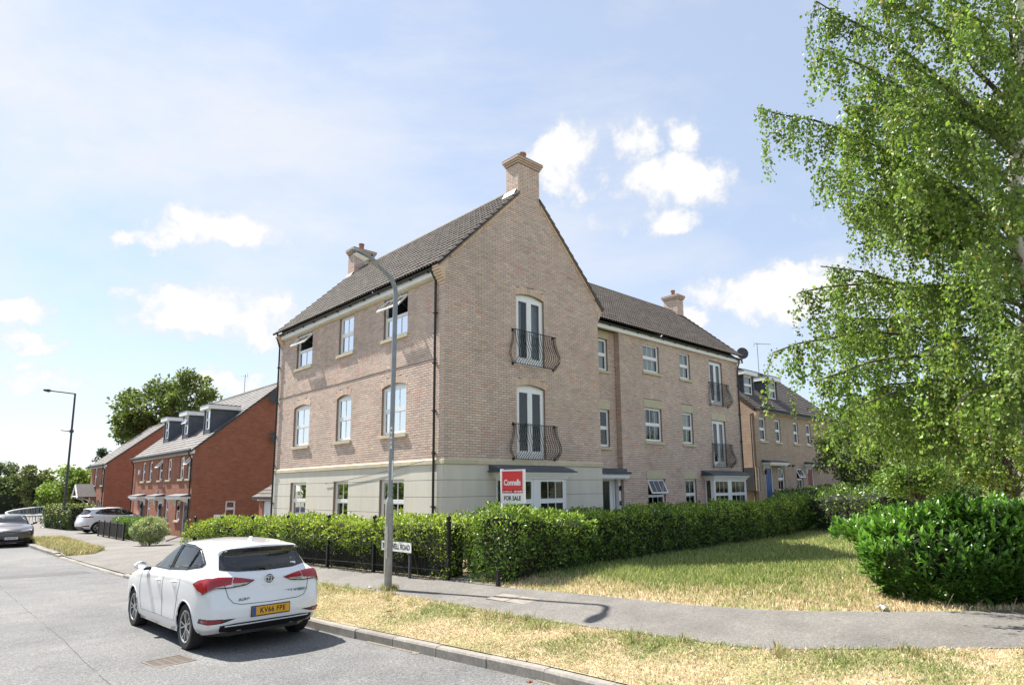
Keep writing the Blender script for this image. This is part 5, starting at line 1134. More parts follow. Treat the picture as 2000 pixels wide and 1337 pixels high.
def hedge(name, label, line, wf, zb, zt, dens, ls, base, alt, pa, cat='hedge', bump=.12, aspect=.5, under=0.25, recess=.22, stems=True, core_in=.13, group=None, dark=(.03, .05, .012)):
    """clipped hedge along a polyline: dense leaves over an uneven box, a dark twiggy core inside. wf = half width, zt/zb as functions of s"""
    pts = [np.array(q, float) for q in line]; seg = [np.linalg.norm(b-a) for a, b in zip(pts, pts[1:])]; T = sum(seg); c0 = pts[0]
    root = thing(name, label, cat, (c0[0], c0[1], float(G(c0[0], c0[1]))), group)
    def along(s):
        s = np.asarray(s); x = np.interp(s, np.r_[0, np.cumsum(seg)], [p[0] for p in pts]); y = np.interp(s, np.r_[0, np.cumsum(seg)], [p[1] for p in pts])
        e = .3; x2 = np.interp(s+e, np.r_[0, np.cumsum(seg)], [p[0] for p in pts])-np.interp(s-e, np.r_[0, np.cumsum(seg)], [p[0] for p in pts]); y2 = np.interp(s+e, np.r_[0, np.cumsum(seg)], [p[1] for p in pts])-np.interp(s-e, np.r_[0, np.cumsum(seg)], [p[1] for p in pts])
        d = unit(np.c_[x2, y2, 0*x2]); return np.c_[x, y], d
    H = np.mean([zt(s)-zb(s) for s in np.linspace(0, T, 9)]); per = 2*wf+2*H
    n = int(dens*(T*per+2*2*wf*H))
    a = rng.random(n)*(T*per+4*wf*H); s = np.empty(n); q = np.empty(n); end = a > T*per
    s = rng.random(n)*T; q = rng.random(n)*per
    # q runs up one side, over the top and down the other; rounded shoulders
    h = np.array([zt(v)-zb(v) for v in np.linspace(0, T, 60)]); hs = np.interp(s, np.linspace(0, T, 60), h); z0 = np.interp(s, np.linspace(0, T, 60), [zb(v) for v in np.linspace(0, T, 60)])
    k = q/per*(2*wf+2*hs); side = np.where(k < hs, -1, np.where(k > hs+2*wf, 1, 0)); v = np.where(side == -1, k, np.where(side == 1, 2*hs+2*wf-k, hs)); off = np.where(side == 0, k-hs-wf, side*wf)
    rr = .22; corner = np.clip((np.abs(off)-(wf-rr))/rr, 0, 1)*np.clip((v-(hs-rr))/rr, 0, 1); off = off*(1-.10*corner); v = v-.07*corner
    P2, d = along(s); nrm = np.c_[-d[:, 1], d[:, 0], 0*s]*-1
    es = end; 
    out = nrm*np.where(side == 0, 0, side)[:, None]+np.c_[0*s, 0*s, np.where(side == 0, 1., .12)]
    out = unit(out+nrm*(corner*np.sign(off))[:, None]+np.c_[0*s, 0*s, corner*.8])
    xx, yy = P2[:, 0]+nrm[:, 0]*off, P2[:, 1]+nrm[:, 1]*off
    lump = (nz2(s*1.0+side*7, v*1.2+off, 2.6, 1)-.5)*2*bump+(nz2(s+side*3, v*1.5+off, 7.5, 4)-.5)*bump
    # hollow foot
    foot = np.clip((under-v/np.maximum(hs, .1))/under, 0, 1); lump = lump-foot*recess
    if np.any(es):   # closed ends
        ii = np.where(es)[0]; m = len(ii); sg = rng.random(m) < .5; s[ii] = np.where(sg, 0, T); P2e, de = along(s[ii]); w = (rng.random(m)*2-1)*wf; hh = rng.random(m)*hs[ii]; ne = np.c_[-de[:, 1], de[:, 0], 0*w]*-1
        xx[ii] = P2e[:, 0]+ne[:, 0]*w; yy[ii] = P2e[:, 1]+ne[:, 1]*w; v[ii] = hh; out[ii] = de*np.where(sg, -1, 1)[:, None]+np.array([0, 0, .1]); hs[ii] = np.interp(s[ii], np.linspace(0, T, 60), h); z0[ii] = np.interp(s[ii], np.linspace(0, T, 60), [zb(t_) for t_ in np.linspace(0, T, 60)])
    P = np.c_[xx, yy, z0+v]+out*(lump+rng.normal(-.02, .035, n))[:, None]
    keep = rng.random(n) > np.clip(foot*1.05, 0, .8); P, out, v, s, hs = P[keep], out[keep], v[keep], s[keep], hs[keep]; n = len(P)
    D = unit(out*.55+rng.normal(0, .55, (n, 3))+np.array([0, 0, .35])); N = unit(out+rng.normal(0, .5, (n, 3)))
    Ln = ls*np.clip(rng.normal(1, .25, n), .5, 1.6); V, F = leaf_arrays(P, D, N, Ln, Ln*aspect)
    C = leaf_colours(n, base, .2, alt, pa, np.clip((v/hs-.45)*2.2, .12, 1)*(.5+nz2(P[:, 0], P[:, 1]+P[:, 2], 3, 2)))
    f = fast_mesh('foliage', V, F, C, 'hedge_leaf', root); f['kind'] = 'stuff'
    # twiggy core
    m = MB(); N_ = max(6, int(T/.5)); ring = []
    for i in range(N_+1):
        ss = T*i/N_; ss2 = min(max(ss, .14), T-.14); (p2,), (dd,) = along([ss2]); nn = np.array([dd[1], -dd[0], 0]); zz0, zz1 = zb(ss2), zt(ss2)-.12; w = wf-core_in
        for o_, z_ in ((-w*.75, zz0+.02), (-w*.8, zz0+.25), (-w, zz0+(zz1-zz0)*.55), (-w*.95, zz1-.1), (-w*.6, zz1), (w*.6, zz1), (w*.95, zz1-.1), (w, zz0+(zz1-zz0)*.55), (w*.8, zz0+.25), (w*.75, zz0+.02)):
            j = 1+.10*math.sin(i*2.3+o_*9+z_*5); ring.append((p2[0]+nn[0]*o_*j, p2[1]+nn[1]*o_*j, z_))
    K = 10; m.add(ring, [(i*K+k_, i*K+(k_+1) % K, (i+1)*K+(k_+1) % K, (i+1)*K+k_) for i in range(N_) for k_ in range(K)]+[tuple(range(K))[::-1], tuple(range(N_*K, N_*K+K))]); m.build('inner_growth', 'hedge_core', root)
    if stems:
        m = MB(); r = random.Random(2)
        for i in range(int(T/.35)):
            ss = r.uniform(.2, T-.2); (p2,), (dd,) = along([ss]); nn = np.array([dd[1], -dd[0], 0]); o_ = r.uniform(-.8, .8)*wf; b = Vector((p2[0]+nn[0]*o_, p2[1]+nn[1]*o_, zb(ss)-.05)); m.tube([b, b+Vector((r.uniform(-.1, .1), r.uniform(-.1, .1), .35)), b+Vector((r.uniform(-.2, .2), r.uniform(-.2, .2), .7))], [.018, .014, .008], 5)
        tag(m.build('stems', 'bark', root), kind='stuff')
    return root
def hz(line, dz=0):
    pts = [np.array(q, float) for q in line]; cs = np.r_[0, np.cumsum([np.linalg.norm(b-a) for a, b in zip(pts, pts[1:])])]
    return lambda s: float(G(np.interp(s, cs, [p[0] for p in pts]), np.interp(s, cs, [p[1] for p in pts])))+dz
h1 = [(float(fence_x(-3.42))+.40, -3.42), (float(fence_x(10.2))+.40, 10.2)]
hedge('clipped_hedge', 'clipped green hedge growing through the black railings in front of the rendered wall', h1, .52, hz(h1), lambda s: hz(h1)(s)+1.17+.05*math.sin(s*1.3)+.04*math.sin(s*3.1)-.45*max(0, (s-12.6))**1.5, 900, .062, (.15, .225, .035), (.42, .50, .09), .55, bump=.16, under=.62, recess=.75, core_in=.30)
h1b = [(-1.5, -3.02), (.6, -2.95), (3.2, -2.8)]
hedge('return_hedge', 'dark hedge turning in along the path behind the end post of the railings', h1b, .42, hz(h1b), lambda s: hz(h1b)(s)+1.22, 520, .065, (.10, .16, .03), (.34, .42, .08), .4)
h2 = [(-2.2, -4.62), (1, -4.18), (6, -4.05), (14.8, -3.75)]
hedge('leafy_hedge', 'long dark green leafy hedge between the lawn and the apartment block', h2, .52, hz(h2), lambda s: hz(h2)(s)+1.20+.10*math.sin(s*1.9)*math.sin(s*.6+1)+.05*math.sin(s*4.1)+.14*math.exp(-(s/1.6)**2), 760, .072, (.10, .175, .032), (.34, .45, .08), .5, bump=.17)
h3 = [(13.5, -5.4), (18, -6.6), (23, -7.0)]
hedge('rambling_hedge', 'loose bramble hedge under the birch beyond the end of the lawn', h3, 1.4, hz(h3), lambda s: hz(h3)(s)+1.25+.2*math.sin(s*1.1), 150, .12, (.085, .15, .04), (.22, .32, .08), .4, bump=.3)
h5 = [(18.5, -1.2), (24.5, -1.0), (34, -1.2)]
hedge('low_hedge', 'low dark hedge in front of the tan brick terrace', h5, .6, hz(h5), lambda s: hz(h5)(s)+1.22, 130, .10, (.06, .11, .025), (.16, .24, .05), .3)

# grass: every blade is its own little curved strip
def blades(name, label, n, sampler, hfun, cfun, width=.006, lean0=.15, lean1=.9):
    x, y = sampler(n); n = len(x); z = G(x, y)+.012; h = hfun(x, y); a = rng.random(n)*2*np.pi; b = rng.random(n)*2*np.pi
    lean = h*rng.uniform(lean0, lean1, n); w = width*rng.uniform(.6, 1.5, n)*(1+0*h); dx, dy = np.cos(a)*w, np.sin(a)*w; lx, ly = np.cos(b)*lean, np.sin(b)*lean
    B = np.c_[x, y, z]; s = np.c_[dx, dy, 0*x]; m = B+np.c_[lx*.35, ly*.35, h*.62]; t = B+np.c_[lx, ly, h*np.clip(1-.25*(lean/np.maximum(h, 1e-6))**2, .25, 1)]
    V = np.stack([B-s, B+s, m-s*.7, m+s*.7, t], 1).reshape(-1, 3); i = np.arange(n)[:, None]*5
    F = np.concatenate([i+np.array([[0, 1, 2]]), i+np.array([[1, 3, 2]]), i+np.array([[2, 3, 4]])], 1).reshape(-1, 3)
    o = fast_mesh(name, V, F, np.repeat(cfun(x, y, n), 3, 0), 'grass'); tag(o, label, 'grass', kind='stuff'); return o
def dist(x, y): return np.hypot(x-CAM.x, y-CAM.y)
STRAW, PALE, GREEN, OLIVE = np.array((.56, .44, .27)), np.array((.66, .56, .38)), np.array((.17, .245, .065)), np.array((.31, .33, .13))
LIME = np.array((.36, .40, .15))
def mixcol(g, lime=False):
    """g = share of living grass at each blade"""
    n = len(g); r = rng.random(n); c = np.where((r < g)[:, None], np.where((rng.random(n) < .5)[:, None], GREEN, LIME if lime else OLIVE), np.where((rng.random(n) < .5)[:, None], STRAW, PALE)); return c*np.clip(rng.normal(1, .18, (n, 1)), .5, 1.6)
def verge_s(n):
    y = rng.uniform(-16.5, 1.6, n*2); lo = np.interp(y, [a for a, b in XK], [b for a, b in XK])+.13; hi = np.interp(y, [a for a, b in PLO], [b for a, b in PLO])+.02; x = lo+(hi-lo)*rng.random(n*2)
    k = (rng.random(n*2) < np.clip((hi-lo)/2.6, 0, 1))&(rng.random(n*2) < np.clip((12/dist(x, y))**1.2, 0, 1)); x, y = x[k][:n], y[k][:n]
    c = nz2(x, y, 3.4, 8); j = rng.random(len(x)) < .35+.65*c; return x[j], y[j]
def vg(x, y):
    hi = np.interp(y, [a for a, b in PLO], [b for a, b in PLO]); lo = np.interp(y, [a for a, b in XK], [b for a, b in XK]); f = (x-lo)/np.maximum(hi-lo, .1)
    return np.clip((nz2(x, y, 1.5, 3)-.40)*2.0+(f-.45)*.5, .05, .85)
blades('verge_grass', 'short parched yellow and green grass on the verge by the kerb', 130000, verge_s, lambda x, y: rng.uniform(.012, .038, len(x))*(1+1.3*vg(x, y)), lambda x, y, n: mixcol(vg(x, y)), .0042, .3, 2.4)
def lawn_s(n):
    y = rng.uniform(-13.5, -4.0, n*3); x = rng.uniform(-2.4, 16, n*3); lo = np.interp(y, [a for a, b in PUP], [b for a, b in PUP])
    k = (x > lo)&(rng.random(n*3) < np.clip((12.5/dist(x, y))**1.6, 0, 1)); return x[k][:n], y[k][:n]
def lg(x, y):
    lo = np.interp(y, [a for a, b in PUP], [b for a, b in PUP]); return np.clip(np.clip((x-lo-.4)/2.2, 0, 1)*np.clip((y+11.5)/3.5, 0, 1)*1.25+.12+(nz2(x, y, 1.1, 6)-.5)*.5, .12, .97)
blades('lawn_grass', 'long seeding grass on the lawn between hedge and pavement', 100000, lawn_s, lambda x, y: rng.uniform(.02, .065, len(x))*(1+1.5*lg(x, y)*(.5+nz2(x, y, 2.3, 12))), lambda x, y, n: mixcol(lg(x, y), True), .006)
def tuft_s(n):
    m = 70; cy = rng.uniform(-14, 1.2, m); e = rng.random(m) < .6; cx = np.where(e, np.interp(cy, [a for a, b in PLO], [b for a, b in PLO])-rng.uniform(.02, .5, m), np.interp(cy, [a for a, b in PUP], [b for a, b in PUP])+rng.uniform(.3, 2.5, m)); k = (cy < -4.9)|e
    cx, cy = cx[k], cy[k]; m = len(cx); lamp = np.array([[-3.67, -3.2]]*14)+rng.normal(0, .12, (14, 2)); cx = np.r_[cx, lamp[:, 0]]; cy = np.r_[cy, lamp[:, 1]]; i = rng.integers(0, len(cx), n)
    return cx[i]+rng.normal(0, .05, n), cy[i]+rng.normal(0, .05, n)
blades('grass_tufts', 'taller wispy grass tufts along the pavement edges and round the lamp foot', 2600, tuft_s, lambda x, y: rng.uniform(.05, .15, len(x)), lambda x, y, n: mixcol(np.full(n, .55)), .0045)
def isl_s(n):
    X, Y = [], []
    for P in ISL:
        p = np.array(P); c = p.mean(0); k = rng.integers(0, len(p), n//2); t = np.sqrt(rng.random(n//2)); u = rng.random(n//2)[:, None]; e = p[k]*(1-u)+p[(k+1) % len(p)]*u; q = c+(e-c)*t[:, None]; X.append(q[:, 0]); Y.append(q[:, 1])
    return np.concatenate(X), np.concatenate(Y)
blades('patch_grass', 'dry yellow-green grass on the small patches by the driveway', 26000, isl_s, lambda x, y: rng.uniform(.10, .22, len(x)), lambda x, y, n: mixcol(np.full(n, .45)), .012)

# ---- trees
def tree(name, label, base, top, clumps, nleaf, ls, cols, rc=.5, trunk_r=.2, cat='tree', group=None, trunkm='bark', aspect=.7, hang=0):
    """trunk with limbs running to clump centres; every clump a cloud of leaves"""
    b = Vector(base); root = thing(name, label, cat, base, group); r = random.Random(int(b.x*10+b.y)); top = Vector(top)
    m = MB(); n = 7; path = [b.lerp(top, i/n)+Vector((r.uniform(-.08, .08), r.uniform(-.08, .08), 0))*(i > 0) for i in range(n+1)]; path[0].z -= .2
    m.tube(path, [trunk_r*(1-.8*i/n) for i in range(n+1)], 8); m.build('trunk', trunkm, root, smooth=True)
    m = MB(); C = np.array(clumps)
    for c in C[:: max(1, len(C)//40)]:
        k = r.uniform(.3, .9); p = b.lerp(top, k); e = Vector(c[:3]); mid = p.lerp(e, .5)+Vector((0, 0, .12*(e-p).length)); m.tube([p, p.lerp(mid, .6), mid, e], [trunk_r*.28, trunk_r*.2, trunk_r*.13, .015], 5)
    tag(m.build('limbs', trunkm, root, smooth=True), kind='stuff')
    i = rng.integers(0, len(C), nleaf); o = rng.normal(0, 1, (nleaf, 3)); rr = C[i, 3] if C.shape[1] > 3 else np.full(nleaf, rc)
    o = unit(o)*(rng.random(nleaf)**.45)[:, None]; P = C[i, :3]+o*rr[:, None]*np.array([1, 1, .72])
    D = unit(o*.6+rng.normal(0, .6, (nleaf, 3))+np.array([0, 0, -hang])); N = unit(o+rng.normal(0, .6, (nleaf, 3))+np.array([0, 0, .6])); Ln = ls*np.clip(rng.normal(1, .3, nleaf), .45, 1.8)
    V, F = leaf_arrays(P, D, N, Ln, Ln*aspect); tone = np.clip(rng.normal(1, .10, len(C)), .75, 1.3)[i]
    c = np.array(cols[0])[None]*tone[:, None]*np.clip(rng.normal(1, .16, (nleaf, 1)), .5, 1.6); w = rng.random(nleaf) < .3; c[w] = np.array(cols[1])*np.clip(rng.normal(1, .16, (w.sum(), 1)), .5, 1.6)
    f = fast_mesh('crown', V, F, np.repeat(c, 2, 0), 'tree_leaf', root); return root
def ell(c, r, n, rc, seed=0, shell=.5, squash=0):
    g = np.random.default_rng(seed); o = unit(g.normal(0, 1, (n, 3)))*(shell+(1-shell)*g.random((n, 1)))
    return np.c_[np.array(c)+o*np.array(r), np.full(n, rc)*g.uniform(.7, 1.3, n)]
def px_r(px, D): return px*D/FPX
# oak behind the red terrace
D = 62; c = at(318, 795, D); R_ = px_r(88, D)
cl = np.vstack([ell(c, (R_*.95, R_*.95, R_*.78), 46, 1.15, 1), ell(at(262, 838, D), (px_r(46, D),)*2+(px_r(28, D),), 16, .9, 2), ell(at(370, 770, D-2), (px_r(40, D),)*3, 12, .9, 3)])
tree('oak_tree', 'large round oak tree rising behind the roofs of the red houses', (c.x, c.y, -1.2), (c.x, c.y, c.z+2), cl, 11500, .30, ((.11, .155, .045), (.21, .25, .075)), trunk_r=.45)
# bushy bright tree by the far lamp
D = 62; c = at(140, 950, D); cl = np.vstack([ell(c, (px_r(48, D), px_r(48, D), px_r(38, D)), 34, .7, 4), ell(at(165, 935, D), (1.4, 1.4, 1.2), 10, .6, 5), ell(at(105, 965, D), (1.2, 1.2, 1.4), 10, .6, 6)])
tree('garden_tree', 'bright green bushy tree beside the tall dark street lamp', (c.x, c.y, -1.2), (c.x, c.y, c.z+1), cl, 9000, .22, ((.15, .23, .05), (.30, .37, .09)), trunk_r=.15)
D = 64; c = at(182, 985, D); cl = ell(c, (px_r(30, D), px_r(30, D), px_r(32, D)), 18, .7, 14); tree('shrub', 'dark green shrub between the bushy tree and the red house porch', (c.x, c.y, -1.2), (c.x, c.y, c.z+.8), cl, 4000, .2, ((.05, .085, .025), (.09, .13, .04)), trunk_r=.1, cat='shrub')
for k, (u, v, w, h, D, lab) in enumerate(((28, 955, 30, 30, 95, 'dark round tree at the far left end of the road'), (70, 945, 26, 42, 85, 'olive green tree with a pale trunk beyond the guard rail'), (4, 930, 22, 30, 120, 'pale distant tree at the left edge of the picture'))):
    c = at(u, v, D); cl = ell(c, (px_r(w, D), px_r(w, D), px_r(h, D)), 24, px_r(10, D), 20+k); tree('roadside_tree', lab, (c.x, c.y, -1.5), (c.x, c.y, c.z), cl, 4500, .33, (((.09, .125, .045), (.15, .19, .07)), ((.14, .165, .07), (.21, .23, .10)), ((.11, .14, .08), (.16, .19, .11)))[k], trunk_r=.28, group='roadside trees')
D = 92; line = [tuple(at(u, 1000, D+dd)[:2]) for u, dd in ((-60, 6), (0, 0), (60, 4), (120, 10), (190, 14))]
hedge('roadside_hedge', 'tall dark hedge behind the guard rail at the far bend', line, 1.5, hz(line), lambda s: hz(line)(s)+3.6+.5*math.sin(s*.4), 16, .38, (.07, .11, .035), (.2, .27, .07), .35, bump=.6, stems=False)
D = 72; c = at(197, 912, D); cl = np.vstack([ell(c+Vector((0, 0, k*.9-1.2)), (1.5-.42*k,)*2+(.5,), 6, .5, 30+k) for k in range(4)]); tree('conifer', 'small dark spiky conifer behind the gable of the far red house', (c.x, c.y, -1.2), (c.x, c.y, c.z+2.4), cl, 2600, .28, ((.04, .065, .03), (.06, .09, .04)), trunk_r=.12, aspect=.3)
# variegated bush in front of the red terrace
c = Vector((-2.55, 19.3, float(G(-2.55, 19.3)))); cl = ell(c+Vector((0, 0, .70)), (.72, .72, .58), 150, .17, 40, .8)
tree('variegated_bush', 'round cream and green variegated bush on the driveway edge', tuple(c), tuple(c+Vector((0, 0, .9))), cl, 14000, .06, ((.30, .36, .19), (.56, .57, .40)), trunk_r=.05, cat='bush', aspect=.5)
# ivy-covered stub of hedge at the far lamp, and the low hedge along the drive
l4 = [tuple(at(104, 1025, 50)[:2]), tuple(at(160, 1022, 45)[:2])]
hedge('ivy_hedge', 'square ivy-covered hedge with pale flowering top at the foot of the tall lamp', l4, .8, hz(l4), lambda s: hz(l4)(s)+1.75, 120, .13, (.06, .10, .03), (.45, .45, .26), .35, stems=False)
l5 = [(-1.9, 23.4), (-1.9, 29.0)]
hedge('drive_hedge', 'low bright green hedge behind the black slatted fence', l5, .38, hz(l5), lambda s: hz(l5)(s)+1.12, 220, .085, (.09, .17, .03), (.2, .32, .06), .4)
# trees and shrubs at the right, behind the lawn
for k, (u, v, w, h, D, n, ls, cols, lab) in enumerate((
    (1655, 925, 60, 55, 44, 6000, .16, ((.022, .038, .014), (.04, .06, .02)), 'dark evergreen shrub at the end of the tan terrace'),
    (1720, 872, 110, 95, 30, 11000, .13, ((.10, .155, .038), (.20, .26, .06)), 'broad dark green tree beyond the birch foliage'),
    (1840, 905, 95, 80, 24, 9000, .11, ((.12, .19, .042), (.26, .33, .075)), 'leafy green shrub above the laurel hedge'),
    (1960, 900, 90, 80, 19, 8000, .10, ((.16, .24, .055), (.36, .40, .12)), 'light green flowering shrub behind the laurel at the right edge'),
    (1790, 935, 60, 30, 18, 4500, .09, ((.13, .22, .045), (.26, .36, .08)), 'low green shrub between the bramble hedge and the laurel'))):
    c = at(u, v, D); cl = ell(c, (px_r(w, D), px_r(w, D), px_r(h, D)), 40, px_r(24, D), 50+k, .45); zg = float(G(c.x, c.y)); tree('garden_shrub', lab, (c.x, c.y, zg), (c.x, c.y, c.z+.3), cl, n, ls, cols, trunk_r=.12, cat='shrub', group='shrubs behind the lawn')
D = 60; 
for k, (u, v, w, h) in enumerate(((1690, 830, 60, 40), (1900, 820, 110, 60))):
    c = at(u, v, D); cl = ell(c, (px_r(w, D), px_r(w, D), px_r(h, D)), 26, 1.6, 70+k, .4); tree('distant_tree', ['distant green tree showing through the hanging birch twigs', 'distant broad tree low behind the birch at the right edge'][k], (c.x, c.y, .5), (c.x, c.y, c.z), cl, 5000, .34, ((.06, .09, .03), (.11, .14, .05)), trunk_r=.3, group='distant trees')
# big-leaved laurel hedge in the right foreground
def laurel():
    A, B = np.array((.10, -12.10)), np.array((2.72, -15.85)); d = (B-A)/np.linalg.norm(B-A); nn = np.array((d[1], -d[0])); nn = nn if nn[0] < 0 else -nn; L = np.linalg.norm(B-A)
    g0 = float(G(*A)); root = thing('laurel_hedge', 'glossy big-leaved laurel hedge beside the pavement at the right', 'hedge', (A[0], A[1], g0))
    wid, Ht = 2.2, 1.14; cen = A-nn*wid*.5
    def surf(n):
        s = rng.uniform(-.95, L, n); q = rng.random(n)*(Ht+wid); top = q > Ht; o = np.where(top, -(q-Ht), 0.); v = np.where(top, Ht, q)
        e = np.clip(-s/.95, 0, 1); rs = np.where(s < 0, s, s)        # rounded near end
        ang = e*np.pi/2
        x = A[0]+d[0]*np.where(s < 0, -np.sin(ang)*.95, s)+nn[0]*(o-np.where(s < 0, (1-np.cos(ang))*1.0, 0)); y = A[1]+d[1]*np.where(s < 0, -np.sin(ang)*.95, s)+nn[1]*(o-np.where(s < 0, (1-np.cos(ang))*1.0, 0))
        on = np.c_[nn[0]*np.cos(ang)-d[0]*np.sin(ang), nn[1]*np.cos(ang)-d[1]*np.sin(ang), 0*s]; on[top] = on[top]*.2+np.array([0, 0, 1]); on = unit(on)
        bul = .16*np.sin(np.clip(v/Ht, 0, 1)*np.pi)+(nz2(s, v+o, 2.2, 5)-.5)*.34-.20*np.clip(1-v/.45, 0, 1)
        rise = np.where(top, (nz2(s, o, 3.4, 9)-.4)*.42, 0); rise = rise-.30*e*(v/Ht)
        return np.c_[x, y, g0+v+rise]+on*bul[:, None], on, v
    n = 3700; P, on, v = surf(n); axis = unit(on*.55+np.array([0, 0, .95])+rng.normal(0, .22, (n, 3)))
    # each shoot carries a rosette of leaves
    k = 7; Pk = np.repeat(P, k, 0); Ak = np.repeat(axis, k, 0); t = np.tile(np.arange(k)/k, n); ph = np.repeat(rng.random(n)*6.28, k)+np.tile(np.arange(k)*2.4, n)
    S = unit(np.cross(Ak, np.array([.3, .5, .8]))); T2 = np.cross(Ak, S); rad = S*np.cos(ph)[:, None]+T2*np.sin(ph)[:, None]; P2 = Pk+Ak*(t*.22-.12)[:, None]; D2 = unit(rad*(.95-.6*t)[:, None]+Ak*(.45+.75*t)[:, None]+rng.normal(0, .1, (n*k, 3))); N2 = unit(Ak-rad*.5)
    Ln = .15*np.clip(rng.normal(1, .2, n*k), .55, 1.5)*(1-.25*t); base = np.array((.065, .15, .024))[None]*np.clip(rng.normal(1, .2, (n*k, 1)), .5, 1.6); yng = (t > .55)&(np.repeat(rng.random(n), k) < np.repeat(np.clip(v/Ht, .1, 1), k)*.75); base[yng] = np.array((.17, .34, .055))*np.clip(rng.normal(1, .18, (yng.sum(), 1)), .6, 1.5)
    dd = np.linalg.norm(P2-np.array(CAM), axis=1)+1.2*(rng.random(n*k)); facing_ = ((P2-np.array([cen[0]+d[0]*L/2, cen[1]+d[1]*L/2, g0+.9]))*(np.array(CAM)-P2)).sum(1) > 0; order = np.argsort(np.where(facing_, dd, dd+50)); pick = np.zeros(n*k, bool); pick[order[:300]] = True
    # laurel leaf: two segments long, pointed, folded and arched
    def leafV(P, D, N, Ln):
        S = unit(np.cross(D, N)); Nn = unit(np.cross(S, D)); L_ = Ln[:, None]; W = L_*.17; a = P+D*L_*.30+Nn*L_*.03; b = P+D*L_*.68+Nn*L_*.02; tip = P+D*L_-Nn*L_*.07
        return np.stack([P, a+S*W+Nn*W*.3, a, a-S*W+Nn*W*.3, b+S*W*.9+Nn*W*.2, b, b-S*W*.9+Nn*W*.2, tip], 1)
    FF = np.array([(0, 1, 2), (0, 2, 3), (1, 4, 5), (1, 5, 2), (2, 5, 6), (2, 6, 3), (4, 7, 5), (5, 7, 6)])
    r_ = ~pick; V = leafV(P2[r_], D2[r_], N2[r_], Ln[r_]); m = r_.sum(); F = (np.arange(m)[:, None, None]*8+FF[None]).reshape(-1, 3)
    f = fast_mesh('foliage', V.reshape(-1, 3), F, np.repeat(base[r_], 8, 0), 'laurel_leaf', root); f['kind'] = 'stuff'
    protos = []
    for c in range(6): col_ = [(.052, .125, .02), (.045, .105, .018), (.065, .15, .025), (.12, .25, .042), (.14, .28, .05), (.06, .135, .022)][c]; q = leafV(np.zeros((1, 3)), np.array([[0, 1., 0]]), np.array([[0, 0, 1.]]), np.array([1.]))[0]; mb = MB(); mb.add([tuple(z) for z in q], [tuple(z) for z in FF], col_); protos.append(mb.mesh('leaf', 'laurel_leaf'))
    o0 = Vector(origin(root))
    for i in np.where(pick)[0]:
        D_, N_ = Vector(D2[i]), Vector(N2[i]); S_ = D_.cross(N_).normalized(); N_ = S_.cross(D_); l = float(Ln[i]); ob = link('leaf', protos[(3+int(i) % 2) if yng[i] else (0, 1, 2, 5)[int(i) % 4]], root); p = Vector(P2[i])-o0
        ob.matrix_local = Matrix(((S_.x*l, D_.x*l, N_.x*l, p.x), (S_.y*l, D_.y*l, N_.y*l, p.y), (S_.z*l, D_.z*l, N_.z*l, p.z), (0, 0, 0, 1)))
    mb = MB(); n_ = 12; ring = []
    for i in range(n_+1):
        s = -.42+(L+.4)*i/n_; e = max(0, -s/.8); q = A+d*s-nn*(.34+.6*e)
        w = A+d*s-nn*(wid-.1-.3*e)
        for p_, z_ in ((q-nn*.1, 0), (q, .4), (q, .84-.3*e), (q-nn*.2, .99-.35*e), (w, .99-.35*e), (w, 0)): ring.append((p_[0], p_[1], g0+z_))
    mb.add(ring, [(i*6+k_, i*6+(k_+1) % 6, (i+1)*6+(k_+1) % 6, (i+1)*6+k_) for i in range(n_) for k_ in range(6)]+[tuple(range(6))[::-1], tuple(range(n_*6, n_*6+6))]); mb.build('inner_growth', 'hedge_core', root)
    mb = MB(); r = random.Random(8)      # bare dead stalks at the foot
    for i in range(9): b = Vector((A[0]+r.uniform(-.75, .1)+.1, A[1]+r.uniform(-.9, .25), g0)); mb.tube([b, b+Vector((r.uniform(-.25, .1), r.uniform(-.25, .25), r.uniform(.08, .28)))], [.005, .002], 4)
    tag(mb.build('dead_stalks', 'timber', root), kind='stuff')
laurel()
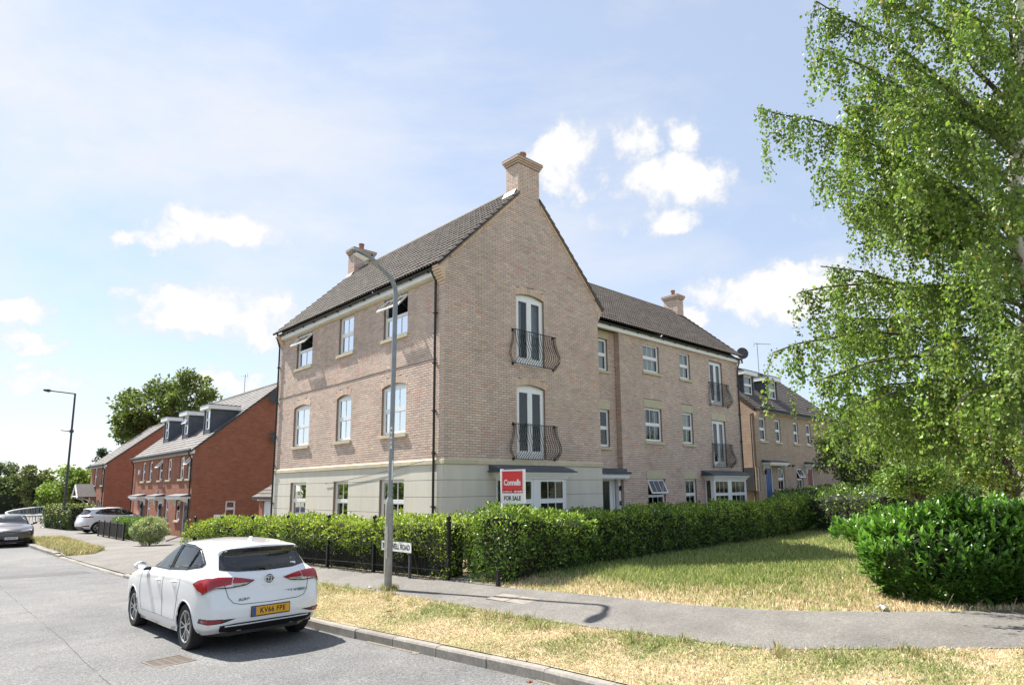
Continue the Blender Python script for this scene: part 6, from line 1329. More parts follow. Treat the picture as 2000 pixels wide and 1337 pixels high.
# weeping birch at the right
def birch():
    Db = 9.8; base = at(2050, 1150, Db); base.z = float(G(base.x, base.y)); root = thing('birch_tree', 'tall weeping silver birch with hanging leafy twigs at the right', 'tree', tuple(base)); r = random.Random(21)
    tp = [base-Vector((0, 0, .2)), at(2045, 800, Db), at(2012, 560, Db), at(1976, 430, Db), at(1985, 280, Db), at(1990, 60, Db), at(1985, -250, Db), at(1970, -520, Db)]
    m = MB(); m.tube(tp, [.17, .145, .13, .12, .10, .075, .045, .02], 12); m.build('trunk', 'birch_bark', root, smooth=True)
    def tr(v):
        zs = [(q, i) for i, q in enumerate((1150, 800, 560, 430, 280, 60, -250, -520))]
        for (a, i), (b, j) in zip(zs, zs[1:]):
            if b <= v <= a: return tp[i].lerp(tp[j], (a-v)/(a-b))
        return tp[-1]
    # limbs: start height on the trunk and far end (pixel sight line, distance), nearer or farther than the trunk
    ends = [(430, 1478, 215, 10.2), (330, 1600, 95, 9.0), (250, 1590, 5, 10.4), (480, 1640, 260, 8.8), (560, 1690, 390, 9.6), (600, 1560, 575, 9.4), (640, 1505, 690, 9.9), (700, 1590, 745, 8.8), (760, 1660, 800, 8.2), (520, 1750, 330, 8.0), (620, 1760, 560, 8.6),
            (680, 1810, 690, 7.8), (740, 1860, 800, 7.4), (300, 1740, 120, 8.3), (200, 1700, -30, 9.2), (120, 1760, -120, 8.8), (380, 1850, 240, 7.6), (150, 1880, 20, 7.8), (560, 1900, 480, 7.2), (800, 1930, 780, 7.2), (60, 1640, -90, 10.6), (480, 1600, 330, 11.2), (620, 1640, 640, 11.4),
            (720, 1720, 820, 10.8), (820, 1830, 830, 9.2), (400, 1720, 430, 11.6), (250, 1830, 150, 11.5), (100, 1950, -60, 8.6), (330, 2060, 250, 8.2), (600, 2090, 560, 8.0), (780, 2080, 760, 7.8), (180, 2100, 60, 9.6), (700, 1990, 650, 6.9), (850, 1990, 850, 6.8), (420, 1990, 380, 7.4), (-100, 1850, -330, 9.6), (0, 2050, -200, 9.4)]
    ends += [(r.uniform(100, 760), r.uniform(1650, 2050), 0, r.uniform(7.6, 11.2)) for _ in range(16)]
    ends += [(700, 1580, 620, 10.6), (820, 1640, 870, 9.8), (760, 1700, 760, 9.0), (840, 1740, 880, 8.8), (650, 1600, 520, 10.8)]
    lm = MB(); tw = MB(); LP, LT = [], []
    for j, (v0, u1, v1, D1) in enumerate(ends):
        a = tr(v0+r.uniform(0, 60)); 
        if v1 == 0: v1 = v0-r.uniform(20, 120)
        e = at(u1, v1, D1); ln = (e-a).length; mid = a.lerp(e, .55)+Vector((0, 0, .16*ln)); pts = []
        for k in range(9):
            t = k/8; q = a*(1-t)**2+mid*2*t*(1-t)+e*t*t; pts.append(q+Vector((r.uniform(-1, 1), r.uniform(-1, 1), r.uniform(-1, 1)))*.03*(k > 0))
        lm.tube(pts, [.034*(1-.85*k/8)*min(1, ln/2.2)+.004 for k in range(9)], 6)
        # hanging twigs
        nt = int((13+ln*10.5)*(1.15 if v1 > 560 and u1 < 1720 else .8 if u1 > 1800 else 1.0)); 
        for _ in range(nt):
            t = r.uniform(.22, 1.0)**.8; i = min(7, int(t*8)); p = pts[i].lerp(pts[i+1], t*8-i if i < 7 else min(1, t*8-7)); hl = r.uniform(.25, 1.0)*(1.7 if r.random() < .3 else .85); w = Vector((r.gauss(0, .3), r.gauss(0, .3), r.uniform(-.1, .25))); q = [p]; dv = w+Vector((0, 0, .1)); st = 7
            for s in range(st): dv = dv*.72+Vector((0, 0, -.32)); q.append(q[-1]+dv.normalized()*hl/st)
            if _ % 3 == 0: tw.tube([q[0], q[2], q[4], q[7]], [.005, .004, .003, .002], 3, cap=False)
            nl = int(hl*92); tone = max(.5, r.gauss(1, .24))
            for s in range(nl):
                f = r.random()*st; i2 = min(st-1, int(f)); c = q[i2].lerp(q[i2+1], f-i2); LP.append((c.x+r.gauss(0, .045), c.y+r.gauss(0, .045), c.z+r.gauss(0, .03))); LT.append(tone)
    lm.build('limbs', 'bark', root, smooth=True)['kind'] = 'stuff'; tw.build('twigs', 'twig', root, fix=False)['kind'] = 'stuff'
    P = np.array(LP); ok = (P[:, 2] > 2.05+rng.random(len(P))*.5)&(rng.random(len(P)) < .76); P = P[ok]; tone = np.array(LT)[ok][:, None]; n = len(P); print('birch leaves', n)
    D_ = unit(rng.normal(0, .6, (n, 3))+np.array([0, 0, -.75])); N_ = unit(rng.normal(0, 1, (n, 3))); Ln = .054*np.clip(rng.normal(1, .22, n), .5, 1.5); V, F = leaf_arrays(P, D_, N_, Ln, Ln*.78, .18)
    c = np.array((.172, .250, .066))[None]*tone*np.clip(rng.normal(1, .18, (n, 1)), .5, 1.6); w = rng.random(n); c[w < .25] *= np.array((1.35, 1.25, .9)); c[w > .985] = np.array((.38, .28, .06))
    fast_mesh('crown', V, F, np.repeat(c, 2, 0), 'birch_leaf', root)
birch()

# trees and gardens over the road, behind the camera: they are what the ground-floor windows mirror
def tree_belt():
    g = np.random.default_rng(77); n = 9000; y = g.uniform(-12, 60, n); hgt = 4.2+1.6*np.sin(y*.35)+1.1*np.sin(y*.9+1); x = -22+g.normal(0, 1.1, n)-.03*np.abs(y); z = itp(ZR, y)+g.random(n)*hgt
    P = np.c_[x, y, z]; D = unit(g.normal(0, 1, (n, 3))); N = unit(g.normal(0, 1, (n, 3))); Ln = g.uniform(.35, .75, n); V, F = leaf_arrays(P, D, N, Ln, Ln*.8); c = np.array((.08, .115, .035))[None]*np.clip(g.normal(1, .3, (n, 1)), .4, 1.9)
    o = fast_mesh('tree_belt', V, F, np.repeat(c, 2, 0), 'tree_leaf'); tag(o, 'belt of trees across the road mirrored in the ground floor windows', 'trees', kind='stuff')
tree_belt()
# ------------------------------------------------------------ cars
mat('car_white', (.78, .79, .80), .28, coat=1.0, noise=(.9, .02)); mat('car_brown', (.075, .066, .066), .3, metal=.6, coat=1.0); mat('car_black', (.012, .012, .013), .45); mat('car_trim', (.02, .02, .021), .25, spec=.6)
mat('tyre', (.018, .018, .018), .85, noise=(40, .2)); mat('alloy', (.55, .56, .57), .28, metal=.85); mat('seat', (.09, .09, .095), .85); mat('lamp_red', (.33, .006, .012), .15, coat=.5); mat('lamp_clear', (.45, .43, .40), .15, metal=.5, coat=1.0); mat('plate_yellow', (.72, .36, .01), .4); mat('plate_blue', (.01, .08, .35), .4); mat('chrome', (.7, .7, .7), .12, metal=1.0); mat('seam', (.06, .06, .065), .6)
CTRL = [
 [(2.10,0,.20),(1.95,.60,.20),(1.35,.80,.19),(.3,.80,.18),(-.5,.80,.18),(-1.3,.78,.20),(-1.72,.74,.24),(-1.92,.58,.27),(-1.97,0,.27)],
 [(2.21,0,.34),(2.04,.69,.34),(1.35,.86,.33),(.3,.855,.31),(-.5,.855,.31),(-1.3,.865,.34),(-1.76,.82,.36),(-2.03,.66,.37),(-2.10,0,.37)],
 [(2.24,0,.54),(2.07,.72,.54),(1.35,.875,.55),(.3,.865,.55),(-.5,.865,.56),(-1.3,.88,.58),(-1.79,.835,.58),(-2.055,.68,.58),(-2.13,0,.58)],
 [(2.22,0,.70),(2.03,.72,.71),(1.35,.875,.76),(.3,.872,.77),(-.5,.876,.79),(-1.3,.885,.81),(-1.78,.83,.80),(-2.01,.68,.78),(-2.075,0,.775)],
 [(2.13,0,.80),(1.92,.68,.81),(1.32,.845,.89),(.3,.855,.91),(-.5,.86,.935),(-1.3,.87,.965),(-1.75,.80,.965),(-1.955,.66,.96),(-2.02,0,.955)],
 [(1.75,0,.91),(1.60,.60,.915),(1.15,.79,.955),(.3,.81,.97),(-.5,.815,.995),(-1.3,.81,1.03),(-1.70,.73,1.04),(-1.89,.60,1.03),(-1.945,0,1.03)],
 [(1.04,0,1.025),(.98,.48,1.015),(.74,.715,1.005),(.2,.755,1.02),(-.5,.765,1.045),(-1.2,.75,1.085),(-1.60,.68,1.10),(-1.83,.57,1.08),(-1.885,0,1.08)],
 [(.52,0,1.255),(.48,.42,1.245),(.32,.635,1.215),(.0,.675,1.235),(-.5,.685,1.255),(-1.1,.665,1.265),(-1.50,.60,1.26),(-1.70,.52,1.25),(-1.755,0,1.26)],
 [(.13,0,1.405),(.09,.38,1.398),(-.05,.555,1.375),(-.2,.59,1.385),(-.55,.60,1.398),(-1.1,.585,1.39),(-1.48,.545,1.37),(-1.72,.49,1.365),(-1.80,0,1.385)],
 [(-.03,0,1.437),(-.06,.3,1.432),(-.18,.41,1.425),(-.33,.43,1.437),(-.6,.435,1.443),(-1.0,.42,1.434),(-1.35,.39,1.418),(-1.60,.33,1.405),(-1.70,0,1.418)],
 [(-.3,0,1.462),(-.35,.12,1.46),(-.42,.16,1.457),(-.5,.17,1.46),(-.65,.17,1.462),(-.85,.16,1.458),(-1.05,.14,1.45),(-1.2,.11,1.444),(-1.3,0,1.44)],
 [(-.4,0,1.466),(-.45,.0,1.466),(-.5,.0,1.465),(-.55,.0,1.465),(-.65,.0,1.466),(-.8,.0,1.463),(-.95,.0,1.457),(-1.1,.0,1.45),(-1.2,0,1.447)]]
def catmull(A, sub, lo, hi):
    """interpolate along axis 0; lo/hi are the phantom end rows"""
    P = np.concatenate([lo[None], A, hi[None]]); out = []
    for i in range(len(A)-1):
        p0, p1, p2, p3 = P[i], P[i+1], P[i+2], P[i+3]
        for k in range(sub):
            t = k/sub; out.append(.5*((2*p1)+(-p0+p2)*t+(2*p0-5*p1+4*p2-p3)*t*t+(-p0+3*p1-3*p2+p3)*t**3))
    out.append(A[-1]); return np.array(out)
def inpoly(x, y, poly):
    c = False; n = len(poly); j = n-1
    for i in range(n):
        a, b = poly[i], poly[j]
        if (a[1] > y) != (b[1] > y) and x < (b[0]-a[0])*(y-a[1])/(b[1]-a[1])+a[0]: c = not c
        j = i
    return c
def resample(poly, step, closed=True):
    out = []; n = len(poly)
    for i in range(n if closed else n-1):
        a, b = poly[i], poly[(i+1) % n]; L = math.hypot(b[0]-a[0], b[1]-a[1]); k = max(1, int(L/step))
        for q in range(k): out.append((a[0]+(b[0]-a[0])*q/k, a[1]+(b[1]-a[1])*q/k))
    if not closed: out.append(poly[-1])
    return out
def inset(poly, d):
    c = np.mean(poly, 0); n = len(poly); out = []; ar = sum(poly[i][0]*poly[(i+1) % n][1]-poly[(i+1) % n][0]*poly[i][1] for i in range(n)); sg = 1 if ar > 0 else -1
    for i in range(n):
        p, a, b = np.array(poly[i]), np.array(poly[i-1]), np.array(poly[(i+1) % n]); e1 = (p-a)/max(1e-9, np.linalg.norm(p-a)); e2 = (b-p)/max(1e-9, np.linalg.norm(b-p)); nn = np.array((-(e1+e2)[1], (e1+e2)[0]))*sg; nn = nn/max(1e-6, np.linalg.norm(nn)); k = max(.45, math.sqrt(max(0, (1+e1@e2)/2))); out.append(tuple(p+nn*d/k))
    return out
class Body:
    def __init__(s, ctrl, arch_r=.335, axles=(1.30, -1.30), axz=.315, snap=True):
        A = np.array(ctrl, float); s.axles = axles; s.axz = axz
        m0 = A[:, 1].copy(); m0[:, 1] *= -1; m1 = A[:, -2].copy(); m1[:, 1] *= -1
        B = catmull(A.transpose(1, 0, 2), 11, m0, m1).transpose(1, 0, 2)      # along the stations
        Cc = catmull(B, 8, 2*B[0]-B[1], 2*B[-1]-B[-2]); s.nl, s.ns = Cc.shape[:2]
        Cc[:, :, 1] = np.maximum(Cc[:, :, 1], 0); Cc[:, 0, 1] = 0; Cc[:, -1, 1] = 0; s.grid = Cc
        V = Cc.reshape(-1, 3); full = np.concatenate([V, V*np.array([1, -1, 1])]); n = len(V); f = []
        for i in range(s.nl-1):
            for j in range(s.ns-1):
                a, b, c, d = i*s.ns+j, i*s.ns+j+1, (i+1)*s.ns+j+1, (i+1)*s.ns+j; f.append((a, d, c, b)); f.append((n+a, n+b, n+c, n+d))
        s.V, s.F = full, f
        s.bvh = BVHTree.FromPolygons([tuple(q) for q in full], f)
        s.arch_r = arch_r
    def hit(s, o, d, off=0):
        p, nn, i, dist = s.bvh.ray_cast(Vector(o), Vector(d).normalized())
        if p is None: return None
        nn = nn if nn.dot(Vector(d)) > 0 else -nn
        return p+nn*off
    def shell(s, root, holes, paint, liner='car_black'):
        V = s.V.copy(); keep = []
        for ax in s.axles:      # snap the grid to the wheel arches for clean edges
            r = np.hypot(V[:, 0]-ax, V[:, 2]-s.axz); k = (np.abs(V[:, 1]) > .45)&(np.abs(r-s.arch_r) < .022)&(V[:, 2] < .8); sc = s.arch_r/np.maximum(r, 1e-6); V[k, 0] = ax+(V[k, 0]-ax)*sc[k]; V[k, 2] = s.axz+(V[k, 2]-s.axz)*sc[k]
        for f in s.F:
            q = V[list(f)]; c = q.mean(0)
            if abs(c[1]) > .45 and c[2] < .85 and any(all(np.hypot(q[:, 0]-ax, q[:, 2]-s.axz) < s.arch_r+.004) for ax in s.axles): continue
            if holes(c): continue
            keep.append(f)
        mb = MB(); mb.v = [tuple(q) for q in V]; mb.f = keep; mb.c = [(1, 1, 1)]*len(keep); mb.mi = [0]*len(keep)
        me = mb.mesh('body', paint, smooth=True); bm = bmesh.new(); bm.from_mesh(me); bmesh.ops.remove_doubles(bm, verts=bm.verts, dist=.0006); bmesh.ops.delete(bm, geom=[v for v in bm.verts if not v.link_faces], context='VERTS'); bm.to_mesh(me); 
        for f in bm.faces: f.smooth = True
        bm.normal_update(); bm2 = bm.copy(); bm.to_mesh(me); o = link('body', me, root)
        for v in bm2.verts: v.co = v.co-v.normal*.028*(1 if v.normal.dot(v.co-Vector((0, 0, .8))) > 0 else -1)
        me2 = bpy.data.meshes.new('interior_lining'); bm2.to_mesh(me2); me2.materials.append(MATS[liner]); bm2.free(); bm.free(); link('interior_lining', me2, root); return o
    def patch(s, root, name, poly, mapper, matn, off=.004, step=.03, hole=None, smooth=True, aspect=1):
        """panel laid on the body: polygon in a 2D sheet, thrown on to the surface by mapper(u,v)->(origin,dir)"""
        P = resample(poly, step); n = len(P); E = [(i, (i+1) % n) for i in range(n)]; pts = list(P)
        if hole: H = resample(hole, step); b = len(pts); pts += H; E += [(b+i, b+(i+1) % len(H)) for i in range(len(H))]
        ip = inset(poly, step*.45); hp = inset(hole, -step*.45) if hole else None; us = [p[0] for p in P]; vs = [p[1] for p in P]; x = min(us)+step
        while x < max(us):
            y = min(vs)+step
            while y < max(vs):
                if inpoly(x, y, ip) and not (hole and inpoly(x, y, hp)): pts.append((x, y))
                y += step
            x += step
        r = delaunay_2d_cdt([Vector(p) for p in pts], E, [], 0, 1e-5); V = []; ok = []
        for v in r[0]:
            o, d = mapper(v.x, v.y); h = s.hit(o, d, off); V.append(h)
        F = []
        for f in r[2]:
            c = sum((r[0][i] for i in f), Vector((0, 0)))/len(f)
            if not inpoly(c.x, c.y, poly) or (hole and inpoly(c.x, c.y, hole)): continue
            if all(V[i] is not None for i in f): F.append(tuple(f))
        mb = MB(); mb.v = [tuple(q) if q is not None else (0, 0, 0) for q in V]; mb.f = F; mb.c = [(1, 1, 1)]*len(F); mb.mi = [0]*len(F); me = mb.mesh(name, matn, smooth=smooth)
        bm = bmesh.new(); bm.from_mesh(me); bmesh.ops.delete(bm, geom=[v for v in bm.verts if not v.link_faces], context='VERTS'); bmesh.ops.recalc_face_normals(bm, faces=bm.faces); bm.to_mesh(me); bm.free(); return link(name, me, root)
    def line(s, root, name, pts, mapper, r=.004, matn='seam', off=.0, step=.03):
        Q = [s.hit(*mapper(*p), off) for p in resample(pts, step, False)]; Q = [q for q in Q if q is not None]
        if len(Q) < 2: return
        mb = MB(); mb.tube(Q, r, 5); return mb.build(name, matn, root, smooth=True)
def wheel(root, x, y, z, r, w, side):
    t = MB(); k = .62; q = w/2
    t.lathe([(r*k, -q*.8), (r*.80, -q), (r*.93, -q*.96), (r*.985, -q*.75), (r, -q*.4), (r, q*.4), (r*.985, q*.75), (r*.93, q*.96), (r*.80, q), (r*k, q*.8)], (x, y, z), 40, 'y'); ty = t.build('wheel', 'tyre', root, smooth=True)
    m = MB(); m.lathe([(r*.70, q*.55*side), (r*.70, q*.92*side), (r*.655, q*.97*side), (r*.63, q*.90*side), (r*.60, q*.2*side), (r*.60, -q*.7*side)], (x, y, z), 32, 'y'); m.build('rim', 'alloy', ty, smooth=True)
    m = MB(); m.lathe([(.001, q*.1*side), (r*.6, q*.1*side), (r*.6, q*.05*side)], (x, y, z), 24, 'y'); m.build('brake_disc', 'dark_steel', ty)
    m = MB(); m.lathe([(r*.16, q*.2*side), (r*.17, q*.80*side), (r*.10, q*.86*side), (.001, q*.87*side)], (x, y, z), 16, 'y'); m.build('hub', 'alloy', ty, smooth=True)
    for i in range(5):
        for j in (-1, 1):
            a = 2*math.pi*i/5+.3; a1 = a+j*.10; a2 = a+j*.22; m = MB()
            def pt(rr, an, h): return (x+rr*math.sin(an), y+h*side, z+rr*math.cos(an))
            P = [pt(r*.13, a1-.16, q*.80), pt(r*.13, a1+.16, q*.80), pt(r*.645, a2+.055, q*.88), pt(r*.645, a2-.055, q*.88)]; B = [pt(r*.13, a1-.16, q*.5), pt(r*.13, a1+.16, q*.5), pt(r*.645, a2+.055, q*.6), pt(r*.645, a2-.055, q*.6)]; m.hexa(B+P); m.build('spoke', 'alloy', ty)
def make_car(name, label, pos, yaw, paint, scale=(1, 1, 1), style='hatch', plate=None, pitch=0):
    S = np.array(scale); root = thing(name, label, 'car', (0, 0, 0), 'cars parked on the street'); ORG[root.name] = (0, 0, 0)
    ctrl = np.array(CTRL)*S; wr = .318*(1.10 if style == 'suv' else 1); axz = wr; ax = (1.30*S[0], -1.30*S[0])
    b = Body(ctrl, wr+.035, ax, axz); sx, sy, sz = S
    sd = lambda sg: (lambda u, v: ((u*sx, 0, v*sz), (0, sg, 0)))
    rear = lambda u, v: ((-1.0*sx, u*sy, v*sz), (-1, 0, 0)); frontm = lambda u, v: ((-.5*sx, u*sy, v*sz), (1, 0, 0))
    rad = lambda th, v: ((-1.30*sx, 0, v*sz), (-math.cos(R(th)), math.sin(R(th)), 0)); radf = lambda th, v: ((1.25*sx, 0, v*sz), (math.cos(R(th)), math.sin(R(th)), 0))
    W1 = [(.76, 1.015), (-.20, 1.035), (-.255, 1.375), (.0, 1.365), (.20, 1.305), (.5, 1.175)]; W2 = [(-.285, 1.04), (-.98, 1.08), (-1.055, 1.34), (-.75, 1.372), (-.345, 1.38)]; W3 = [(-1.02, 1.085), (-1.37, 1.135), (-1.39, 1.16), (-1.10, 1.325)]
    DLO = [(.84, 1.0), (-.2, 1.015), (-.98, 1.06), (-1.42, 1.115), (-1.46, 1.16), (-1.13, 1.345), (-.75, 1.392), (-.3, 1.398), (.02, 1.385), (.24, 1.322), (.55, 1.175)]
    RW = [(-.60, 1.10), (-.40, 1.068), (0, 1.058), (.40, 1.068), (.60, 1.10), (.555, 1.28), (.52, 1.335), (.45, 1.352), (0, 1.362), (-.45, 1.352), (-.52, 1.335), (-.555, 1.28)]
    WS = [(-.60, 1.045), (0, 1.06), (.60, 1.045), (.50, 1.30), (.40, 1.385), (0, 1.395), (-.40, 1.385), (-.50, 1.30)]
    RWi, WSi, D2 = inset(RW, .02), inset(WS, .02), inset(DLO, .012); RWh, WSh = inset(RW, .012), inset(WS, .012)
    def holes(c):
        x, y, z = c/S
        if z < .98: return False
        if abs(y) > .5 and -1.5 < x < .9 and inpoly(x, z, D2): return True
        if x < -1.55 and inpoly(y, z, RWh): return True
        return x > -.05 and abs(y) < .62 and inpoly(y, z, WSh)
    b.shell(root, holes, paint)
    for sg in (1, -1):
        for W in (W1, W2, W3): b.patch(root, 'side_window', W, sd(sg), 'car_side_glass', .001)
        # black surround with three lights cut out
        for W, nb in ((W1, 0), (W2, 1), (W3, 2)): pass
        P = resample(DLO, .03); tr = b.patch(root, 'window_trim', DLO, sd(sg), 'car_trim', .003, .03)
        me = tr.data; bm = bmesh.new(); bm.from_mesh(me); kill = [f for f in bm.faces if any(inpoly(f.calc_center_median().x/sx, f.calc_center_median().z/sz, W) for W in (W1, W2, W3))]; bmesh.ops.delete(bm, geom=kill, context='FACES'); bm.to_mesh(me); bm.free()
        for pl_ in (W1, W2, W3): b.line(root, 'window_seal', pl_+[pl_[0]], sd(sg), .012, 'car_trim', .0)
        b.line(root, 'waist_strip', [(.84, 1.0), (-.2, 1.015), (-.98, 1.06), (-1.42, 1.115)], sd(sg), .008, 'car_trim')
        b.line(root, 'window_seal', DLO[3:]+[DLO[0]], sd(sg), .009, 'car_trim')
        for L in ([(.86, .99), (.90, .80), (.88, .55), (.80, .36)], [(-.245, 1.02), (-.23, .80), (-.25, .36)], [(-1.0, 1.06), (-1.06, .90), (-.98, .72), (-.90, .52), (-.86, .36)], [(.80, .345), (-.86, .355)]): b.line(root, 'door_seam', L, sd(sg), .0035)
        for hx, hz_ in ((-.02, .865), (-.80, .895)):
            p = b.hit((hx*sx, 0, hz_*sz), (0, sg, 0)); m = MB(); m.lathe([(.001, -.004), (.05, -.003), (.055, .002)], (p.x, p.y-.004*sg, p.z), 14, 'y'); m.build('handle_recess', 'seam' if False else paint, root, smooth=True)
            m = MB(); m.tube([p+Vector((.09, -.006*sg, 0)), p+Vector((.06, .028*sg, .002)), p+Vector((-.06, .030*sg, .002)), p+Vector((-.10, -.006*sg, 0))], [.012, .015, .015, .012], 8); m.build('door_handle', paint, root, smooth=True)
        # mirror
        m = MB(); c = Vector((.66*sx, sg*.955*sy, 1.045*sz)); vs = []; st = [(-.06, .02, .03), (-.05, .085, .058), (0, .10, .066), (.045, .08, .052), (.07, .03, .02)]; n = 12
        for dx, w, h in st:
            for k in range(n): a = 2*math.pi*k/n; vs.append(c+Vector((dx, w*math.cos(a), h*math.sin(a))))
        m.add(vs, [(i*n+k, i*n+(k+1) % n, (i+1)*n+(k+1) % n, (i+1)*n+k) for i in range(4) for k in range(n)]+[tuple(range(n))[::-1], tuple(range(4*n, 5*n))]); mr = m.build('door_mirror', paint, root, smooth=True)
        m = MB(); m.tube([c+Vector((.02, -.05*sg, -.06)), Vector((.68*sx, sg*.80*sy, .985*sz))], .028, 8); m.build('mirror_arm', 'car_black', mr)
        m = MB(); m.lathe([(.001, 0), (.058, 0), (.06, -.006)], c+Vector((-.056, 0, 0)), 16, 'x'); m.build('mirror_glass', 'chrome', mr)
        # wheel arch lips and liners
        for a_ in ax:
            Rr = wr+.035; Q = [b.hit((a_+Rr*1.006*math.cos(t), 0, axz+Rr*1.006*math.sin(t)), (0, sg, 0), -.004) for t in np.linspace(R(-8), R(188), 34)]; Q = [q for q in Q if q]; m = MB(); m.tube(Q, .012 if style != 'suv' else .03, 6); m.build('arch_lip', paint if style != 'suv' else 'car_black', root, smooth=True)
            m = MB(); pr = [(a_+Rr*math.cos(t), axz+Rr*math.sin(t)) for t in np.linspace(R(-20), R(200), 16)]; n = len(pr); m.add([(x, sg*.845*sy, z) for x, z in pr]+[(x, sg*.52*sy, z) for x, z in pr], [(i, i+1, n+i+1, n+i) for i in range(n-1)]+[tuple(range(n, 2*n))]); m.build('wheel_well', 'car_black', root)
            wheel(root, a_, sg*(.755*sy), axz, wr, .205, sg)
        # rear lamps
        LT = [(73, .915), (66, .965), (56, .992), (45, 1.0), (36, .99), (36, .905), (46, .885), (53, .825), (58, .80), (64, .83)]; LI = [(35.2, .99), (27, .97), (17, .94), (21, .915), (35.2, .918)]
        if style == 'suv': LT = [(74, .95), (60, .985), (45, .99), (36, .985), (36, .93), (46, .92), (60, .91), (70, .92)]; LI = [(35.2, .985), (22, .975), (10, .965), (10, .945), (35.2, .93)]
        cv = lambda P: [(sg*a, z) for a, z in P]; dg = lambda a, z: rad(a, z)
        def rl(nm, P, mm, off): b.patch(root, nm, [(a/60, z) for a, z in cv(P)], lambda u, v: rad(u*60, v), mm, off, .02)
        rl('tail_lamp', LT, 'lamp_red', .014); rl('tail_lamp', LI, 'lamp_red', .012)
        if style == 'hatch': rl('reversing_lamp', [(34.5, .912), (21, .912), (24, .890), (34.5, .872)], 'lamp_clear', .011); rl('indicator_lens', [(45, .884), (53, .824), (56, .80), (44, .868)], 'lamp_clear', .016); b.line(root, 'lamp_surround', [(sg*a/60, z) for a, z in ((64, .828), (57, .795), (46, .868), (36, .866), (24, .884), (16.5, .938))], lambda u, v: rad(u*60, v), .008, 'car_trim', .010)
        rl('rear_reflector', [(58, .43), (56, .465), (42, .462), (38, .455), (41, .425), (50, .415)], 'lamp_red', .006); rl('reflector_surround', [(62, .415), (60, .475), (40, .472), (30, .462), (40, .415), (50, .402)], 'car_trim', .003)
    b.patch(root, 'rear_window', RWi, rear, 'car_glass', .001, .04); b.patch(root, 'rear_window_trim', inset(RW, -.012), rear, 'car_trim', .003, .03, hole=inset(RW, .045)); b.patch(root, 'windscreen', WSi, frontm, 'car_glass', .001, .05); b.patch(root, 'windscreen_trim', inset(WS, -.01), frontm, 'car_trim', .003, .03, hole=inset(WS, .04))
    # lower rear skirt
    SK = [(-44, .285), (-41, .385), (-30, .40), (0, .405), (30, .40), (41, .385), (44, .285), (30, .272), (0, .272), (-30, .272)]; b.patch(root, 'rear_skirt', [(a/60, z) for a, z in SK], lambda u, v: rad(u*60, v), 'car_black', .006, .02)
    if style == 'hatch': b.line(root, 'skirt_strip', [(-38/60, .372), (0, .378), (38/60, .372)], lambda u, v: rad(u*60, v), .009, paint, .006)
    # tailgate seam
    TG = [(-.66, 1.02), (-.60, .90), (-.56, .74), (-.50, .665), (-.40, .64), (0, .632), (.40, .64), (.50, .665), (.56, .74), (.60, .90), (.66, 1.02)]; b.line(root, 'tailgate_seam', TG, rear, .005, 'seam')
    b.line(root, 'bumper_crease', [(-.62, .47), (0, .475), (.62, .47)], rear, .003, paint, .003)
    p = b.hit((-1, 0, .90*sz), (-1, 0, 0)); m = MB()
    if style == 'hatch':
        for rx, rz, oy, oz, tr in ((.062, .043, 0, 0, .006), (.022, .040, 0, -.002, .0055), (.045, .016, 0, .022, .0055)):
            m.tube([(p.x-.012, oy+rx*math.cos(a), p.z+.04+oz+rz*math.sin(a)) for a in np.linspace(0, 2*math.pi, 25)], tr, 6, cap=False)
        m.build('emblem', 'chrome', root, smooth=True); m = MB(); m.lathe([(.001, 0), (.06, 0), (.061, .008)], (p.x-.006, 0, p.z+.04), 20, 'x'); m.build('emblem_back', 'car_trim', root)
        m = MB(); m.prism([(p.x+.005, -.12, p.z-.02), (p.x-.018, -.10, p.z-.025), (p.x-.018, .10, p.z-.025), (p.x+.005, .12, p.z-.02)], (0, 0, -.02)); m.build('tailgate_handle', paint, root); m = MB(); m.box(p.x-.012, p.x+.01, -.09, .09, p.z-.062, p.z-.046); m.build('handle_gap', 'car_trim', root)
        for s_, y_, z_, sz_ in (('AURIS', .36, .70, .052), ('AURIS HYBRID', -.36, .745, .050)):
            q = b.hit((-1, y_, z_), (-1, 0, 0)); q2 = b.hit((-1, y_, z_+.04), (-1, 0, 0)); upv = (q2-q).normalized(); text(s_, sz_, facing(q+Vector((-.004, 0, 0)), (-1, -.0, .12), (0, 0, 1)), 'car_trim', root, 'badge', .002, .0006, 1.1, 1.0)
        q = b.hit((-1, -.44, 1.10), (-1, 0, 0)); m = MB(); m.add([(q.x-.006, -.47, 1.09), (q.x-.006, -.39, 1.09), (q.x+.012, -.39, 1.13), (q.x+.012, -.47, 1.13)], [(0, 1, 2, 3)]); m.build('window_sticker', 'white_paint', root, fix=False)
    # wiper
    q = [b.hit((-1, y_*sy, z_*sz), (-1, 0, 0), .02) for y_, z_ in ((.0, 1.075), (.10, 1.10), (.33, 1.085))]
    if all(q): m = MB(); m.tube(q[:1]+[q[0].lerp(q[2], .4)+Vector((-.01, 0, .012)), q[2]], [.02, .012, .006], 6); m.lathe([(.03, -.01), (.025, .02), (.001, .025)], q[0], 10, 'x'); m.build('rear_wiper', 'car_trim', root)
    # number plates
    def plate_at(x, z, n, txt, mm, band):
        m = MB(); m.box(x-.006, x+.006, -.26, .26, z-.056, z+.056); pp = m.build('number_plate', mm, root)
        e = n*.0075
        if band: m = MB(); y0 = .26 if n < 0 else -.26; m.box(*(sorted((x+n*.0062, x+n*.0075))), min(y0, y0+n*.045), max(y0, y0+n*.045), z-.055, z+.055); m.build('plate_band', 'plate_blue', pp)
        text(txt, .098, facing((x+n*.0065, (-.02 if n < 0 else .02) if band else 0, z-.002), (n, 0, 0)), 'sign_black', pp, 'plate_lettering', .001, .0022, 1.08, .86)
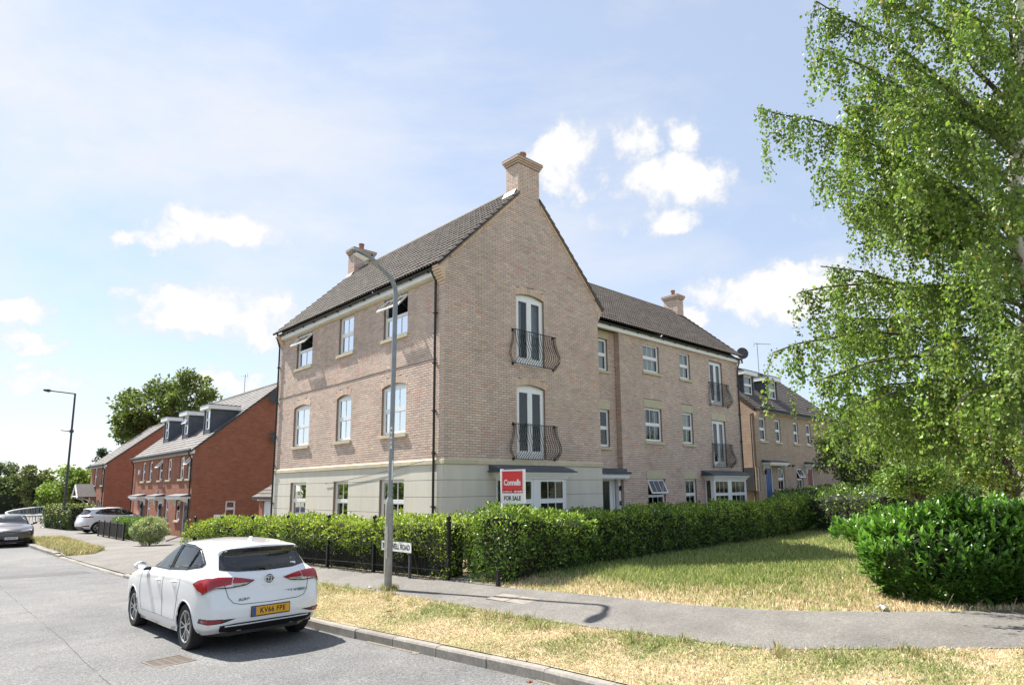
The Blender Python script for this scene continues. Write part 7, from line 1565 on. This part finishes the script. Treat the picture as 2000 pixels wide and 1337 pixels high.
    if plate:
        pz = .53 if style == 'hatch' else .62; q = b.hit((-1, 0, pz*sz), (-1, 0, 0)); m = MB(); m.box(q.x-.008, q.x+.02, -.275, .275, pz*sz-.075, pz*sz+.068); m.build('plate_holder', 'car_trim' if style != 'hatch' else 'seam', root); plate_at(q.x-.016, pz*sz, -1, plate, 'plate_yellow', True)
        q = b.hit((1, 0, .42*sz), (1, 0, 0)); plate_at(q.x+.012, .42*sz, 1, plate, 'white_paint', True)
    # front: lamps, grille, intake
    for sg in (1, -1):
        HL = [(16, .73), (24, .775), (38, .80), (47, .825), (50, .80), (42, .73), (30, .695), (18, .69)]; b.patch(root, 'headlamp', [(sg*a/60, z) for a, z in HL], lambda u, v: radf(u*60, v), 'lamp_clear', .008, .02); b.line(root, 'headlamp_edge', [(sg*a/60, z) for a, z in HL+HL[:1]], lambda u, v: radf(u*60, v), .007, 'car_trim', .004)
        b.patch(root, 'fog_lamp_panel', [(sg*a/60, z) for a, z in ((26, .40), (40, .43), (42, .36), (28, .33))], lambda u, v: radf(u*60, v), 'car_trim', .006, .02)
    GR = [(-14, .735), (14, .735), (15, .70), (9, .665), (-9, .665), (-15, .70)]; b.patch(root, 'grille', [(a/60, z) for a, z in GR], lambda u, v: radf(u*60, v), 'car_black', .008, .02); b.line(root, 'grille_frame', [(a/60, z) for a, z in GR+GR[:1]], lambda u, v: radf(u*60, v), .010, 'chrome', .008)
    b.patch(root, 'lower_intake', [(a/60, z) for a, z in ((-22, .40), (22, .40), (24, .28), (-24, .28))], lambda u, v: radf(u*60, v), 'car_black', .006, .02); b.line(root, 'splitter', [(-30/60, .265), (0, .25), (30/60, .265)], lambda u, v: radf(u*60, v), .012, 'chrome' if style == 'saloon' else 'car_black', .006)
    b.line(root, 'bonnet_seam', [(-.62, .86), (-.3, .815), (0, .808), (.3, .815), (.62, .86)], lambda u, v: ((.5, u*sy, v*sz), (1, 0, 0)), .004)
    if style == 'saloon':
        q = b.hit((1, 0, .775*sz), (1, 0, 0)); m = MB(); m.lathe([(.001, 0), (.05, .0), (.055, -.01)], q+Vector((.012, 0, 0)), 14, 'x'); m.build('emblem', 'chrome', root)
    # underside, cabin
    m = MB(); n = [(x*sx, y*sy) for x, y in ((2.05, .5), (1.8, .7), (-1.7, .7), (-1.92, .5), (-1.92, -.5), (-1.7, -.7), (1.8, -.7), (2.05, -.5))]; m.prism([(x, y, .215*sz) for x, y in n], (0, 0, .05)); m.build('underside', 'car_black', root)
    m = MB(); m.box(-1.7*sx, 1.0*sx, -.72*sy, .72*sy, .34, .37); m.build('floor', 'seat', root); m = MB(); m.prism([(.62*sx, -.68*sy, .55), (1.0*sx, -.68*sy, .6), (1.0*sx, -.68*sy, .985*sz), (.66*sx, -.68*sy, .97*sz)], (0, 1.36*sy, 0)); m.build('dashboard', 'seat', root)
    for y in (.36, -.36):
        m = MB(); m.prism([(.25, y-.24, .5), (-.25, y-.24, .46), (-.27, y-.24, .56), (.25, y-.24, .62)], (0, .48, 0)); m.prism([(-.18, y-.23, .52), (-.32, y-.23, .55), (-.56, y-.2, 1.08*sz), (-.46, y-.2, 1.10*sz)], (0, .44, 0)); m.prism([(-.48, y-.12, 1.14*sz), (-.58, y-.12, 1.13*sz), (-.62, y-.11, 1.30*sz), (-.53, y-.11, 1.31*sz)], (0, .23, 0)); m.tube([(-.53, y-.05, 1.05*sz), (-.55, y-.05, 1.2*sz)], .008, 5); m.build('front_seat', 'seat', root)
    m = MB(); m.box(-1.1, -.72, -.6*sy, .6*sy, .42, .60); m.prism([(-1.05, -.6*sy, .58), (-1.2, -.6*sy, .58), (-1.36, -.55*sy, 1.03*sz), (-1.24, -.55*sy, 1.06*sz)], (0, 1.18*sy, 0)); m.build('rear_bench', 'seat', root)
    for y in (-.38, 0, .38): m = MB(); m.prism([(-1.28, y-.11, 1.07*sz), (-1.37, y-.11, 1.06*sz), (-1.40, y-.10, 1.2*sz), (-1.33, y-.10, 1.21*sz)], (0, .22, 0)); m.build('headrest', 'seat', root)
    m = MB(); m.tube([(.42+.06*math.cos(a)*0, .36+.18*math.cos(a), .93*sz+.17*math.sin(a)) for a in np.linspace(0, 2*math.pi, 21)], .015, 6, cap=False); m.build('steering_wheel', 'car_black', root)
    z_ = 1.447*sz; m = MB(); m.prism([(-1.20*sx, -.025, z_), (-1.38*sx, -.022, z_-.02), (-1.36*sx, -.008, z_+.055), (-1.31*sx, -.006, z_+.06)], (0, .03, 0)); m.build('roof_aerial', paint, root)
    root.location = pos; root.rotation_euler = (0, pitch, yaw); return root
gz = lambda x, y: road_z(x, y)
pc = (gz(-6.8, -1.7)-gz(-6.8, -4.3))/2.6
make_car('parked_car', 'white hatchback parked at the kerb with a yellow rear number plate', (-6.80, -3.02, gz(-6.8, -3.0)-.002), R(91.5), 'car_white', (1, 1, 1), 'hatch', 'KV66 FPE', -math.atan(pc))
dq = at(20, 1071, 29.2); make_car('parked_car', 'dark brown car facing the camera at the left edge of the road', (dq.x, dq.y+2.1, gz(dq.x, dq.y)-.002), R(-91), 'car_brown', (1.0, 1.03, 1.0), 'saloon', 'HV64 PXE')
sv = at(196, 1041, 40.5); make_car('parked_car', 'white sport utility car parked nose-in on the driveway by the red house', (sv.x+1.0, sv.y+1.0, float(G(sv.x+.5, sv.y+.8))+.02), R(10), 'car_white', (1.04, 1.05, 1.12), 'suv', None)
